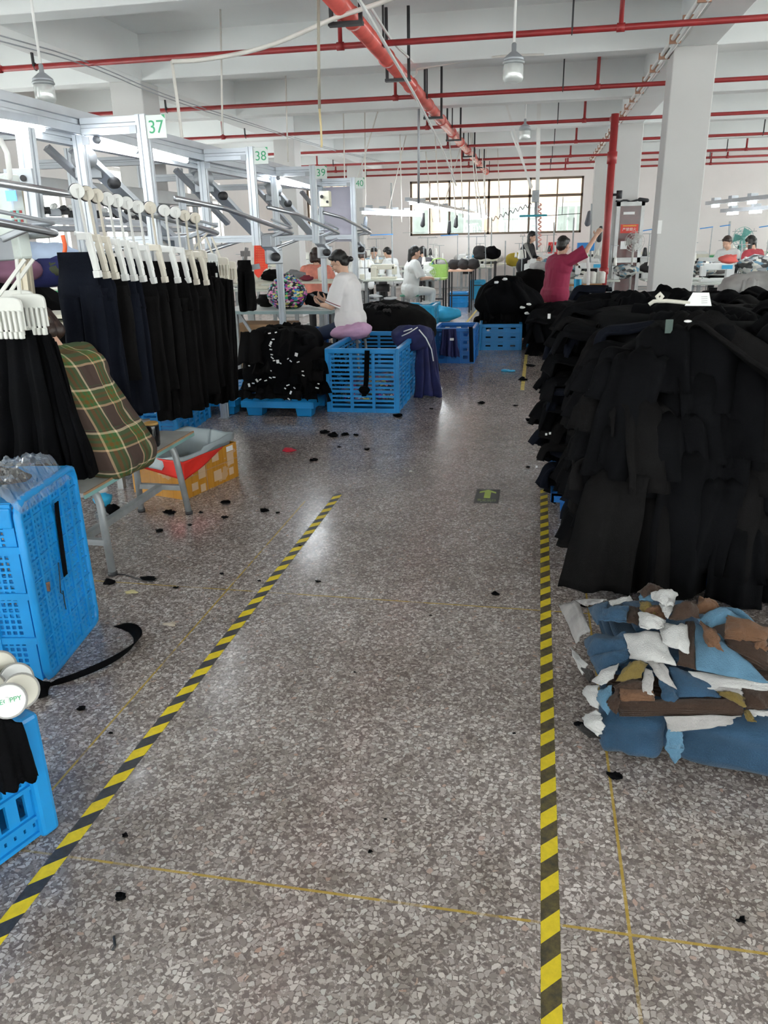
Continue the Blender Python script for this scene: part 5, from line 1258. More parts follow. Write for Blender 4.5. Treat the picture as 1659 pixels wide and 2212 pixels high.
def stamp(mb, p, rz, tilt, roll, sc, m, lab, grp, name='black_trousers', proto={}):
    key = id(mb)
    if key not in proto:
        me = bpy.data.meshes.new(name); me.from_pydata(mb.v, [], mb.f); bm = bmesh.new(); bm.from_mesh(me); bmesh.ops.recalc_face_normals(bm, faces=bm.faces); bm.to_mesh(me); bm.free(); me.shade_smooth()
        proto[key] = {}
        proto[key][m.name] = me; me.materials.append(m)
    if m.name not in proto[key]:
        me = list(proto[key].values())[0].copy(); me.materials.clear(); me.materials.append(m); proto[key][m.name] = me
    o = bpy.data.objects.new(name, proto[key][m.name]); COL.objects.link(o)
    o.location = V(p); o.rotation_euler = (tilt, roll, rz); o.scale = (sc, sc, sc)
    return tag(o, lab, 'trousers', grp)
G1, LB1 = 'folded trousers along the aisle side of the tall pile', 'black trousers folded into the aisle side of the tall pile, hems sticking out'
G2, LB2 = 'trousers hanging down the near face of the tall pile', 'black trousers hanging down the near face of the tall pile'
G3, LB3 = 'trousers lying on top of the tall pile', 'black trousers lying loose on top of the tall pile'
def left_edge(y, z):
    e = .31 if y < 4.2 else (.21 if y < 5.6 else .36)
    bul = .10 * math.sin(PI * min(1, max(0, (z - .1) / 1.05))) 
    if 4.3 < y < 5.0 and .3 < z < .62: bul += .06
    return e - bul * .55 + (.10 * (z - .75) if z > .75 else 0)
nl = 0
for k in range(10):                                    # layers up the aisle side
    z = .20 + k * .098
    y = 3.42 + (.06 if k % 2 else 0)
    while y < 6.9:
        if 4.16 < y < 4.36 and z < 1.0: y += .2; continue
        m = (M_cloth, M_cloth2, M_navyb, M_cloth)[RP.randrange(4)]
        x = left_edge(y, z) + RP.uniform(-.03, .04)
        stamp(short[RP.randrange(7)], (x, y, z + RP.uniform(-.03, .05)), PI / 2 + RP.uniform(-.5, .5), RP.uniform(-.15, .25), RP.uniform(-.2, .2), RP.uniform(.85, 1.2), m, LB1, G1); nl += 1
        y += RP.uniform(.17, .25) * (1.0 if y < 5.2 else 1.35)
for k in range(8):                                     # near face
    z = .33 + k * .118; x = .46 + (.07 if k % 2 else 0) - .07 * math.sin(PI * min(1, max(0, (z - .35) / .8)))
    while x < 1.74:
        m = (M_cloth, M_cloth, M_cloth2, M_cloth)[RP.randrange(4)]
        yf = 3.24 + .12 * z + .10 * max(0, z - .85) + RP.uniform(-.05, .05)
        stamp(longd[RP.randrange(6)], (x + RP.uniform(-.04, .04), yf, z + RP.uniform(-.06, .06)), PI + RP.uniform(-.35, .35), RP.uniform(-.12, .12), RP.uniform(-.15, .15), RP.uniform(.8, 1.1) if k else .68, m, LB2, G2); nl += 1
        x += RP.uniform(.16, .23)
for y in (3.50, 3.75, 4.05, 4.4, 4.75, 5.15, 5.6, 6.1, 6.6):        # top
    x = .66
    while x < 1.75:
        m = (M_cloth, M_cloth2, M_cloth)[RP.randrange(3)]
        stamp(longd[RP.randrange(6)], (x, y, 1.10 + RP.uniform(-.0, .06) - .03 * (y > 5) + .03 * (y < 4)), RP.uniform(PI + .1, 2 * PI - .1), RP.uniform(.75, 1.0), 0, 1.0, m, LB3, G3); nl += 1
        x += RP.uniform(.24, .34)
print('pile pieces', nl)
# lower corner where the near stack spills over its pallet
for k in range(8):
    z = .18 + .10 * k; x = .33 - .03 * (k % 2)
    stamp(short[k % 7], (x - .02, 3.40 + RP.uniform(-.03, .05), z), PI * .78 + RP.uniform(-.3, .3), 0, 0, 1.15, (M_cloth, M_cloth2)[k % 2], LB1, G1)
# bow, ticket and small tags on the pile
M_string = mat('cotton_tape', (.62, .59, .52), .8)
tp_ = at(1425, 652, 3.75)
bp_ = lambda px, py: at(px, py, 3.75)
o = MB().tube([bp_(1402, 658), bp_(1412, 651), bp_(1424, 650), bp_(1431, 640), bp_(1426, 634), bp_(1419, 640), bp_(1424, 651), bp_(1440, 650), bp_(1462, 652), bp_(1490, 655)], .009, 8)
tag(o.build('tie_string', M_string, None, True), 'cream cotton tape tied in a bow on top of the tall black pile', 'string')
tk = root('paper_ticket', bp_(1508, 660), 'white paper ticket lying on top of the tall black pile', 'ticket')
a_, b_, c_, d_ = bp_(1482, 652), bp_(1532, 658), bp_(1522, 632), bp_(1508, 634)
ex = (bp_(1528, 652) - bp_(1484, 654)).normalized(); ez = V((-.12, .35, .9)); ez = (ez - ex * ez.dot(ex)).normalized(); nn = ex.cross(ez)
cc = bp_(1507, 648)
MB().prism([(-.055, -.024), (.058, -.030), (.048, .030), (-.020, .034)], .002, M=Matrix(((ex.x, ez.x, nn.x), (ex.y, ez.y, nn.y), (ex.z, ez.z, nn.z))), o=cc).build('ticket', M_tag, tk)
mb = MB()
M_ink = mat('ticket_ink', (.10, .10, .10), .7)
for i in range(4): mb.bar(cc + ex * .015 + ez * (.012 - .009 * i) + nn * .003, cc + ex * .040 + ez * (.012 - .009 * i) + nn * .003, .004, .001)
mb.build('printed_lines', M_ink, tk)
tag(MB().box(at(1445, 705, 3.40), (.03, .006, .055), .2).build('label', mat('green_label', (.05, .08, .07), .6)), 'dark green label sticking up from the near edge of the tall pile', 'label')
tag(MB().ell(at(1486, 694, 3.42), (.016, .016, .006)).build('button', M_tag, None, True), 'white round button tag near the top of the tall pile', 'button')
for k, (px, py, Y) in enumerate(((1290, 818, 3.8), (1188, 936, 4.5), (1180, 938, 4.55), (1298, 1052, 3.6), (1276, 1064, 3.65), (1222, 1118, 3.75), (1159, 1008, 4.62))):
    p = at(px, py, Y - .25)
    tag(MB().box(p, (.011, .004, .012), .3).build('size_tag', M_tag), 'tiny white size tag on the aisle side of the tall pile', 'tag', 'tiny size tags on the tall pile')

# ------------------------------------------------------------------ heap of cut fabric in the right foreground
def hh(X, Y):
    pts = ((2.0, .0), (2.04, .20), (2.15, .255), (2.35, .315), (2.55, .35), (2.72, .30), (2.95, .14), (3.1, 0))
    z = 0
    for (a, b), (c, d) in zip(pts, pts[1:]):
        if a <= Y <= c: z = b + (d - b) * (Y - a) / (c - a)
    k = min(1, max(0, (X - .12) / .16)); return z * k * k * (3 - 2 * k)
def hp(px, py, dz=0.0):
    r = ray(px, py); Y = 1.9
    while Y < 3.2:
        t = Y / r.y; p = V((r.x * t, Y, EYE + r.z * t))
        if p.z <= hh(p.x, Y) + dz or p.z <= .005: return V((p.x, p.y, max(p.z, .006)))
        Y += .004
    return p
FC = {'d': (.028, .066, .118), 'l': (.088, .185, .275), 'g': (.35, .335, .33), 'w': (.43, .425, .42), 'b': (.042, .025, .018), 't': (.135, .070, .040), 'o': (.14, .10, .03), 'k': (.02, .017, .016)}
FM = {k: mat('felt_' + k, c, .92, var=.2, nscale=9, bump=.5, bscale=240, spec=.15, sheen=.1) for k, c in FC.items()}
FN = {'d': 'denim blue', 'l': 'light blue', 'g': 'pale grey', 'w': 'white', 'b': 'dark brown', 't': 'tan brown', 'o': 'olive', 'k': 'blackish'}
# folded bolts at the bottom
def bolt(x0, x1, yf, yb, z0, z1, rz, seed, m, lab, crease=True):
    c = V(((x0 + x1) / 2, (yf + yb) / 2, 0)); Mz = Matrix.Rotation(rz, 3, 'Z'); hx, hy, hz = (x1 - x0) / 2, (yb - yf) / 2, (z1 - z0) / 2; n = 40
    if not crease and hz > .012:                       # a stack of separate folded layers
        mb = MB(); nlay = max(2, round((z1 - z0) / .012)); rj = random.Random(seed)
        for q in range(nlay):
            zc = z0 + (z1 - z0) * (q + .5) / nlay; jx, jy = rj.uniform(-.012, .012), rj.uniform(-.014, .014); j2 = rj.uniform(-.05, .05)
            mb.sheet(lambda u, v: c + Mz @ V(((u * 2 - 1) * hx + jx, (v * 2 - 1) * hy + jy + j2 * hx * (u - .5), 0)) + V((0, 0, zc + .006 * noise.noise(V((u * 4, v * 3, seed))))), 20, 10, (z1 - z0) / nlay * .86)
        return tag(mb.build('fabric_bundle', m, None, True), lab, 'fabric bundle', 'cut fabric bundles in the right heap')
    mb = MB(); P = []; m_ = 24
    for i in range(m_ + 1):
        t = -1 + 2 * i / m_; pin = 1 - .35 * abs(t) ** 10
        for k in range(n):
            a = 2 * PI * k / n; e = .42
            y = math.copysign(abs(math.cos(a)) ** e, math.cos(a)); z = math.copysign(abs(math.sin(a)) ** e, math.sin(a))
            if crease and y < -.75: y += .22 * math.exp(-((z + .1) / .12) ** 2)
            p = V((t * hx, y * hy * pin, z * hz * pin + .012 * noise.noise(V((t * 3, seed, k * .2)))))
            p.y += .015 * noise.noise(V((t * 2.5, a, seed)))
            P.append(c + Mz @ p + V((0, 0, (z0 + z1) / 2)))
    F = [(i * n + k, i * n + (k + 1) % n, (i + 1) * n + (k + 1) % n, (i + 1) * n + k) for i in range(m_) for k in range(n)]
    F += [tuple(reversed(range(n))), tuple(m_ * n + k for k in range(n))]
    mb.add(P, F)
    return tag(mb.build('fabric_bundle', m, None, True), lab, 'fabric bundle', 'cut fabric bundles in the right heap')
bolt(.27, .475, 2.085, 2.62, .0, .175, -.10, 1, FM['d'], 'shorter denim blue folded bundle at the left bottom of the fabric heap')
bolt(.44, 1.30, 2.0, 2.56, .0, .195, -.26, 2, FM['d'], 'long denim blue folded bundle at the bottom right of the fabric heap')
bolt(.30, 1.25, 2.16, 2.64, .17, .225, -.10, 3, FM['b'], 'dark brown folded stack lying across the two denim bundles', False)
bolt(.29, .62, 2.25, 2.62, .215, .285, .08, 4, FM['d'], 'denim blue folded stack in the middle left of the fabric heap', False)
bolt(.60, 1.25, 2.25, 2.56, .215, .275, -.1, 5, FM['b'], 'dark brown folded stack in the middle right of the fabric heap', False)
bolt(.36, .58, 2.42, 2.63, .28, .31, .15, 6, FM['d'], 'small denim blue stack near the top left of the fabric heap', False)
def scrap(kind, poly, lab, dz=.012, bend=.012, seed=0, th=.004, lift=None):
    """Cut piece spread over the heap: four corners seen in the photo, dropped onto the heap."""
    C = [hp(px, py, dz) for px, py in poly]
    if lift:
        for i, q in enumerate(lift): C[i] = C[i] + V(q)
    A, B, C2, D = C
    def f(u, v):
        p = A.lerp(B, u).lerp(D.lerp(C2, u), v)
        n = (B - A).cross(D - A); n = n.normalized() if n.length > 1e-9 else V((0, 0, 1))
        if n.z < 0: n = -n
        p = p + n * (bend * math.sin(PI * u) * math.sin(PI * v) + bend * .6 * noise.noise(V((u * 2.2, v * 2.2, seed * 2.3))) + bend * .15 * noise.noise(V((u * 7, v * 7, seed))))
        e = .006 * noise.noise(V((u * 4, v * 4, seed * 5.1))); p = p + V((e, -e, 0))
        p.z = max(p.z, .004); return p
    mb = MB(); nl_ = max(1, round(th / .0055))
    for q in range(nl_):
        jj = V((noise.noise(V((q * 1.7, seed, 0))), noise.noise(V((seed, q * 1.3, 5))), 0)) * (.014 if nl_ > 1 else 0)
        mb.sheet(lambda u, v: f(u, v) + jj + V((0, 0, q * .0062)), 16, 16, .004)
    return tag(mb.build('fabric_scrap', FM[kind], None, True), lab, 'fabric scrap', 'cut fabric pieces on the right heap')
def Z(*q): return [(1190 + x / 3.537, 1240 + y / 3.537) for x, y in q]
S = scrap
S('g', Z((60, 240), (200, 215), (300, 440), (190, 520)), 'large pale grey piece slumping off the left end of the heap', .0, .03, 1)
S('g', Z((190, 205), (420, 190), (330, 225), (270, 250)), 'thin pale grey strip along the upper left of the heap', .02, .01, 2)
S('w', Z((440, 205), (600, 168), (625, 200), (470, 245)), 'shiny white piece at the upper left of the heap', .03, .006, 3, .002)
S('d', Z((280, 255), (440, 210), (420, 330), (340, 380)), 'denim blue piece below the shiny white one', .018, .012, 4)
S('d', Z((400, 280), (590, 270), (575, 365), (400, 360)), 'folded denim blue strip in the upper middle of the heap', .03, .015, 5, .014)
S('b', Z((580, 240), (680, 260), (670, 390), (575, 360)), 'dark brown piece right of the folded denim strip', .025, .012, 6)
S('l', Z((690, 140), (790, 150), (770, 205), (675, 200)), 'light blue piece near the topmost brown tuft', .05, .01, 7)
S('b', Z((660, 130), (770, 80), (870, 130), (700, 190)), 'topmost brown piece sticking up at the back', .055, .03, 8)
S('o', Z((680, 215), (760, 215), (800, 310), (690, 300)), 'olive brown piece left of the white bow', .04, .02, 9)
S('t', Z((760, 250), (860, 250), (880, 345), (700, 310)), 'tan brown curl under the white bow', .035, .02, 10)
S('w', Z((760, 150), (965, 140), (930, 260), (830, 240)), 'upper white loop of the bow on the heap', .075, .035, 11)
S('w', Z((830, 220), (950, 240), (890, 345), (850, 290)), 'narrow white neck of the bow', .06, .015, 12)
S('w', Z((670, 300), (880, 350), (850, 420), (680, 410)), 'left white loop of the bow', .05, .025, 13)
S('w', Z((560, 460), (820, 440), (960, 700), (610, 650)), 'broad white flap hanging from the bow', .03, .02, 14)
S('w', Z((830, 370), (1040, 380), (1050, 600), (850, 520)), 'right white flap hanging from the bow', .045, .03, 15)
S('b', Z((940, 250), (1100, 210), (1130, 330), (900, 345)), 'dark brown tuft right of the white bow', .06, .045, 16)
S('t', Z((1140, 170), (1290, 250), (1250, 300), (1090, 300)), 'ragged tan piece at the upper right of the heap', .05, .03, 17)
S('l', Z((1120, 330), (1290, 255), (1500, 340), (1210, 410)), 'light blue piece folded over the upper right', .055, .03, 18)
S('l', Z((1290, 255), (1440, 275), (1640, 460), (1480, 360)), 'light blue strip running to the right edge', .05, .02, 19)
S('b', Z((1030, 370), (1090, 360), (1110, 730), (960, 690)), 'dark brown strip hanging between the white flap and light blue cloth', .03, .01, 20)
S('l', Z((1085, 360), (1290, 470), (1659, 840), (1110, 730)), 'broad light blue piece spread across the right of the heap', .03, .025, 21)
S('t', Z((1140, 380), (1250, 430), (1330, 620), (1200, 560)), 'tan rolled piece lying on the broad light blue cloth', .05, .03, 22, .012)
S('t', Z((1340, 370), (1659, 470), (1620, 560), (1330, 500)), 'tan folded block at the right of the heap', .06, .02, 23, .03)
S('b', Z((1330, 500), (1620, 560), (1659, 740), (1340, 570)), 'dark brown edge of the tan folded block', .04, .01, 24, .02)
S('t', Z((1540, 540), (1659, 500), (1659, 590), (1550, 600)), 'small tan curl on the folded block', .06, .02, 25)
S('d', Z((240, 500), (570, 455), (600, 600), (300, 640)), 'wide denim blue roll at the left middle of the heap', .022, .03, 26, .01)
S('d', Z((300, 640), (600, 600), (600, 640), (360, 770)), 'lower fold of the wide denim roll', .012, .02, 27, .01)
S('w', Z((310, 820), (520, 680), (480, 800), (380, 850)), 'white pointed piece at the left middle', .02, .012, 28)
S('w', Z((250, 870), (370, 850), (360, 1030), (300, 1000)), 'white piece hanging at the left side', .0, .02, 29)
S('w', Z((240, 1100), (350, 1040), (420, 1160), (360, 1240)), 'crumpled white piece at the lower left end', .01, .03, 30)
S('w', Z((150, 560), (180, 590), (280, 690), (240, 770)), 'slim white sliver at the left edge of the heap', .0, .01, 31)
S('k', Z((240, 720), (320, 740), (340, 790), (290, 830)), 'blackish corner at the left edge of the heap', .0, .01, 32)
S('l', Z((370, 890), (470, 850), (440, 1080), (350, 960)), 'light blue felt end of the left denim bundle', .012, .015, 33)
S('o', Z((500, 820), (600, 660), (740, 680), (690, 790)), 'olive brown piece curling over the middle stack', .03, .025, 34)
S('b', Z((480, 850), (700, 780), (720, 920), (500, 890)), 'dark brown piece below the olive curl', .02, .015, 35)
S('g', Z((720, 720), (780, 740), (785, 930), (695, 915)), 'narrow pale grey strip hanging in the middle of the heap', .028, .006, 36)
S('g', Z((740, 670), (850, 670), (960, 880), (820, 800)), 'pale grey pointed piece right of the narrow strip', .028, .012, 37)
S('d', Z((820, 800), (970, 880), (970, 990), (870, 1020)), 'denim blue flap hanging in the middle of the heap', .02, .012, 38)
S('d', Z((890, 700), (1180, 790), (1300, 940), (970, 940)), 'denim blue piece under the broad light blue cloth', .018, .012, 39)
S('t', Z((530, 900), (780, 920), (790, 1000), (530, 990)), 'tan brown stack edge at the front of the heap', .012, .008, 40, .016)
S('b', Z((430, 1000), (520, 900), (540, 990), (500, 1080)), 'fanned brown stack corner at the front left', .018, .012, 41, .012)
S('b', Z((520, 1000), (1470, 1000), (1460, 1090), (520, 1080)), 'long dark brown layer above the denim bundles', .004, .008, 42, .02)
S('w', Z((1040, 740), (1659, 820), (1659, 890), (1180, 880)), 'long white edge under the broad light blue cloth', .02, .01, 43)
S('g', Z((1180, 850), (1460, 870), (1465, 935), (1230, 885)), 'pale grey piece peeking from the right stack', .018, .008, 44)
S('o', Z((1260, 880), (1470, 940), (1480, 1030), (1290, 930)), 'olive fuzzy piece at the right front', .02, .02, 45)
S('b', Z((1460, 890), (1659, 900), (1659, 1040), (1480, 1030)), 'dark brown piece at the right front edge', .014, .01, 46, .012)
S('g', Z((860, 1085), (1450, 1080), (1340, 1160), (900, 1205)), 'wide pale grey piece hanging over the front of the denim bundles', .012, .008, 47)
S('l', Z((890, 1180), (1000, 1205), (1020, 1330), (870, 1330)), 'light blue tie between the two denim bundles', .016, .006, 48)
S('l', Z((870, 1330), (1020, 1330), (960, 1440), (945, 1445)), 'light blue pointed end of the tie', .016, .006, 49)
S('w', Z((1510, 1040), (1659, 1050), (1659, 1080), (1540, 1085)), 'white sliver at the right front edge', .014, .006, 50)
S('o', Z((1470, 1040), (1510, 1040), (1570, 1130), (1500, 1120)), 'small olive curl at the right front', .012, .012, 51)
S('k', Z((200, 1170), (240, 1150), (370, 1250), (290, 1250)), 'blackish cloth tip on the floor left of the heap', .0, .012, 52)
# ------------------------------------------------------------------ middle distance
RM = random.Random(23)
def open_crate(o, w, d, h, m, lab, rz=0.0, nx=4, nz=6, group='blue plastic crates', name='plastic_crate', fx=.8, fy=.5, writing=None):
    """Open crate with slotted walls, a rim and stiffening ribs; o = centre on the floor."""
    o = V(o); r = root(name, o, lab, 'crate', group); Mz = Matrix.Rotation(rz, 3, 'Z'); ex = Mz @ V((1, 0, 0)); ey = Mz @ V((0, 1, 0)); ez = V((0, 0, 1))
    c = lambda a, b, z=0: o + ex * a * w / 2 + ey * b * d / 2 + ez * z
    mb = MB(); nd = max(2, round(nx * d / w))
    mb.lattice(c(-1, -1), ex, ez, w, h, nx, nz, fx, fy, .008, .02, .03); mb.lattice(c(-1, 1), ex, ez, w, h, nx, nz, fx, fy, .008, .02, .03)
    mb.lattice(c(-1, -1), ey, ez, d, h, nd, nz, fx, fy, .008, .02, .03); mb.lattice(c(1, -1), ey, ez, d, h, nd, nz, fx, fy, .008, .02, .03)
    mb.bar(c(-1, 0, .01), c(1, 0, .01), d, .014)
    for zz in (.34, .67): 
        for a, b in (((-1, -1), (1, -1)), ((1, -1), (1, 1)), ((1, 1), (-1, 1)), ((-1, 1), (-1, -1))): mb.bar(c(*a, h * zz), c(*b, h * zz), .026, .018)
    for i in range(1, nx): mb.bar(c(-1 + 2 * i / nx, -1), c(-1 + 2 * i / nx, -1, h), .018, .024, up=ey)
    for i in range(1, nd): mb.bar(c(1, -1 + 2 * i / nd), c(1, -1 + 2 * i / nd, h), .018, .024, up=ex)
    mb.build('crate_walls', m, r)
    mb = MB()
    for a, b in (((-1, -1), (1, -1)), ((1, -1), (1, 1)), ((1, 1), (-1, 1)), ((-1, 1), (-1, -1))): mb.bar(c(*a, h - .02), c(*b, h - .02), .04, .045)
    mb.build('rim', m, r, bevel=.006)
    mb = MB()
    for a, b in ((-1, -1), (1, -1), (1, 1), (-1, 1)): MB().bar(c(a, b), c(a, b, h), .04, .04, up=ex).build('corner_post', m, r, bevel=.008)
    return r
# big open crate in the middle
open_crate((-1.553, 7.63, 0), .655, 1.33, .59, M_blue, 'large bright blue open crate beside the tag covered pallet pile', 0, 3, 13, fx=.86, fy=.52)
p = V((-1.6, 7.3, .03)); mb = mound(-1.84, -1.28, 7.0, 8.2, .03, .22, 4, 3, '', None, .05)
def confetti(name, cols, scale):
    m, nt, b = new_mat(name); n = nt.nodes.new('ShaderNodeTexVoronoi'); n.inputs['Scale'].default_value = scale
    nt.links.new(coords(nt, 'Object', (1, 1, 1.6)), n.inputs['Vector']); s = nt.nodes.new('ShaderNodeSeparateColor'); nt.links.new(n.outputs['Color'], s.inputs[0])
    st = [(i / len(cols), c) for i, c in enumerate(cols)]
    nt.links.new(ramp(nt, s.outputs[0], st, 'CONSTANT'), b.inputs['Base Color']); b.inputs['Roughness'].default_value = .35
    return m
M_conf = confetti('sequin_mix', [(.01, .01, .02), (.02, .02, .12), (.45, .05, .30), (.01, .01, .02), (.55, .50, .12), (.05, .40, .16), (.01, .01, .03), (.60, .18, .35), (.03, .20, .45), (.01, .01, .02), (.60, .55, .50)], 34)
tag(mb.build('cloth_pile', M_conf, None, True), 'dark multicoloured garments lying in the bottom of the large open crate', 'clothes', None)
p0 = at(790, 755, 6.92)
tag(ribbon([at(793, 757, 6.90), at(792, 790, 6.90), at(791, 830, 6.90), at(786, 856, 6.91)], (1, 0, 0), .045, .006, 'strap', M_cloth), 'black cloth strap hanging over the front of the large open crate', 'strap')
tag(crumple(at(787, 846, 6.88) + V((0, 0, -.03)), .05, 61, .8).build('cloth_scrap', M_cloth, None, True), 'black cloth tuft at the end of the strap on the large open crate', 'cloth scrap')
# navy garment thrown over its rear corner
mb = MB().ell(at(893, 728, 7.9), (.21, .2, .13), None, 36, 20)
for i, q in enumerate(mb.v): mb.v[i] = q + (q - at(893, 728, 7.9)).normalized() * (.04 * noise.noise(q * 7) + .02 * noise.noise(q * 17))
ng = root('garment', at(930, 850, 7.75), 'navy tracksuit with white stripes thrown over the corner of the large open crate', 'garment')
mb.build('bundle', M_navy, ng, True)
drape(at(905, 712, 7.9), at(935, 716, 8.1), at(898, 858, 7.7), at(957, 856, 7.75), .02, 3.2, .035, 2.0).build('hanging_leg', M_navy, ng, True)
for k, pts in enumerate((((868, 726), (885, 718), (902, 707)), ((905, 712), (920, 730), (932, 755), (936, 780)), ((872, 716), (884, 712), (890, 710)))):
    MB().tube([at(x, y, 7.66 - .02 * k) for x, y in pts], .012, 6, flat=.5).build('white_stripe', M_tag, ng, True)

# ---- pallet of tagged black garments
pallet((-2.30, 7.28, 0), .70, 1.2, .145, 'bright blue pallet under the tag covered black garments', M_blue)
pallet((-3.05, 7.3, 0), .68, 1.2, .145, 'bright blue pallet partly hidden behind the hanging trousers', M_blue)
tag(mound(-2.74, -2.08, 6.82, 7.9, .145, .74, 9, 3.4, '', None, .05).build('folded_garments', M_cloth, None, True), 'black folded garments packed in the heart of the tag covered pallet pile', 'garments', None, 'stuff')
tag(mound(-2.4, -1.90, 6.86, 7.9, .145, .55, 10, 3.4, '', None, .04).build('folded_garments', M_cloth2, None, True), 'lower right shoulder of the tag covered pallet pile beside the open crate', 'garments', None, 'stuff')
G4, L4 = 'black garments stacked on the bright blue pallet', 'black garments folded in the tag covered pile on the bright blue pallet'
for k in range(6):
    z = .20 + .095 * k; x = -2.66 + (.05 if k % 2 else 0)
    while x < (-1.90 if z < .5 else -2.12):
        stamp(short[RM.randrange(7)], (x, 6.86 + .03 * k + RM.uniform(-.02, .03), z + RM.uniform(-.02, .02)), PI + RM.uniform(-.35, .35), RM.uniform(-.1, .2), RM.uniform(-.15, .15), .85, (M_cloth, M_cloth2)[RM.randrange(2)], L4, G4, 'folded_garment'); x += RM.uniform(.13, .19)
    for y in (7.0, 7.25, 7.5, 7.75) if z < .5 else (): stamp(short[RM.randrange(7)], (-1.92, y, z), -PI / 2 + RM.uniform(-.3, .3), 0, 0, .85, M_cloth, L4, G4, 'folded_garment')
for x, y in ((-2.6, 7.0), (-2.4, 7.1), (-2.25, 7.05), (-2.5, 7.4), (-2.3, 7.4), (-2.45, 7.7)): stamp(longd[RM.randrange(6)], (x, y, .74), RM.uniform(PI * .8, PI * 1.2), .55, 0, .85, M_cloth2, L4, G4, 'folded_garment')
tags = [(582, 720), (596, 718), (590, 733), (585, 741), (583, 747), (585, 755), (587, 766), (588, 773), (600, 781), (606, 785), (592, 779), (622, 775), (628, 780), (640, 766), (644, 782), (538, 790), (585, 801), (547, 828), (555, 822), (562, 820), (574, 822), (584, 816), (592, 815), (538, 832), (622, 832), (654, 802), (655, 811), (636, 838), (628, 848), (624, 862), (688, 829), (685, 838), (616, 839)]
for k, (px, py) in enumerate(tags):
    p = at(px, py, 6.74 + .002 * (870 - py) * .25)
    tag(MB().box(p, (.016 + .016 * RM.random(), .003, .010 + .022 * (k % 5 == 3)), M=Matrix.Rotation(RM.uniform(-.7, .7), 3, 'Y')).build('paper_tag', M_tag), 'small white paper tag on the black garments of the bright blue pallet', 'tag', 'white tags on the pallet pile')

# ---- heap behind the woman
pallet((-1.85, 9.4, 0), 1.1, 1.1, .14, 'blue pallet beneath the loose black heap behind the woman in white', M_blued)
tag(mound(-2.35, -1.22, 8.85, 10.1, .1, .80, 14, 2.6, '', None, .07).build('garment_heap', M_cloth2, None, True), 'dark garments filling the loose heap behind the woman in white', 'garments', None, 'stuff')
M_char = mat('charcoal_cloth', (.026, .024, .025), .85, var=.3, bump=.2, bscale=150)
for k in range(34):
    a = RM.uniform(0, 2 * PI); rr = RM.uniform(.2, 1.0); x = -1.78 + .52 * rr * math.cos(a); y = 9.35 + .55 * rr * math.sin(a)
    z = .80 - .34 * rr ** 2.5
    stamp(longd[RM.randrange(6)], (x, y, z), math.atan2(-math.cos(a), math.sin(a)), .35 * (1 - rr), 0, .95, (M_char, M_cloth2, M_cloth)[k % 3], 'charcoal garments thrown on the loose heap behind the woman in white', 'garments on the loose heap', 'charcoal_garment')
for k, (px, py) in enumerate(((812, 643), (842, 648), (918, 658))):
    tag(crumple(at(px, py, 9.0), .07, 70 + k, .25).build('pale_cloth', mat('pale_grey_patch', (.55, .57, .58), .7), None, True), ('pale grey cloth at the left of the loose heap top', 'pale grey cloth in the middle of the loose heap top', 'pale cloth at the right of the loose heap top')[k], 'cloth')
open_crate((-1.02, 10.30, 0), .50, .68, .44, M_blued, 'deep blue crate with a navy garment hung over its front', 0, 3, 4, fx=.4, fy=.45)
tag(drape(at(955, 712, 9.88), at(985, 710, 9.88), at(952, 768, 9.86), at(992, 772, 9.86), .02, 2, .02, 5).build('navy_garment', M_navy, None, True), 'navy garment with a small white tag hung over the deep blue crate', 'garment')
tag(MB().box(at(976, 733, 9.80), (.05, .004, .03)).build('paper_tag', M_tag), 'white tag on the navy garment over the deep blue crate', 'tag')
tag(ribbon([at(1017, 706, 9.92), at(1018, 740, 9.9), at(1019, 782, 9.9)], (1, 0, 0), .05, .006, 'strap', M_navyb), 'dark strap hanging at the right corner of the deep blue crate', 'strap')
open_crate((-1.75, 11.4, 0), .62, .5, .62, M_cyan, 'cyan crate standing behind the loose black heap', 0, 3, 5, fx=.3, fy=.3)
tag(crumple(fl(955, 694), .33, 77, .42, 16, .5).build('cloth_pile', mat('bright_cyan_cloth', (.03, .42, .75), .7, var=.15), None, True), 'bright cyan crumpled sheet on the floor by the rear sewing tables', 'cloth')
# ---- crate with the black mound
open_crate((-.50, 11.55, 0), .56, .72, .36, M_blue, 'blue crate buried under a tall black garment mound', .05, 3, 5, fx=.4, fy=.35)
cx_ = V((-.38, 11.9, .3)); mb = MB().ell((0, 0, 0), (1, 1, 1), None, 60, 30)
for i, q in enumerate(mb.v):
    t = (q.z + 1) / 2; rr = 1 - .45 * t
    p = V((q.x * .56 * rr + .10 * (1 - t) * (q.x > 0) + .0, q.y * .6 * rr, .02 + .66 * t)); p.x += -.12 * t
    a = math.atan2(q.y, q.x); p += V((math.cos(a), math.sin(a), 0)) * (.025 * math.sin(a * 11 + 3 * noise.noise(q * 2)) + .07 * noise.noise(q * 2.1))
    mb.v[i] = p + V((cx_.x, cx_.y, cx_.z))
tag(mb.build('garment_mound', M_cloth, None, True), 'black garments massed in the mound on the blue crate', 'garments', None, 'stuff')
for k in range(40):
    a = RM.uniform(0, 2 * PI); t = RM.uniform(.0, 1)
    stamp(longd[RM.randrange(6)], (cx_.x - .10 * t + .50 * (1 - .62 * t) * math.cos(a), cx_.y + .5 * (1 - .6 * t) * math.sin(a), cx_.z + .05 + .62 * t), math.atan2(-math.cos(a), math.sin(a)), -.05, 0, .9, (M_cloth, M_cloth2)[k % 2], 'black garments draped on the mound over the blue crate', 'garments on the crate mound', 'draped_garment')
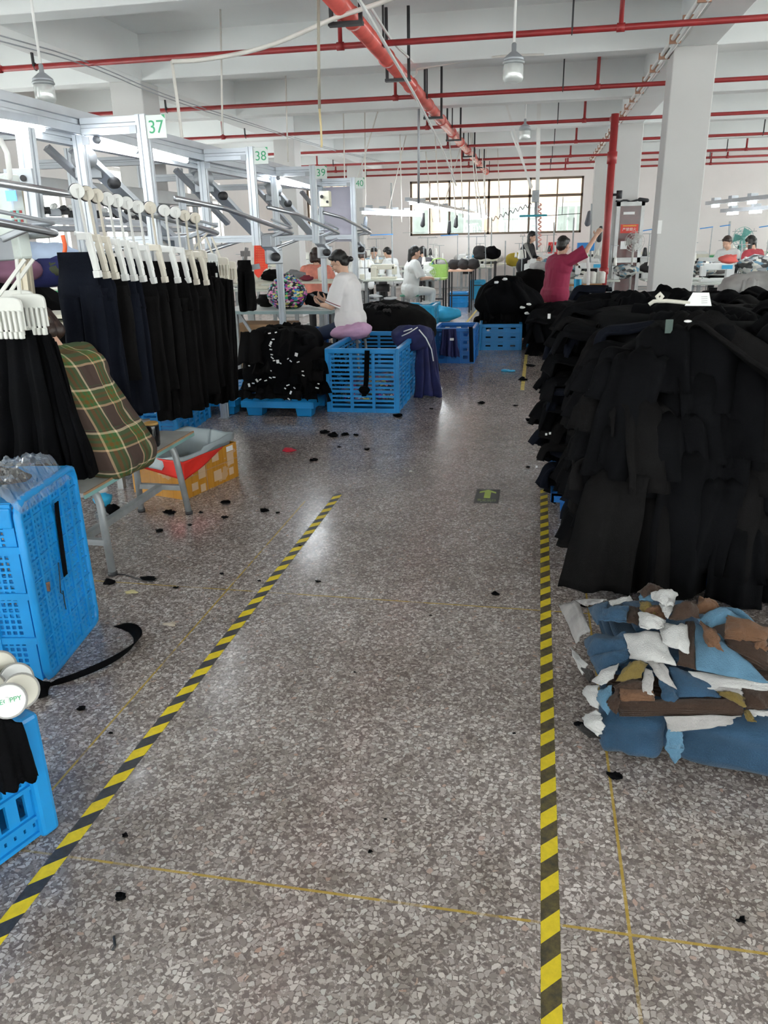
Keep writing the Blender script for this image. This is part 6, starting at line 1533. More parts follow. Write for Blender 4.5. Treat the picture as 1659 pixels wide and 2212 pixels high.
for k, (px, py) in enumerate(((1072, 613), (1090, 606), (1128, 667), (1138, 680), (1055, 716), (1142, 660))): tag(crumple(at(px, py, 11.2), .035, 120 + k, .5).build('paper_tag', M_tag, None, True), 'small white tag on the black mound over the blue crate', 'tag', 'tags on the crate mound')
tag(mound(-.1, .62, 10.2, 12.2, 0, .62, 31, 2.4, '', None, .09).build('garment_heap', M_cloth, None, True), 'low black garment heap between the crate mound and the tall pile', 'garments', None, 'stuff')
for k in range(18): stamp(longd[RM.randrange(6)], (RM.uniform(0, .55), RM.uniform(10.2, 12), .55 - .25 * RM.random()), RM.uniform(PI * .3, PI * 1.2), .2, 0, .9, M_cloth, 'black garments on the low heap left of the tall pile', 'garments on the low heap', 'heaped_garment')
tag(MB().box(at(1186, 683, 10.1), (.035, .01, .06), .2).build('paper_tag', M_tag), 'white tag on the low black heap below the wooden stool', 'tag')
open_crate(fl(1156, 752) + V((.0, .2, 0)), .22, .2, .2, M_blue, 'small blue bin in front of the low black heap', 0, 2, 3, fx=.2, fy=.3)

# ---- sorting table of the woman in white
M_ttop = mat('grey_green_laminate', (.55, .59, .58), .3, var=.05); M_tedge = mat('grey_green_edge', (.27, .36, .36), .4)
tb = root('work_table', (-2.75, 8.55, 0), 'grey green work table carrying the sequin bag', 'table')
MB().box2((-3.6, 8.56, .757), (-2.25, 9.3, .787)).build('tabletop', M_ttop, tb); MB().box2((-3.605, 8.55, .749), (-2.245, 8.562, .782)).box2((-2.255, 8.55, .749), (-2.242, 9.31, .782)).build('edge_band', M_tedge, tb)
for x, y in ((-3.4, 8.65), (-2.38, 8.65), (-3.4, 9.2), (-2.38, 9.2)): MB().bar((x, y, .757), (x, y, 0), .045, .045).build('leg', M_steel, tb)
MB().bar((-3.36, 8.66, .74), (-2.95, 8.66, .1), .03, .03).bar((-2.9, 8.66, .74), (-2.42, 8.66, .12), .03, .03).build('brace', M_steel, tb)
c = at(620, 632, 8.88)
mb = MB().ell((0, 0, 0), (1, 1, 1), None, 48, 26)
for i, q in enumerate(mb.v):
    p = V((q.x * .235, q.y * .2, q.z * .21)); k = 1 - .35 * max(0, q.z); p = V((p.x * k, p.y * k, p.z)); d = q.normalized()
    mb.v[i] = c + p + d * (.02 * noise.noise(q * 4) + .012 * noise.noise(q * 11)); mb.v[i].z = max(mb.v[i].z, .789)
tag(mb.build('sequin_bag', M_conf, None, True), 'multicoloured sequin bag heaped on the grey green work table', 'bag')
tag(MB().sheet(lambda u, v: at(664, 648, 8.7) + V((.16 * u, .10 * v, .012 * noise.noise(V((u * 3, v * 3, 1))) - .0)) - V((0, 0, at(664, 648, 8.7).z - .792 - .05 * (1 - u) * (1 - v))), 8, 8, .002).build('paper_sheet', M_tag), 'white paper sheet on the work table beside the sequin bag', 'paper')
for k, (px, py, r_, lab) in enumerate(((685, 640, .17, 'black folded cloth on the work table between the sequin bag and the woman'), (578, 655, .12, 'black cloth on the work table left of the sequin bag'))):
    p = at(px, py, 9.0); p.z = .789; tag(crumple(p, r_, 80 + k, .55, 12, .4).build('folded_cloth', M_cloth2, None, True), lab, 'cloth')
o = MB(); t0 = trouser(.48, .16, 44, .07); o.f = t0.f; o.v = [p + at(528, 562, 7.5) for p in t0.v]
tag(o.build('hanging_garment', M_cloth2, None, True), 'single black garment hanging from the rail of frame 38 above the work table', 'garment')
tag(MB().cyl(at(533, 535, 7.5), at(528, 572, 7.5), .018, n=10).box(at(530, 548, 7.5), (.09, .03, .05)).build('rail_clip', mat('brown_grey_clip', (.22, .2, .2), .5)), 'brown grey clip holding the single garment above the work table', 'clip')
b = root('carton', (-3.1, 8.9, 0), 'brown cardboard carton standing under the grey green work table', 'carton')
MB().box2((-3.45, 8.72, 0), (-2.80, 9.15, .62)).build('carton_body', mat('cardboard', (.46, .28, .15), .8), b, bevel=.004); MB().box2((-3.45, 8.714, .30), (-2.80, 8.72, .34)).build('tape_strip', M_pt, b)
open_crate((-2.60, 8.95, 0), .3, .3, .55, M_blued, 'deep blue bin under the right end of the work table', 0, 2, 4, fx=.3, fy=.3)
pa = at(565, 560, 9.6); ps = root('hanging_notice', pa, 'orange red sheet with rows of small yellow writing', 'notice')
MB().sheet(lambda u, v: at(549 + 29 * u, 530 + (60 + 10 * math.sin(u * 5)) * v, 9.6) + V((0, .01 * math.sin(u * 7), 0)), 12, 8, .003).build('sheet', mat('orange_red_sheet', (.85, .06, .03), .6), ps)
mb = MB()
for i in range(9):
    for j in range(5): mb.bar(at(553 + j * 4.6, 534 + i * 5.2, 9.58), at(553 + j * 4.6 + 2.6, 534 + i * 5.2, 9.58), .008, .002)
mb.build('lettering', mat('yellow_print', (.8, .5, .08), .5), ps)
tag(crumple(at(765, 735, 8.25) - V((0, 0, .05)), .06, 88, .6).build('cloth_scrap', M_tag, None, True), 'black and white cloth scrap beside the rim of the large open crate', 'cloth scrap')
open_crate((-2.06, 8.3, 0), .22, .24, .42, M_blued, 'deep blue bin under the stool of the woman in white', 0, 2, 3, fx=.2, fy=.3)

# ---- heaps and shelves behind the trousers on the left
tag(mound(-4.3, -3.3, 4.5, 5.62, .42, 1.30, 41, 2.6, '', None, .09).build('garment_heap', M_cloth2, None, True), 'big dark garment heap on the shelf behind the comb hangers', 'garments', None, 'stuff')
sh_ = root('work_table', (-3.85, 5.6, 0), 'low dark table under the heap behind the comb hangers', 'table'); MB().box2((-4.36, 4.4, .38), (-3.2, 5.68, .42)).build('tabletop', M_ttop, sh_)
for x, y in ((-4.3, 4.5), (-3.3, 4.5), (-4.3, 5.6), (-3.3, 5.6)): MB().bar((x, y, .38), (x, y, 0), .05, .05).build('leg', M_steel, sh_)
for k, (px, py, Y, m, r_, lab) in enumerate(((100, 588, 5.0, M_navy, .26, 'navy folded clothes on the big heap behind the comb hangers'), (108, 562, 5.1, mat('pale_blue_sheet', (.45, .55, .72), .7), .24, 'pale blue sheet on top of the big heap by the left window'), (30, 580, 4.8, mat('mauve_cloth', (.22, .10, .16), .8), .18, 'mauve clothes at the left of the big heap'), (115, 570, 4.95, mat('olive_cloth', (.05, .06, .03), .8), .14, 'dark olive cloth under the pale blue sheet'))):
    p = at(px, py, Y); tag(crumple(p - V((0, 0, .10)), r_, 60 + k, .45, 14, .35).build('folded_clothes', m, None, True), lab, 'clothes')
M_cream = mat('cream_laminate', (.62, .60, .50), .5)
for k, (a, b_, Y) in enumerate((((135, 684), (190, 684), 4.5), ((142, 706), (196, 706), 4.35))):
    pa = at(*a, Y); pb = at(*b_, Y)
    q = root('table_shelf', (pa + pb) / 2, ('upper', 'lower')[k] + ' cream shelf board between the plaid shirt and the hanging trousers', 'shelf', 'cream shelf boards')
    MB().box2((pa.x - .25, Y, pa.z - .012), (pb.x, Y + .3, pa.z + .012)).build('board', M_cream, q); MB().bar((pa.x - .2, Y + .15, pa.z), (pa.x - .2, Y + .15, 0), .04, .04).bar((pb.x - .03, Y + .15, pa.z), (pb.x - .03, Y + .15, 0), .04, .04).build('support', M_steel, q)
open_crate((-3.17, 6.15, 0), .55, .85, .40, M_blue, 'blue crate seen below the hanging trousers behind the taped carton', .1, 4, 9, fx=.8, fy=.5)
open_crate((-3.75, 6.3, 0), .5, .6, .52, M_blue, 'taller blue crate behind the plaid shirt under the trousers', .1, 4, 9, fx=.8, fy=.5)
# ------------------------------------------------------------------ sewing stations
RR = random.Random(5)
M_mach = mat('cream_machine_enamel', (.70, .68, .58), .3, var=.05); M_machw = mat('white_machine_enamel', (.76, .77, .76), .3, var=.04)
M_mgreen = mat('machine_green', (.05, .32, .12), .4); M_cone = mat('thread_cone', (.80, .79, .74), .7)
M_top2 = mat('pale_table_laminate', (.62, .66, .60), .35, var=.05)
def sewing_station(m, lab, group, style=0):
    r = root('sewing_machine', (0, 0, 0), lab, 'sewing machine', group)
    MB().box((0, 0, .745), (1.1, .52, .03)).build('tabletop', M_top2, r, bevel=.004)
    for s in (-1, 1):
        MB().bar((s * .42, 0, .73), (s * .42, 0, .05), .06, .05).bar((s * .42, -.26, .03), (s * .42, .26, .03), .05, .05).bar((s * .42, -.2, .715), (s * .42, .2, .715), .05, .03).build('leg', M_steel, r)
    MB().bar((-.42, 0, .18), (.42, 0, .18), .04, .03).box((.0, -.1, .12), (.36, .24, .02)).build('treadle', M_steel, r)
    MB().cyl((-.05, .05, .6), (.2, .05, .6), .075, n=14).build('motor', M_black, r, True)
    MB().box((.05, .05, .785), (.5, .18, .05)).box((.24, .05, .90), (.12, .15, .2)).box((.06, .05, .995), (.46, .11, .10)).box((-.16, .05, .93), (.09, .11, .16)).build('machine_head', m, r, bevel=.012)
    MB().cyl((-.16, .05, .86), (-.16, .05, .80), .008, n=8).box((-.16, .05, .80), (.02, .05, .008)).build('needle_bar', M_steel, r)
    MB().cyl((.31, .05, .96), (.345, .05, .96), .065, n=20).build('hand_wheel', M_black, r, True)
    MB().box((.18, -.028, .99), (.16, .006, .06)).build('badge_panel', M_mgreen if style == 0 else M_cyan, r)
    MB().cyl((.40, .18, .76), (.40, .18, 1.32), .009, n=8).bar((.28, .18, 1.32), (.52, .18, 1.32), .012, .012).bar((.3, .18, .98), (.5, .18, .98), .012, .012).build('thread_stand', M_steel, r)
    for x in (.32, .48): MB().lathe([(.036, 0), (.034, .02), (.020, .14), (.016, .15)], (x, .18, .985), 14).build('thread_cone', M_cone, r, True)
    MB().box((.5, -.05, .81), (.1, .12, .1)).build('control_unit', m, r, bevel=.008)
    return r
protoA = sewing_station(M_mach, 'cream sewing machine with green badge on the near rear table', None)
protoB = sewing_station(M_machw, 'white sewing machine with blue badge', None, 1)
GA = 'sewing machines in the rear rows on the left'; LA = 'sewing machine on a pale table in the crowded rear rows on the left'
GB = 'sewing machines behind the right column'; LBX = 'sewing machine on a pale table in the rows behind the right column'
GC = 'sewing machines near the standpipe'; LCX = 'sewing machine between the rear window and the red standpipe'
used = set()
p = at(835, 605, 15.5); place(protoA, (p.x, 15.55, 0), PI, 'cream sewing machine with green badge in front of the ponytailed worker', GA, used)
p = at(935, 600, 16.0); place(protoB, (p.x - .1, 16.3, 0), PI / 2, 'sewing table carrying the white fan and the lime basket', GA, used)
STN = [(p.x, 16.3), (at(835, 605, 15.5).x, 15.55)]
def free(x, y, d=1.0):
    if any(math.hypot(x - a, y - b) < .85 for a, b, c in PEOPLE): return False
    if any(abs(x - a) < .42 + .55 and abs(y - b) < .42 + .4 for a in (-4.99, 1.52, 7.52) for b in (9.9, 16.1, 22.3)): return False
    if math.hypot(x - 1.05, y - 13.6) < .7 or (abs(x - 1.6) < 1.0 and abs(y - 15.8) < .7): return False
    return all(abs(x - a) > 1.0 or abs(y - b) > .62 for a, b in STN)
def put(src, x, y, rz, lab, grp, force=False):
    if not force and not free(x, y): return
    STN.append((x, y)); place(src, (x, y, 0), rz, lab, grp, used)
for (x, y, yw) in PEOPLE[6:]:
    rz = yw - PI / 2; X_, Y_ = x + .56 * math.cos(yw), y + .56 * math.sin(yw)
    put((protoA, protoB)[int(abs(x * 10)) % 2], X_, Y_, rz, LBX if x > 2 else LA, GB if x > 2 else GA, all(math.hypot(X_ - a, Y_ - b) > 1.0 for a, b in STN) and all(math.hypot(X_ - a, Y_ - b) > .5 for a, b, c in PEOPLE))
for i, (x, y) in enumerate(((-4.6, 15.6), (-5.9, 15.6), (-3.3, 17.6), (-4.6, 17.6), (-5.9, 17.6), (-2.2, 19.9), (-3.5, 20.0), (-4.8, 20.0), (-6.1, 20.0), (-2.0, 22.3), (-3.3, 22.4), (-6.3, 22.4), (-4.4, 12.9), (-5.6, 12.9), (-3.25, 13.3), (-3.9, 11.9), (-5.8, 8.7), (-5.8, 7.0))):
    put((protoA, protoB)[i % 2], x, y, (PI, 0)[(i // 3) % 2] + RR.uniform(-.05, .05), LA, GA)
for i, (x, y, rz) in enumerate(((.55, 16.4, PI / 2), (.5, 18.6, PI / 2), (-.1, 21.2, PI), (1.0, 21.2, 0), (.85, 14.7, 0))):
    put((protoB, protoA)[i % 2], x, y, rz, LCX, GC)
for i, (x, y, rz) in enumerate(((2.75, 13.6, 0), (2.9, 16.2, PI), (3.5, 14.6, 0), (5.6, 17.2, PI), (5.0, 18.8, 0), (3.6, 19.0, 0), (2.4, 19.3, PI), (5.4, 21.4, 0), (4.0, 21.8, PI), (2.7, 22.0, 0), (4.75, 13.4, 0), (6.3, 20.0, 0), (2.35, 14.8, PI))):
    put((protoB, protoA)[i % 2], x, y, rz + RR.uniform(-.06, .06), LBX, GB)

def overlocker(m, lab, group):
    r = root('overlock_machine', (0, 0, 0), lab, 'sewing machine', group)
    MB().box((0, 0, .745), (.9, .5, .03)).build('tabletop', M_top2, r, bevel=.004)
    for s in (-1, 1): MB().bar((s * .36, 0, .73), (s * .36, 0, .03), .06, .05).bar((s * .36, -.24, .03), (s * .36, .24, .03), .05, .05).build('leg', M_steel, r)
    MB().box((-.02, 0, .86), (.30, .24, .2)).box((-.14, -.06, 1.0), (.10, .12, .12)).box((.06, 0, .99), (.2, .16, .08)).build('machine_head', m, r, bevel=.02)
    MB().box((-.1, -.13, .85), (.1, .012, .08)).build('badge_panel', M_cyan, r)
    MB().cyl((.14, 0, .9), (.2, 0, .9), .06, n=16).build('hand_wheel', M_black, r, True)
    MB().cyl((.0, .2, .76), (.0, .2, 1.5), .010, n=8).bar((-.26, .2, 1.5), (.26, .2, 1.5), .02, .014).bar((-.28, .2, 1.06), (.28, .2, 1.06), .05, .012).cyl((-.2, .2, 1.5), (-.2, .2, 1.56), .006, n=6).cyl((.2, .2, 1.5), (.2, .2, 1.56), .006, n=6).build('thread_stand', M_steel, r)
    for i in range(4): MB().lathe([(.05, 0), (.05, .03), (.032, .15), (.018, .17)], (-.21 + .14 * i, .2, 1.066), 14).build('thread_cone', M_cone if i != 2 else M_black, r, True)
    for i in range(4): MB().tube([V((-.21 + .14 * i, .2, 1.5)), V((-.15 + .09 * i, .1, 1.25)), V((-.12 + .05 * i, -.02, 1.05))], .003, 4).build('thread', M_cone, r)
    return r
protoC = overlocker(M_machw, 'white overlock machine with a tall rack of thread cones', None)
for i, (x, y, rz) in enumerate(((-.15, 17.2, 1.4), (.05, 19.4, 1.6), (1.0, 19.6, -1.5), (.2, 15.2, 1.5), (1.15, 17.6, -1.5), (.75, 15.9, .2), (.2, 22.6, 0), (-.6, 22.3, .1))): put(protoC, x, y, rz, 'white overlock machine with thread cones between the rear window and the standpipe', 'overlock machines near the standpipe')
for i, (x, y, rz) in enumerate(((-2.7, 18.6, 0), (-4.0, 18.8, PI), (-5.3, 18.8, 0), (-2.9, 21.2, 0), (-4.2, 21.2, PI), (-1.6, 21.0, 0), (-2.5, 14.4, PI), (-3.8, 14.4, PI), (-5.2, 14.3, 0))): put(protoC, x, y, rz, 'white overlock machine with thread cones in the rear rows on the left', 'overlock machines in the left rows')
for i, (x, y, rz) in enumerate(((2.4, 15.1, 0), (3.2, 17.6, 0), (4.3, 13.4, .2), (5.3, 16.2, 0), (4.6, 20.2, PI), (2.2, 17.6, PI), (3.9, 15.6, 0))): put(protoC, x, y, rz, 'white overlock machine with thread cones right of the big column', 'overlock machines at the right')
# ------------------------------------------------------------------ light tracks
def track(p0, p1, n, lab, group, fill=.8):
    p0, p1 = V(p0), V(p1); r = root('light_track', (p0 + p1) / 2, lab, 'light', group); d = (p1 - p0)
    MB().bar(p0 + V((0, 0, .06)), p1 + V((0, 0, .06)), .09, .06).build('channel', M_alud, r)
    for i in range(n):
        a = p0 + d * (i + (1 - fill) / 2) / n; b = p0 + d * (i + 1 - (1 - fill) / 2) / n
        MB().bar(a, b, .05, .03).build('tube', M_tube, r)
    for i in range(n): MB().box(p0 + d * (i + .5) / n + V((0, 0, .11)), (.12, .1, .05), .3).build('connector', M_alud, r)
    return r
GT = 'hanging light tracks over the sewing rows'
track(fl(880, 438, 2.12), fl(1058, 470, 2.12), 5, 'grey light track hanging in front of the rear window', GT)
a = at(782, 460, 14.2); b = at(912, 472, 17.6); b.z = a.z; track(a, b, 5, 'light track left of the rear window with a row of lit tubes', GT, .82)
a = at(1528, 447, 15.5); b = at(1700, 408, 12.6); b.z = a.z; track(a, b, 4, 'upper light track right of the big column', GT, .3)
a = at(1560, 463, 16); b = at(1720, 440, 13.5); b.z = a.z; track(a, b, 3, 'lower light track right of the big column', GT, .4)
for (px, py, Y) in ((1380, 470, 17.5), (1290, 478, 19)):
    pass
# thin wires, racks and arms above the tables
M_barb = mat('blue_bar', (.03, .24, .62), .45)
for k, (a, b, Y, m, w, lab) in enumerate((((800, 508), (849, 506), 17, M_barb, .03, 'blue bar above the cream machine left of the rear window'), ((952, 509), (990, 507), 19, M_barb, .03, 'blue bar in front of the left part of the rear window'), ((1122, 467), (1182, 465), 15.2, mat('teal_blade', (.03, .33, .42), .5), .06, 'teal blade shaped board below the junction box'), ((1380, 500), (1410, 495), 16.4, M_barb, .03, 'blue bar right of the dark red door'), ((1555, 489), (1577, 486), 17, M_barb, .03, 'blue bar on the pole right of the big column'), ((1512, 494), (1540, 490), 17, M_barb, .03, 'blue bar just right of the big column'), ((1640, 491), (1665, 487), 17, M_barb, .03, 'blue bar at the right edge of the frame'), ((870, 503), (1055, 498), 20, M_steel, .015, 'thin grey thread bar spanning the rear window'), ((1165, 467), (1255, 461), 15.4, M_black, .02, 'black bar below the junction box'))):
    pa, pb = at(*a, Y), at(*b, Y); q = root('overhead_bar', pb, lab, 'bar', 'bars over the sewing rows')
    MB().bar(pa, pb, w, w * .6).build('bar', m, q)
    if k not in (2, 8): MB().bar(pb.lerp(pa, .04), V((pb.x, pb.y, 0)), .016, .016).build('post', M_steel, q)
    else: MB().bar(pa.lerp(pb, .55), pa.lerp(pb, .55) + V((0, .0, .3)), .016, .016).build('post', M_steel, q)
for k, (x0, y0, x1, y1, Y) in enumerate(((845, 395, 848, 590, 18.5), (1012, 430, 1015, 560, 20), (1577, 478, 1577, 550, 17.2), (1240, 470, 1237, 560, 16), (1278, 440, 1280, 560, 17), (1197, 480, 1199, 560, 18), (1062, 470, 1062, 560, 21), (1092, 520, 1092, 560, 21))):
    pb = at(x1, y1, Y); pb.z = 0; tag(MB().bar(at(x0, y0, Y), pb, .03, .03).build('thread_pole', M_steel), 'thin steel pole rising from the rear sewing tables', 'pole', 'poles over the rear sewing tables')
for k, (px, py, Y, s, m) in enumerate(((915, 474, 16.5, 9, M_black), (972, 490, 18.5, 9, M_black), (987, 478, 19, 7, M_black), (1272, 470, 15.5, 12, mat('grey_bag', (.12, .12, .14), .6)), (1297, 505, 15.4, 10, M_black), (790, 485, 14.8, 7, mat('dark_tool', (.15, .17, .2), .5)))):
    c = at(px, py, Y)
    tag(MB().cap(c + V((0, 0, .10)), c - V((.02, 0, .10)), .03, .05).displace(.02, 14, k).build('hanging_pouch', m, None, True), ('dark pouch hanging from the left end of the window track', 'black pouch hanging before the middle of the rear window', 'slim black pouch before the rear window', 'grey bag hanging left of the standpipe', 'black bag hanging against the standpipe', 'small dark tool hanging left of the rear window')[k], 'pouch')

# ------------------------------------------------------------------ fans and baskets
def fan(c, R_f, m, lab, yaw=0.0, stand=.0):
    c = V(c); r = root('fan', c - V((0, 0, stand)), lab, 'fan'); Mz = Matrix.Rotation(yaw, 3, 'Z'); ax = Mz @ V((0, -1, 0)); _, s, u = frame_of(ax)
    mb = MB()
    for rr in (R_f, R_f * .75, R_f * .5, R_f * .28): mb.tube([c + ax * (.03 * (1 - rr / R_f)) + (s * math.cos(a) + u * math.sin(a)) * rr for a in [2 * PI * i / 24 for i in range(24)]], R_f * .022, 5, True)
    for i in range(12): mb.bar(c + ax * .03, c + (s * math.cos(i * PI / 6) + u * math.sin(i * PI / 6)) * R_f, R_f * .03, R_f * .03)
    mb.build('guard', m, r)
    MB().cyl(c - ax * .12, c + ax * .01, R_f * .22, n=14).build('motor', m, r, True)
    for i in range(3):
        a = i * 2 * PI / 3; d = s * math.cos(a) + u * math.sin(a); t = d.cross(ax)
        MB().sheet(lambda p, q: c - ax * .02 + d * R_f * (.15 + .72 * p) + t * R_f * (q - .5) * (.3 + .5 * p) + ax * .05 * (q - .5), 5, 4, .004).build('blade', m, r)
    if stand: MB().cyl(c - ax * .08, c - ax * .08 - V((0, 0, stand)), .018, n=8).cyl(c - ax * .08 - V((0, 0, stand)), c - ax * .08 - V((0, 0, stand - .03)), R_f * .7, n=18).build('stand', m, r)
    return r
p = at(924, 588, 15.9); fan(p, .15, M_machw, 'white desk fan on the sewing table beside the ponytailed worker', .3, p.z - .76)
p = at(1605, 514, 17.0); fan(p, .20, mat('green_fan', (.12, .36, .32), .4), 'green pedestal fan between the two workers on the right', .2, p.z - .02)
p = at(1371, 522, 15.0); fan(p, .17, mat('grey_fan', (.45, .44, .42), .4), 'pale grey fan in front of the dark red door', .1, p.z - .02)
p = at(948, 590, 16.1); p.z = .762
bk = root('basket', p, 'lime green basket next to the white desk fan', 'basket'); M_limeb = mat('lime_plastic', (.40, .62, .16), .4)
MB().lattice(p + V((-.17, -.13, 0)), V((1, 0, 0)), V((0, 0, 1)), .34, .24, 6, 4, .5, .5).lattice(p + V((-.17, .13, 0)), V((1, 0, 0)), V((0, 0, 1)), .34, .24, 6, 4, .5, .5).lattice(p + V((-.17, -.13, 0)), V((0, 1, 0)), V((0, 0, 1)), .26, .24, 5, 4, .5, .5).lattice(p + V((.17, -.13, 0)), V((0, 1, 0)), V((0, 0, 1)), .26, .24, 5, 4, .5, .5).build('basket_wall', M_limeb, bk)
MB().tube([p + V((-.17, 0, .24)), p + V((-.12, 0, .33)), p + V((0, 0, .36)), p + V((.12, 0, .33)), p + V((.17, 0, .24))], .012, 6).build('handle', M_limeb, bk, True)
# stool of the ponytailed worker, cone on the coral worker's table
p = at(886, 640, 15.2); sq = root('stool', (p.x, p.y, 0), 'green topped stool under the ponytailed worker', 'stool')
MB().box((p.x, p.y, .475), (.36, .26, .03)).build('seat', mat('green_seat', (.10, .35, .24), .5), sq, bevel=.006)
for a, b in ((-1, -1), (1, -1), (-1, 1), (1, 1)): MB().bar((p.x + a * .14, p.y + b * .1, .46), (p.x + a * .17, p.y + b * .12, 0), .03, .03).build('leg', M_steel, sq)
p = at(694, 607, 10.8); tag(MB().lathe([(.045, 0), (.045, .17), (.02, .18), (.02, .19)], p, 18).build('thread_cone', M_cone, None, True), 'tall cream thread cone standing left of the seated woman in white', 'thread cone')
q = root('work_table', (p.x - .5, 11.1, 0), 'cream topped table in front of the coral blouse', 'table'); MB().box2((p.x - 1.5, 10.7, p.z - .03), (p.x + .3, 11.4, p.z - .002)).build('tabletop', M_cream, q)
for a, b in ((-1.4, 10.8), (.2, 10.8), (-1.4, 11.3), (.2, 11.3)): MB().bar((p.x + a, b, p.z - .03), (p.x + a, b, 0), .045, .045).build('leg', M_steel, q)
tag(crumple(V((p.x - .45, 11.0, p.z)), .14, 150, .5).build('folded_cloth', mat('grey_cloth', (.25, .25, .26), .8), None, True), 'grey cloth bundle on the cream topped table', 'cloth')
tag(crumple(V((p.x - .22, 10.85, p.z)), .10, 151, .35).build('folded_cloth', mat('wine_cloth', (.18, .02, .04), .8), None, True), 'wine red cloth on the cream topped table', 'cloth')
tag(crumple(V((p.x - .75, 10.9, p.z)), .16, 152, .5).build('folded_cloth', M_cloth2, None, True), 'black cloth heap on the left of the cream topped table', 'cloth')
# trestle tables with bins beside the aisle
def trestle(p0, p1, Y, D, mt, lab):
    a = at(*p0, Y); b = at(*p1, Y); z = a.z; r = root('trestle_table', ((a.x + b.x) / 2, Y + D / 2, 0), lab, 'table', 'black framed trestle tables')
    MB().box2((a.x, Y, z - .03), (b.x, Y + D, z)).build('tabletop', mt, r)
    for x in (a.x + .04, b.x - .04):
        for y in (Y + .04, Y + D - .04): MB().bar((x, y, z - .03), (x, y, 0), .03, .03).build('leg', M_black, r)
    MB().bar((a.x + .04, Y + .04, .35), (b.x - .04, Y + .04, .35), .025, .025).build('rail', M_black, r)
    return a, b, z
a, b, z = trestle((966, 584), (1019, 583), 16.8, .6, mat('peach_laminate', (.72, .42, .30), .5), 'black framed table with a peach edge beside the aisle')
for k in range(3): tag(crumple(V((a.x + .12 + .2 * k, 17.1, z)), .14, 160 + k, .75, 10, .5).build('cloth_pile', M_char, None, True), 'dark cloth lump on the peach edged table', 'cloth', 'cloth lumps on the peach edged table')
a, b, z = trestle((1020, 562), (1072, 560), 20.2, .7, M_cream, 'black framed table with a cream top farther along the aisle')
for k in range(2): tag(crumple(V((a.x + .2 + .28 * k, 20.5, z)), .2, 170 + k, .8, 10, .5).build('cloth_pile', (M_char, M_cloth)[k], None, True), ('charcoal cloth lump on the cream topped aisle table', 'black cloth lump on the cream topped aisle table')[k], 'cloth')
trestle((905, 602), (962, 600), 15.9, .5, M_limeb, 'black framed table under the fan and lime basket')
GBC = 'blue bins by the rear tables'
def bin_at(px0, px1, py_t, py_b, m, lab, D=.4):
    p = fl((px0 + px1) / 2, py_b); Y = p.y; a = at(px0, py_b, Y); b = at(px1, py_b, Y); t = at((px0 + px1) / 2, py_t, Y)
    return open_crate(((a.x + b.x) / 2, Y + D / 2, 0), b.x - a.x, D, max(t.z, .15), m, lab, 0, 2, 4, GBC, 'plastic_bin', .3, .3)
for q in ((970, 1008, 632, 664, M_blue, 'blue bin under the peach edged table'), (1013, 1046, 606, 645, M_cyan, 'cyan tub standing in the aisle right of the peach edged table'), (1038, 1064, 596, 620, M_blue, 'blue bin under the cream topped aisle table'), (1046, 1078, 575, 612, M_cyan, 'cyan bin behind the cream topped aisle table'), (1066, 1084, 552, 604, M_blue, 'tall blue bin stack before the rear window'), (1085, 1122, 578, 603, M_blue, 'wide blue bin under the rear window'), (1088, 1112, 562, 592, M_blue, 'blue bin behind the wide one under the rear window'), (926, 944, 655, 690, M_cyan, 'cyan bin at the foot of the fan table'), (1500, 1532, 592, 612, M_blue, 'blue bin right of the foot of the big column'), (1622, 1648, 590, 612, M_blued, 'deep blue bin under the tables at the right'), (1405, 1425, 596, 612, M_blue, 'blue bin left of the foot of the big column')): bin_at(*q)
# grey garments on a blue cart at the right
open_crate((2.95, 11.6, 0), .95, .7, .62, M_blue, 'blue crate under the heap of grey garments at the right', 0, 3, 4, fx=.2, fy=.3)
open_crate((3.45, 10.6, 0), .75, .6, .66, M_blue, 'blue crate with dark garments at the right edge', .1, 3, 4, fx=.3, fy=.4)
M_gry = mat('grey_jersey', (.36, .35, .34), .85, var=.15, bump=.2)
tag(mound(2.45, 3.35, 11.3, 12.0, .58, 1.0, 55, 2.4, '', None, .08).build('garment_heap', M_gry, None, True), 'grey garments piled up on the blue crate at the right', 'garments', None, 'stuff')
for k in range(22): stamp(longd[RR.randrange(6)], (RR.uniform(2.5, 3.3), RR.uniform(11.25, 11.6), RR.uniform(.62, 1.0)), PI + RR.uniform(-.7, .7), .1, 0, .95, M_gry, 'grey garments hanging off the heap on the blue crate at the right', 'grey garments on the right heap', 'grey_garment')
tag(crumple(at(1575, 570, 11.4), .12, 180, .5).build('cloth_pile', mat('coral_cloth', (.85, .16, .14), .7), None, True), 'coral red cloth on top of the grey garments', 'cloth')
tag(mound(3.1, 3.8, 10.35, 10.9, .55, .80, 56, 2.4, '', None, .07).build('garment_heap', M_cloth, None, True), 'dark garments filling the blue crate at the right edge', 'garments', None, 'stuff')
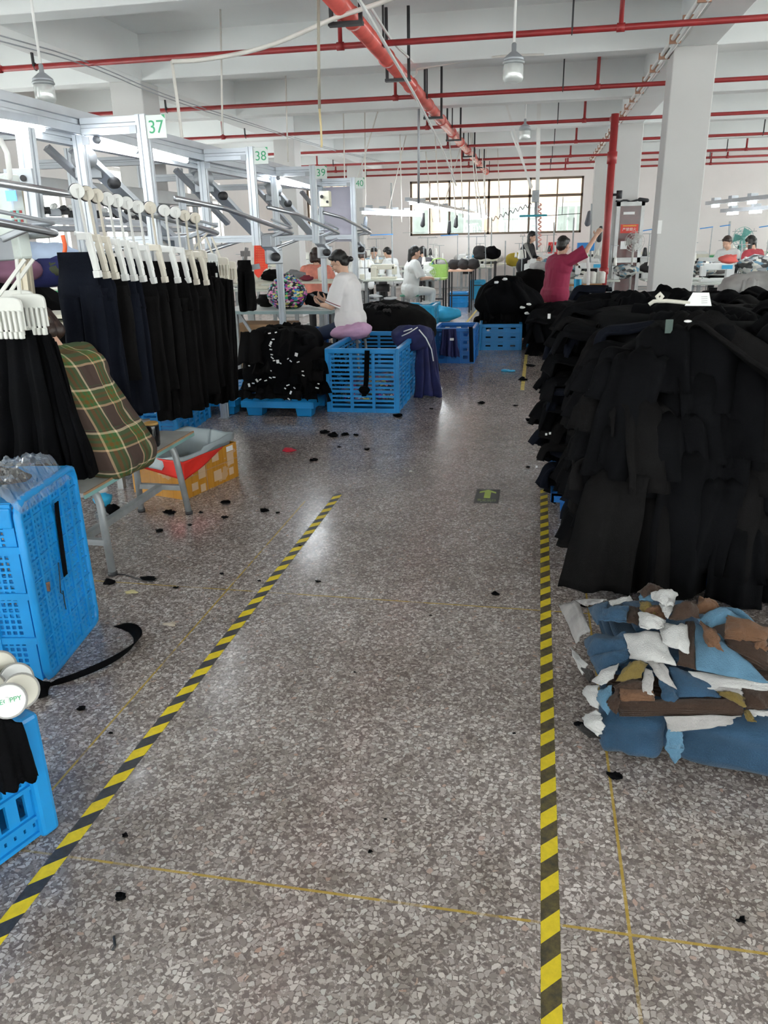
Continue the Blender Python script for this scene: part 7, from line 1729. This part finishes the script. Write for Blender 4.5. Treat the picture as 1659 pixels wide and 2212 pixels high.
# bench of the person in maroon
q = root('work_table', (.75, 13.35, 0), 'wood edged work table in front of the person in maroon', 'table'); zt = .78
MB().box2((.35, 13.1, zt - .03), (1.0, 13.5, zt)).build('tabletop', M_ttop, q); MB().box2((.35, 13.085, zt - .035), (1.0, 13.1, zt + .003)).build('wood_edge', M_wood, q)
for x, y in ((.4, 13.15), (.95, 13.15), (.4, 13.45), (.95, 13.45)): MB().bar((x, y, zt - .03), (x, y, 0), .04, .04).build('leg', M_steel, q)
for k in range(5):
    p = at(1270 + 7 * k + (k > 2) * 6, 556, 13.3 + .05 * (k % 2)); tag(MB().lathe([(.05, 0), (.05, .16), (.02, .18)], (p.x, p.y, zt), 14).build('thread_cone', M_cone, None, True), 'white thread cone on the wood edged table left of the standpipe', 'thread cone', 'cones on the wood edged table')
tag(MB().sheet(lambda u, v: at(1240 + 16 * u, 603 + 32 * v, 12.9) + V((0, .02 * math.sin(6 * u), 0)), 8, 8, .004).build('blue_cloth', M_cyan), 'light blue cloth hanging from the wood edged table', 'cloth')
tag(crumple(at(1150, 620, 13.2) - V((0, 0, .15)), .3, 190, .7, 14, .5).build('cloth_pile', M_cloth2, None, True), 'black garments bundled left of the person in maroon', 'garments')
tag(ribbon([at(1266, 545, 13.0), at(1270, 565, 13.0), at(1272, 585, 13.0), at(1270, 620, 13.0)], (1, 0, 0), .05, .004, 'white_strip', M_tag), 'white elastic strip hanging from the raised hand of the person in maroon', 'strip')
tag(MB().box(at(1265, 533, 15.2), (.30, .22, .14)).build('parts_tray', M_barb, None, bevel=.01), 'blue tray on the shelf behind the raised arm', 'tray')
M_mix = confetti('mixed_clutter', [(.5, .5, .48), (.05, .05, .05), (.25, .27, .28), (.6, .58, .5), (.03, .03, .03), (.4, .42, .4), (.1, .22, .3)], 16)
for k, (px, py, Y, r_) in enumerate(((1188, 540, 16.8, .24), (1165, 548, 16.5, .2), (1235, 545, 15, .2), (1290, 540, 15.2, .18), (1010, 545, 20.3, .22), (965, 548, 19, .2), (1350, 575, 14.6, .2), (1410, 560, 16, .2), (1525, 548, 15.5, .2), (1555, 545, 15.8, .2), (1600, 545, 15.5, .22), (1650, 548, 14.6, .22), (1640, 580, 13.6, .3), (760, 560, 12.5, .15), (1190, 515, 18, .2))):
    c = at(px, py, Y); tag(crumple(V((c.x, c.y, .77)), r_, 200 + k, .6, 12, .6).build('cloth_pile', (M_mix, M_gry, M_mix, M_char)[k % 4], None, True), 'heap of mixed garment pieces on a rear sewing table', 'cloth', 'heaps of garment pieces on the rear tables')
tag(MB().box2((.25, 24.0, .73), (.75, 24.5, 1.3)).build('red_box', mat('red_plastic', (.6, .03, .03), .5)), 'red box behind the person in maroon under the rear window', 'box')
p = fl(1112, 588); q = root('red_stool', (p.x, p.y, 0), 'red topped cabinet beside the standing person', 'cabinet'); MB().box((p.x, p.y, .3), (.34, .3, .6)).build('cabinet_body', mat('red_plastic_b', (.6, .03, .03), .5), q, bevel=.01); MB().box((p.x, p.y, .61), (.36, .32, .02)).build('top', M_cream, q)
tag(crumple(V((at(1110, 555, 21).x, 21.2, .75)), .22, 230, .8, 12, .3).build('cloth_pile', mat('mustard_cloth', (.45, .33, .03), .7), None, True), 'mustard yellow cloth left of the standing person', 'cloth')
tag(mound(-2.5, -1.0, 23.9, 24.6, .7, 1.05, 61, 2.4, '', None, .07).build('garment_heap', M_gry, None, True), 'grey garment heap below the left half of the rear window', 'garments', None, 'stuff')
q = root('work_table', (-1.7, 24.25, 0), 'long table along the wall below the rear window', 'table'); MB().box2((-3.6, 23.85, .70), (.8, 24.7, .73)).build('tabletop', M_cream, q)
for x in (-3.5, -2.1, -.7, .7): MB().bar((x, 23.95, .7), (x, 23.95, 0), .05, .05).build('leg', M_steel, q)

# ------------------------------------------------------------------ dark red door unit in front of the second column
Yd = 15.78
dr = root('metal_cabinet', (1.61, Yd, 0), 'white framed cabinet with a dark red glazed door in front of the second column', 'cabinet')
x0, x1, H3 = 1.37, 1.86, 2.06; M_dred = mat('dark_red_panel', (.085, .018, .018), .2, var=.2); M_fr = mat('white_door_frame', (.66, .67, .66), .4)
MB().box2((x0, Yd - .02, 0), (x0 + .06, Yd + .1, H3)).box2((x1 - .06, Yd - .02, 0), (x1, Yd + .1, H3)).box2((x0, Yd - .02, H3 - .07), (x1, Yd + .1, H3)).box2((x0, Yd - .02, 1.0), (x1, Yd + .1, 1.09)).box2((x0, Yd - .02, 0), (x1, Yd + .1, .08)).build('frame', M_fr, dr)
MB().box2((x0 + .06, Yd, 1.09), (x1 - .06, Yd + .05, H3 - .07)).build('upper_panel', M_dred, dr); MB().box2((x0 + .06, Yd, .08), (x1 - .06, Yd + .05, 1.0)).build('lower_panel', M_dred, dr)
def on_door(px, py): return at(px, py, Yd - .006)
def paper(a, b, m, nm):
    pa, pb = on_door(*a), on_door(*b); MB().box2((pa.x, Yd - .006, pa.z), (pb.x, Yd - .001, pb.z)).build(nm, m, dr)
paper((1347, 458), (1371, 463), M_tag, 'paper_strip'); paper((1341, 521), (1354, 538), M_tag, 'paper_sheet'); paper((1337, 585), (1347, 594), M_tag, 'paper_sheet'); paper((1353, 585), (1363, 596), M_tag, 'paper_sheet')
paper((1341, 485), (1378, 503), mat('red_sign', (.62, .03, .015), .4), 'red_sign')
cS = (on_door(1341, 485) + on_door(1378, 503)) / 2
text_mesh('严禁烟火', .062, 'lettering', M_tag, dr, basis((cS.x, Yd - .008, cS.z - .015), (1, 0, 0), (0, 0, 1), (0, -1, 0)), .0005)
MB().bar((cS.x - .12, Yd - .008, cS.z + .05), (cS.x + .12, Yd - .008, cS.z + .05), .004, .018).build('yellow_line', mat('yellow_ink', (.7, .42, .05), .5), dr)
tag(MB().tube([at(1330 + i * 8, 434 + 2 * math.sin(i * 1.9), Yd + .03) for i in range(9)], .018, 6).cap(at(1382, 431, Yd), at(1398, 433, Yd), .035).build('cable_coil', M_black, None, True), 'black cable coil lying on top of the dark red door cabinet', 'cable')
tag(MB().box2((1.298, 9.66, 1.52), (1.34, 9.695, 1.66)).build('notice', M_tag), 'white paper notice stuck at the left edge of the big column', 'notice')
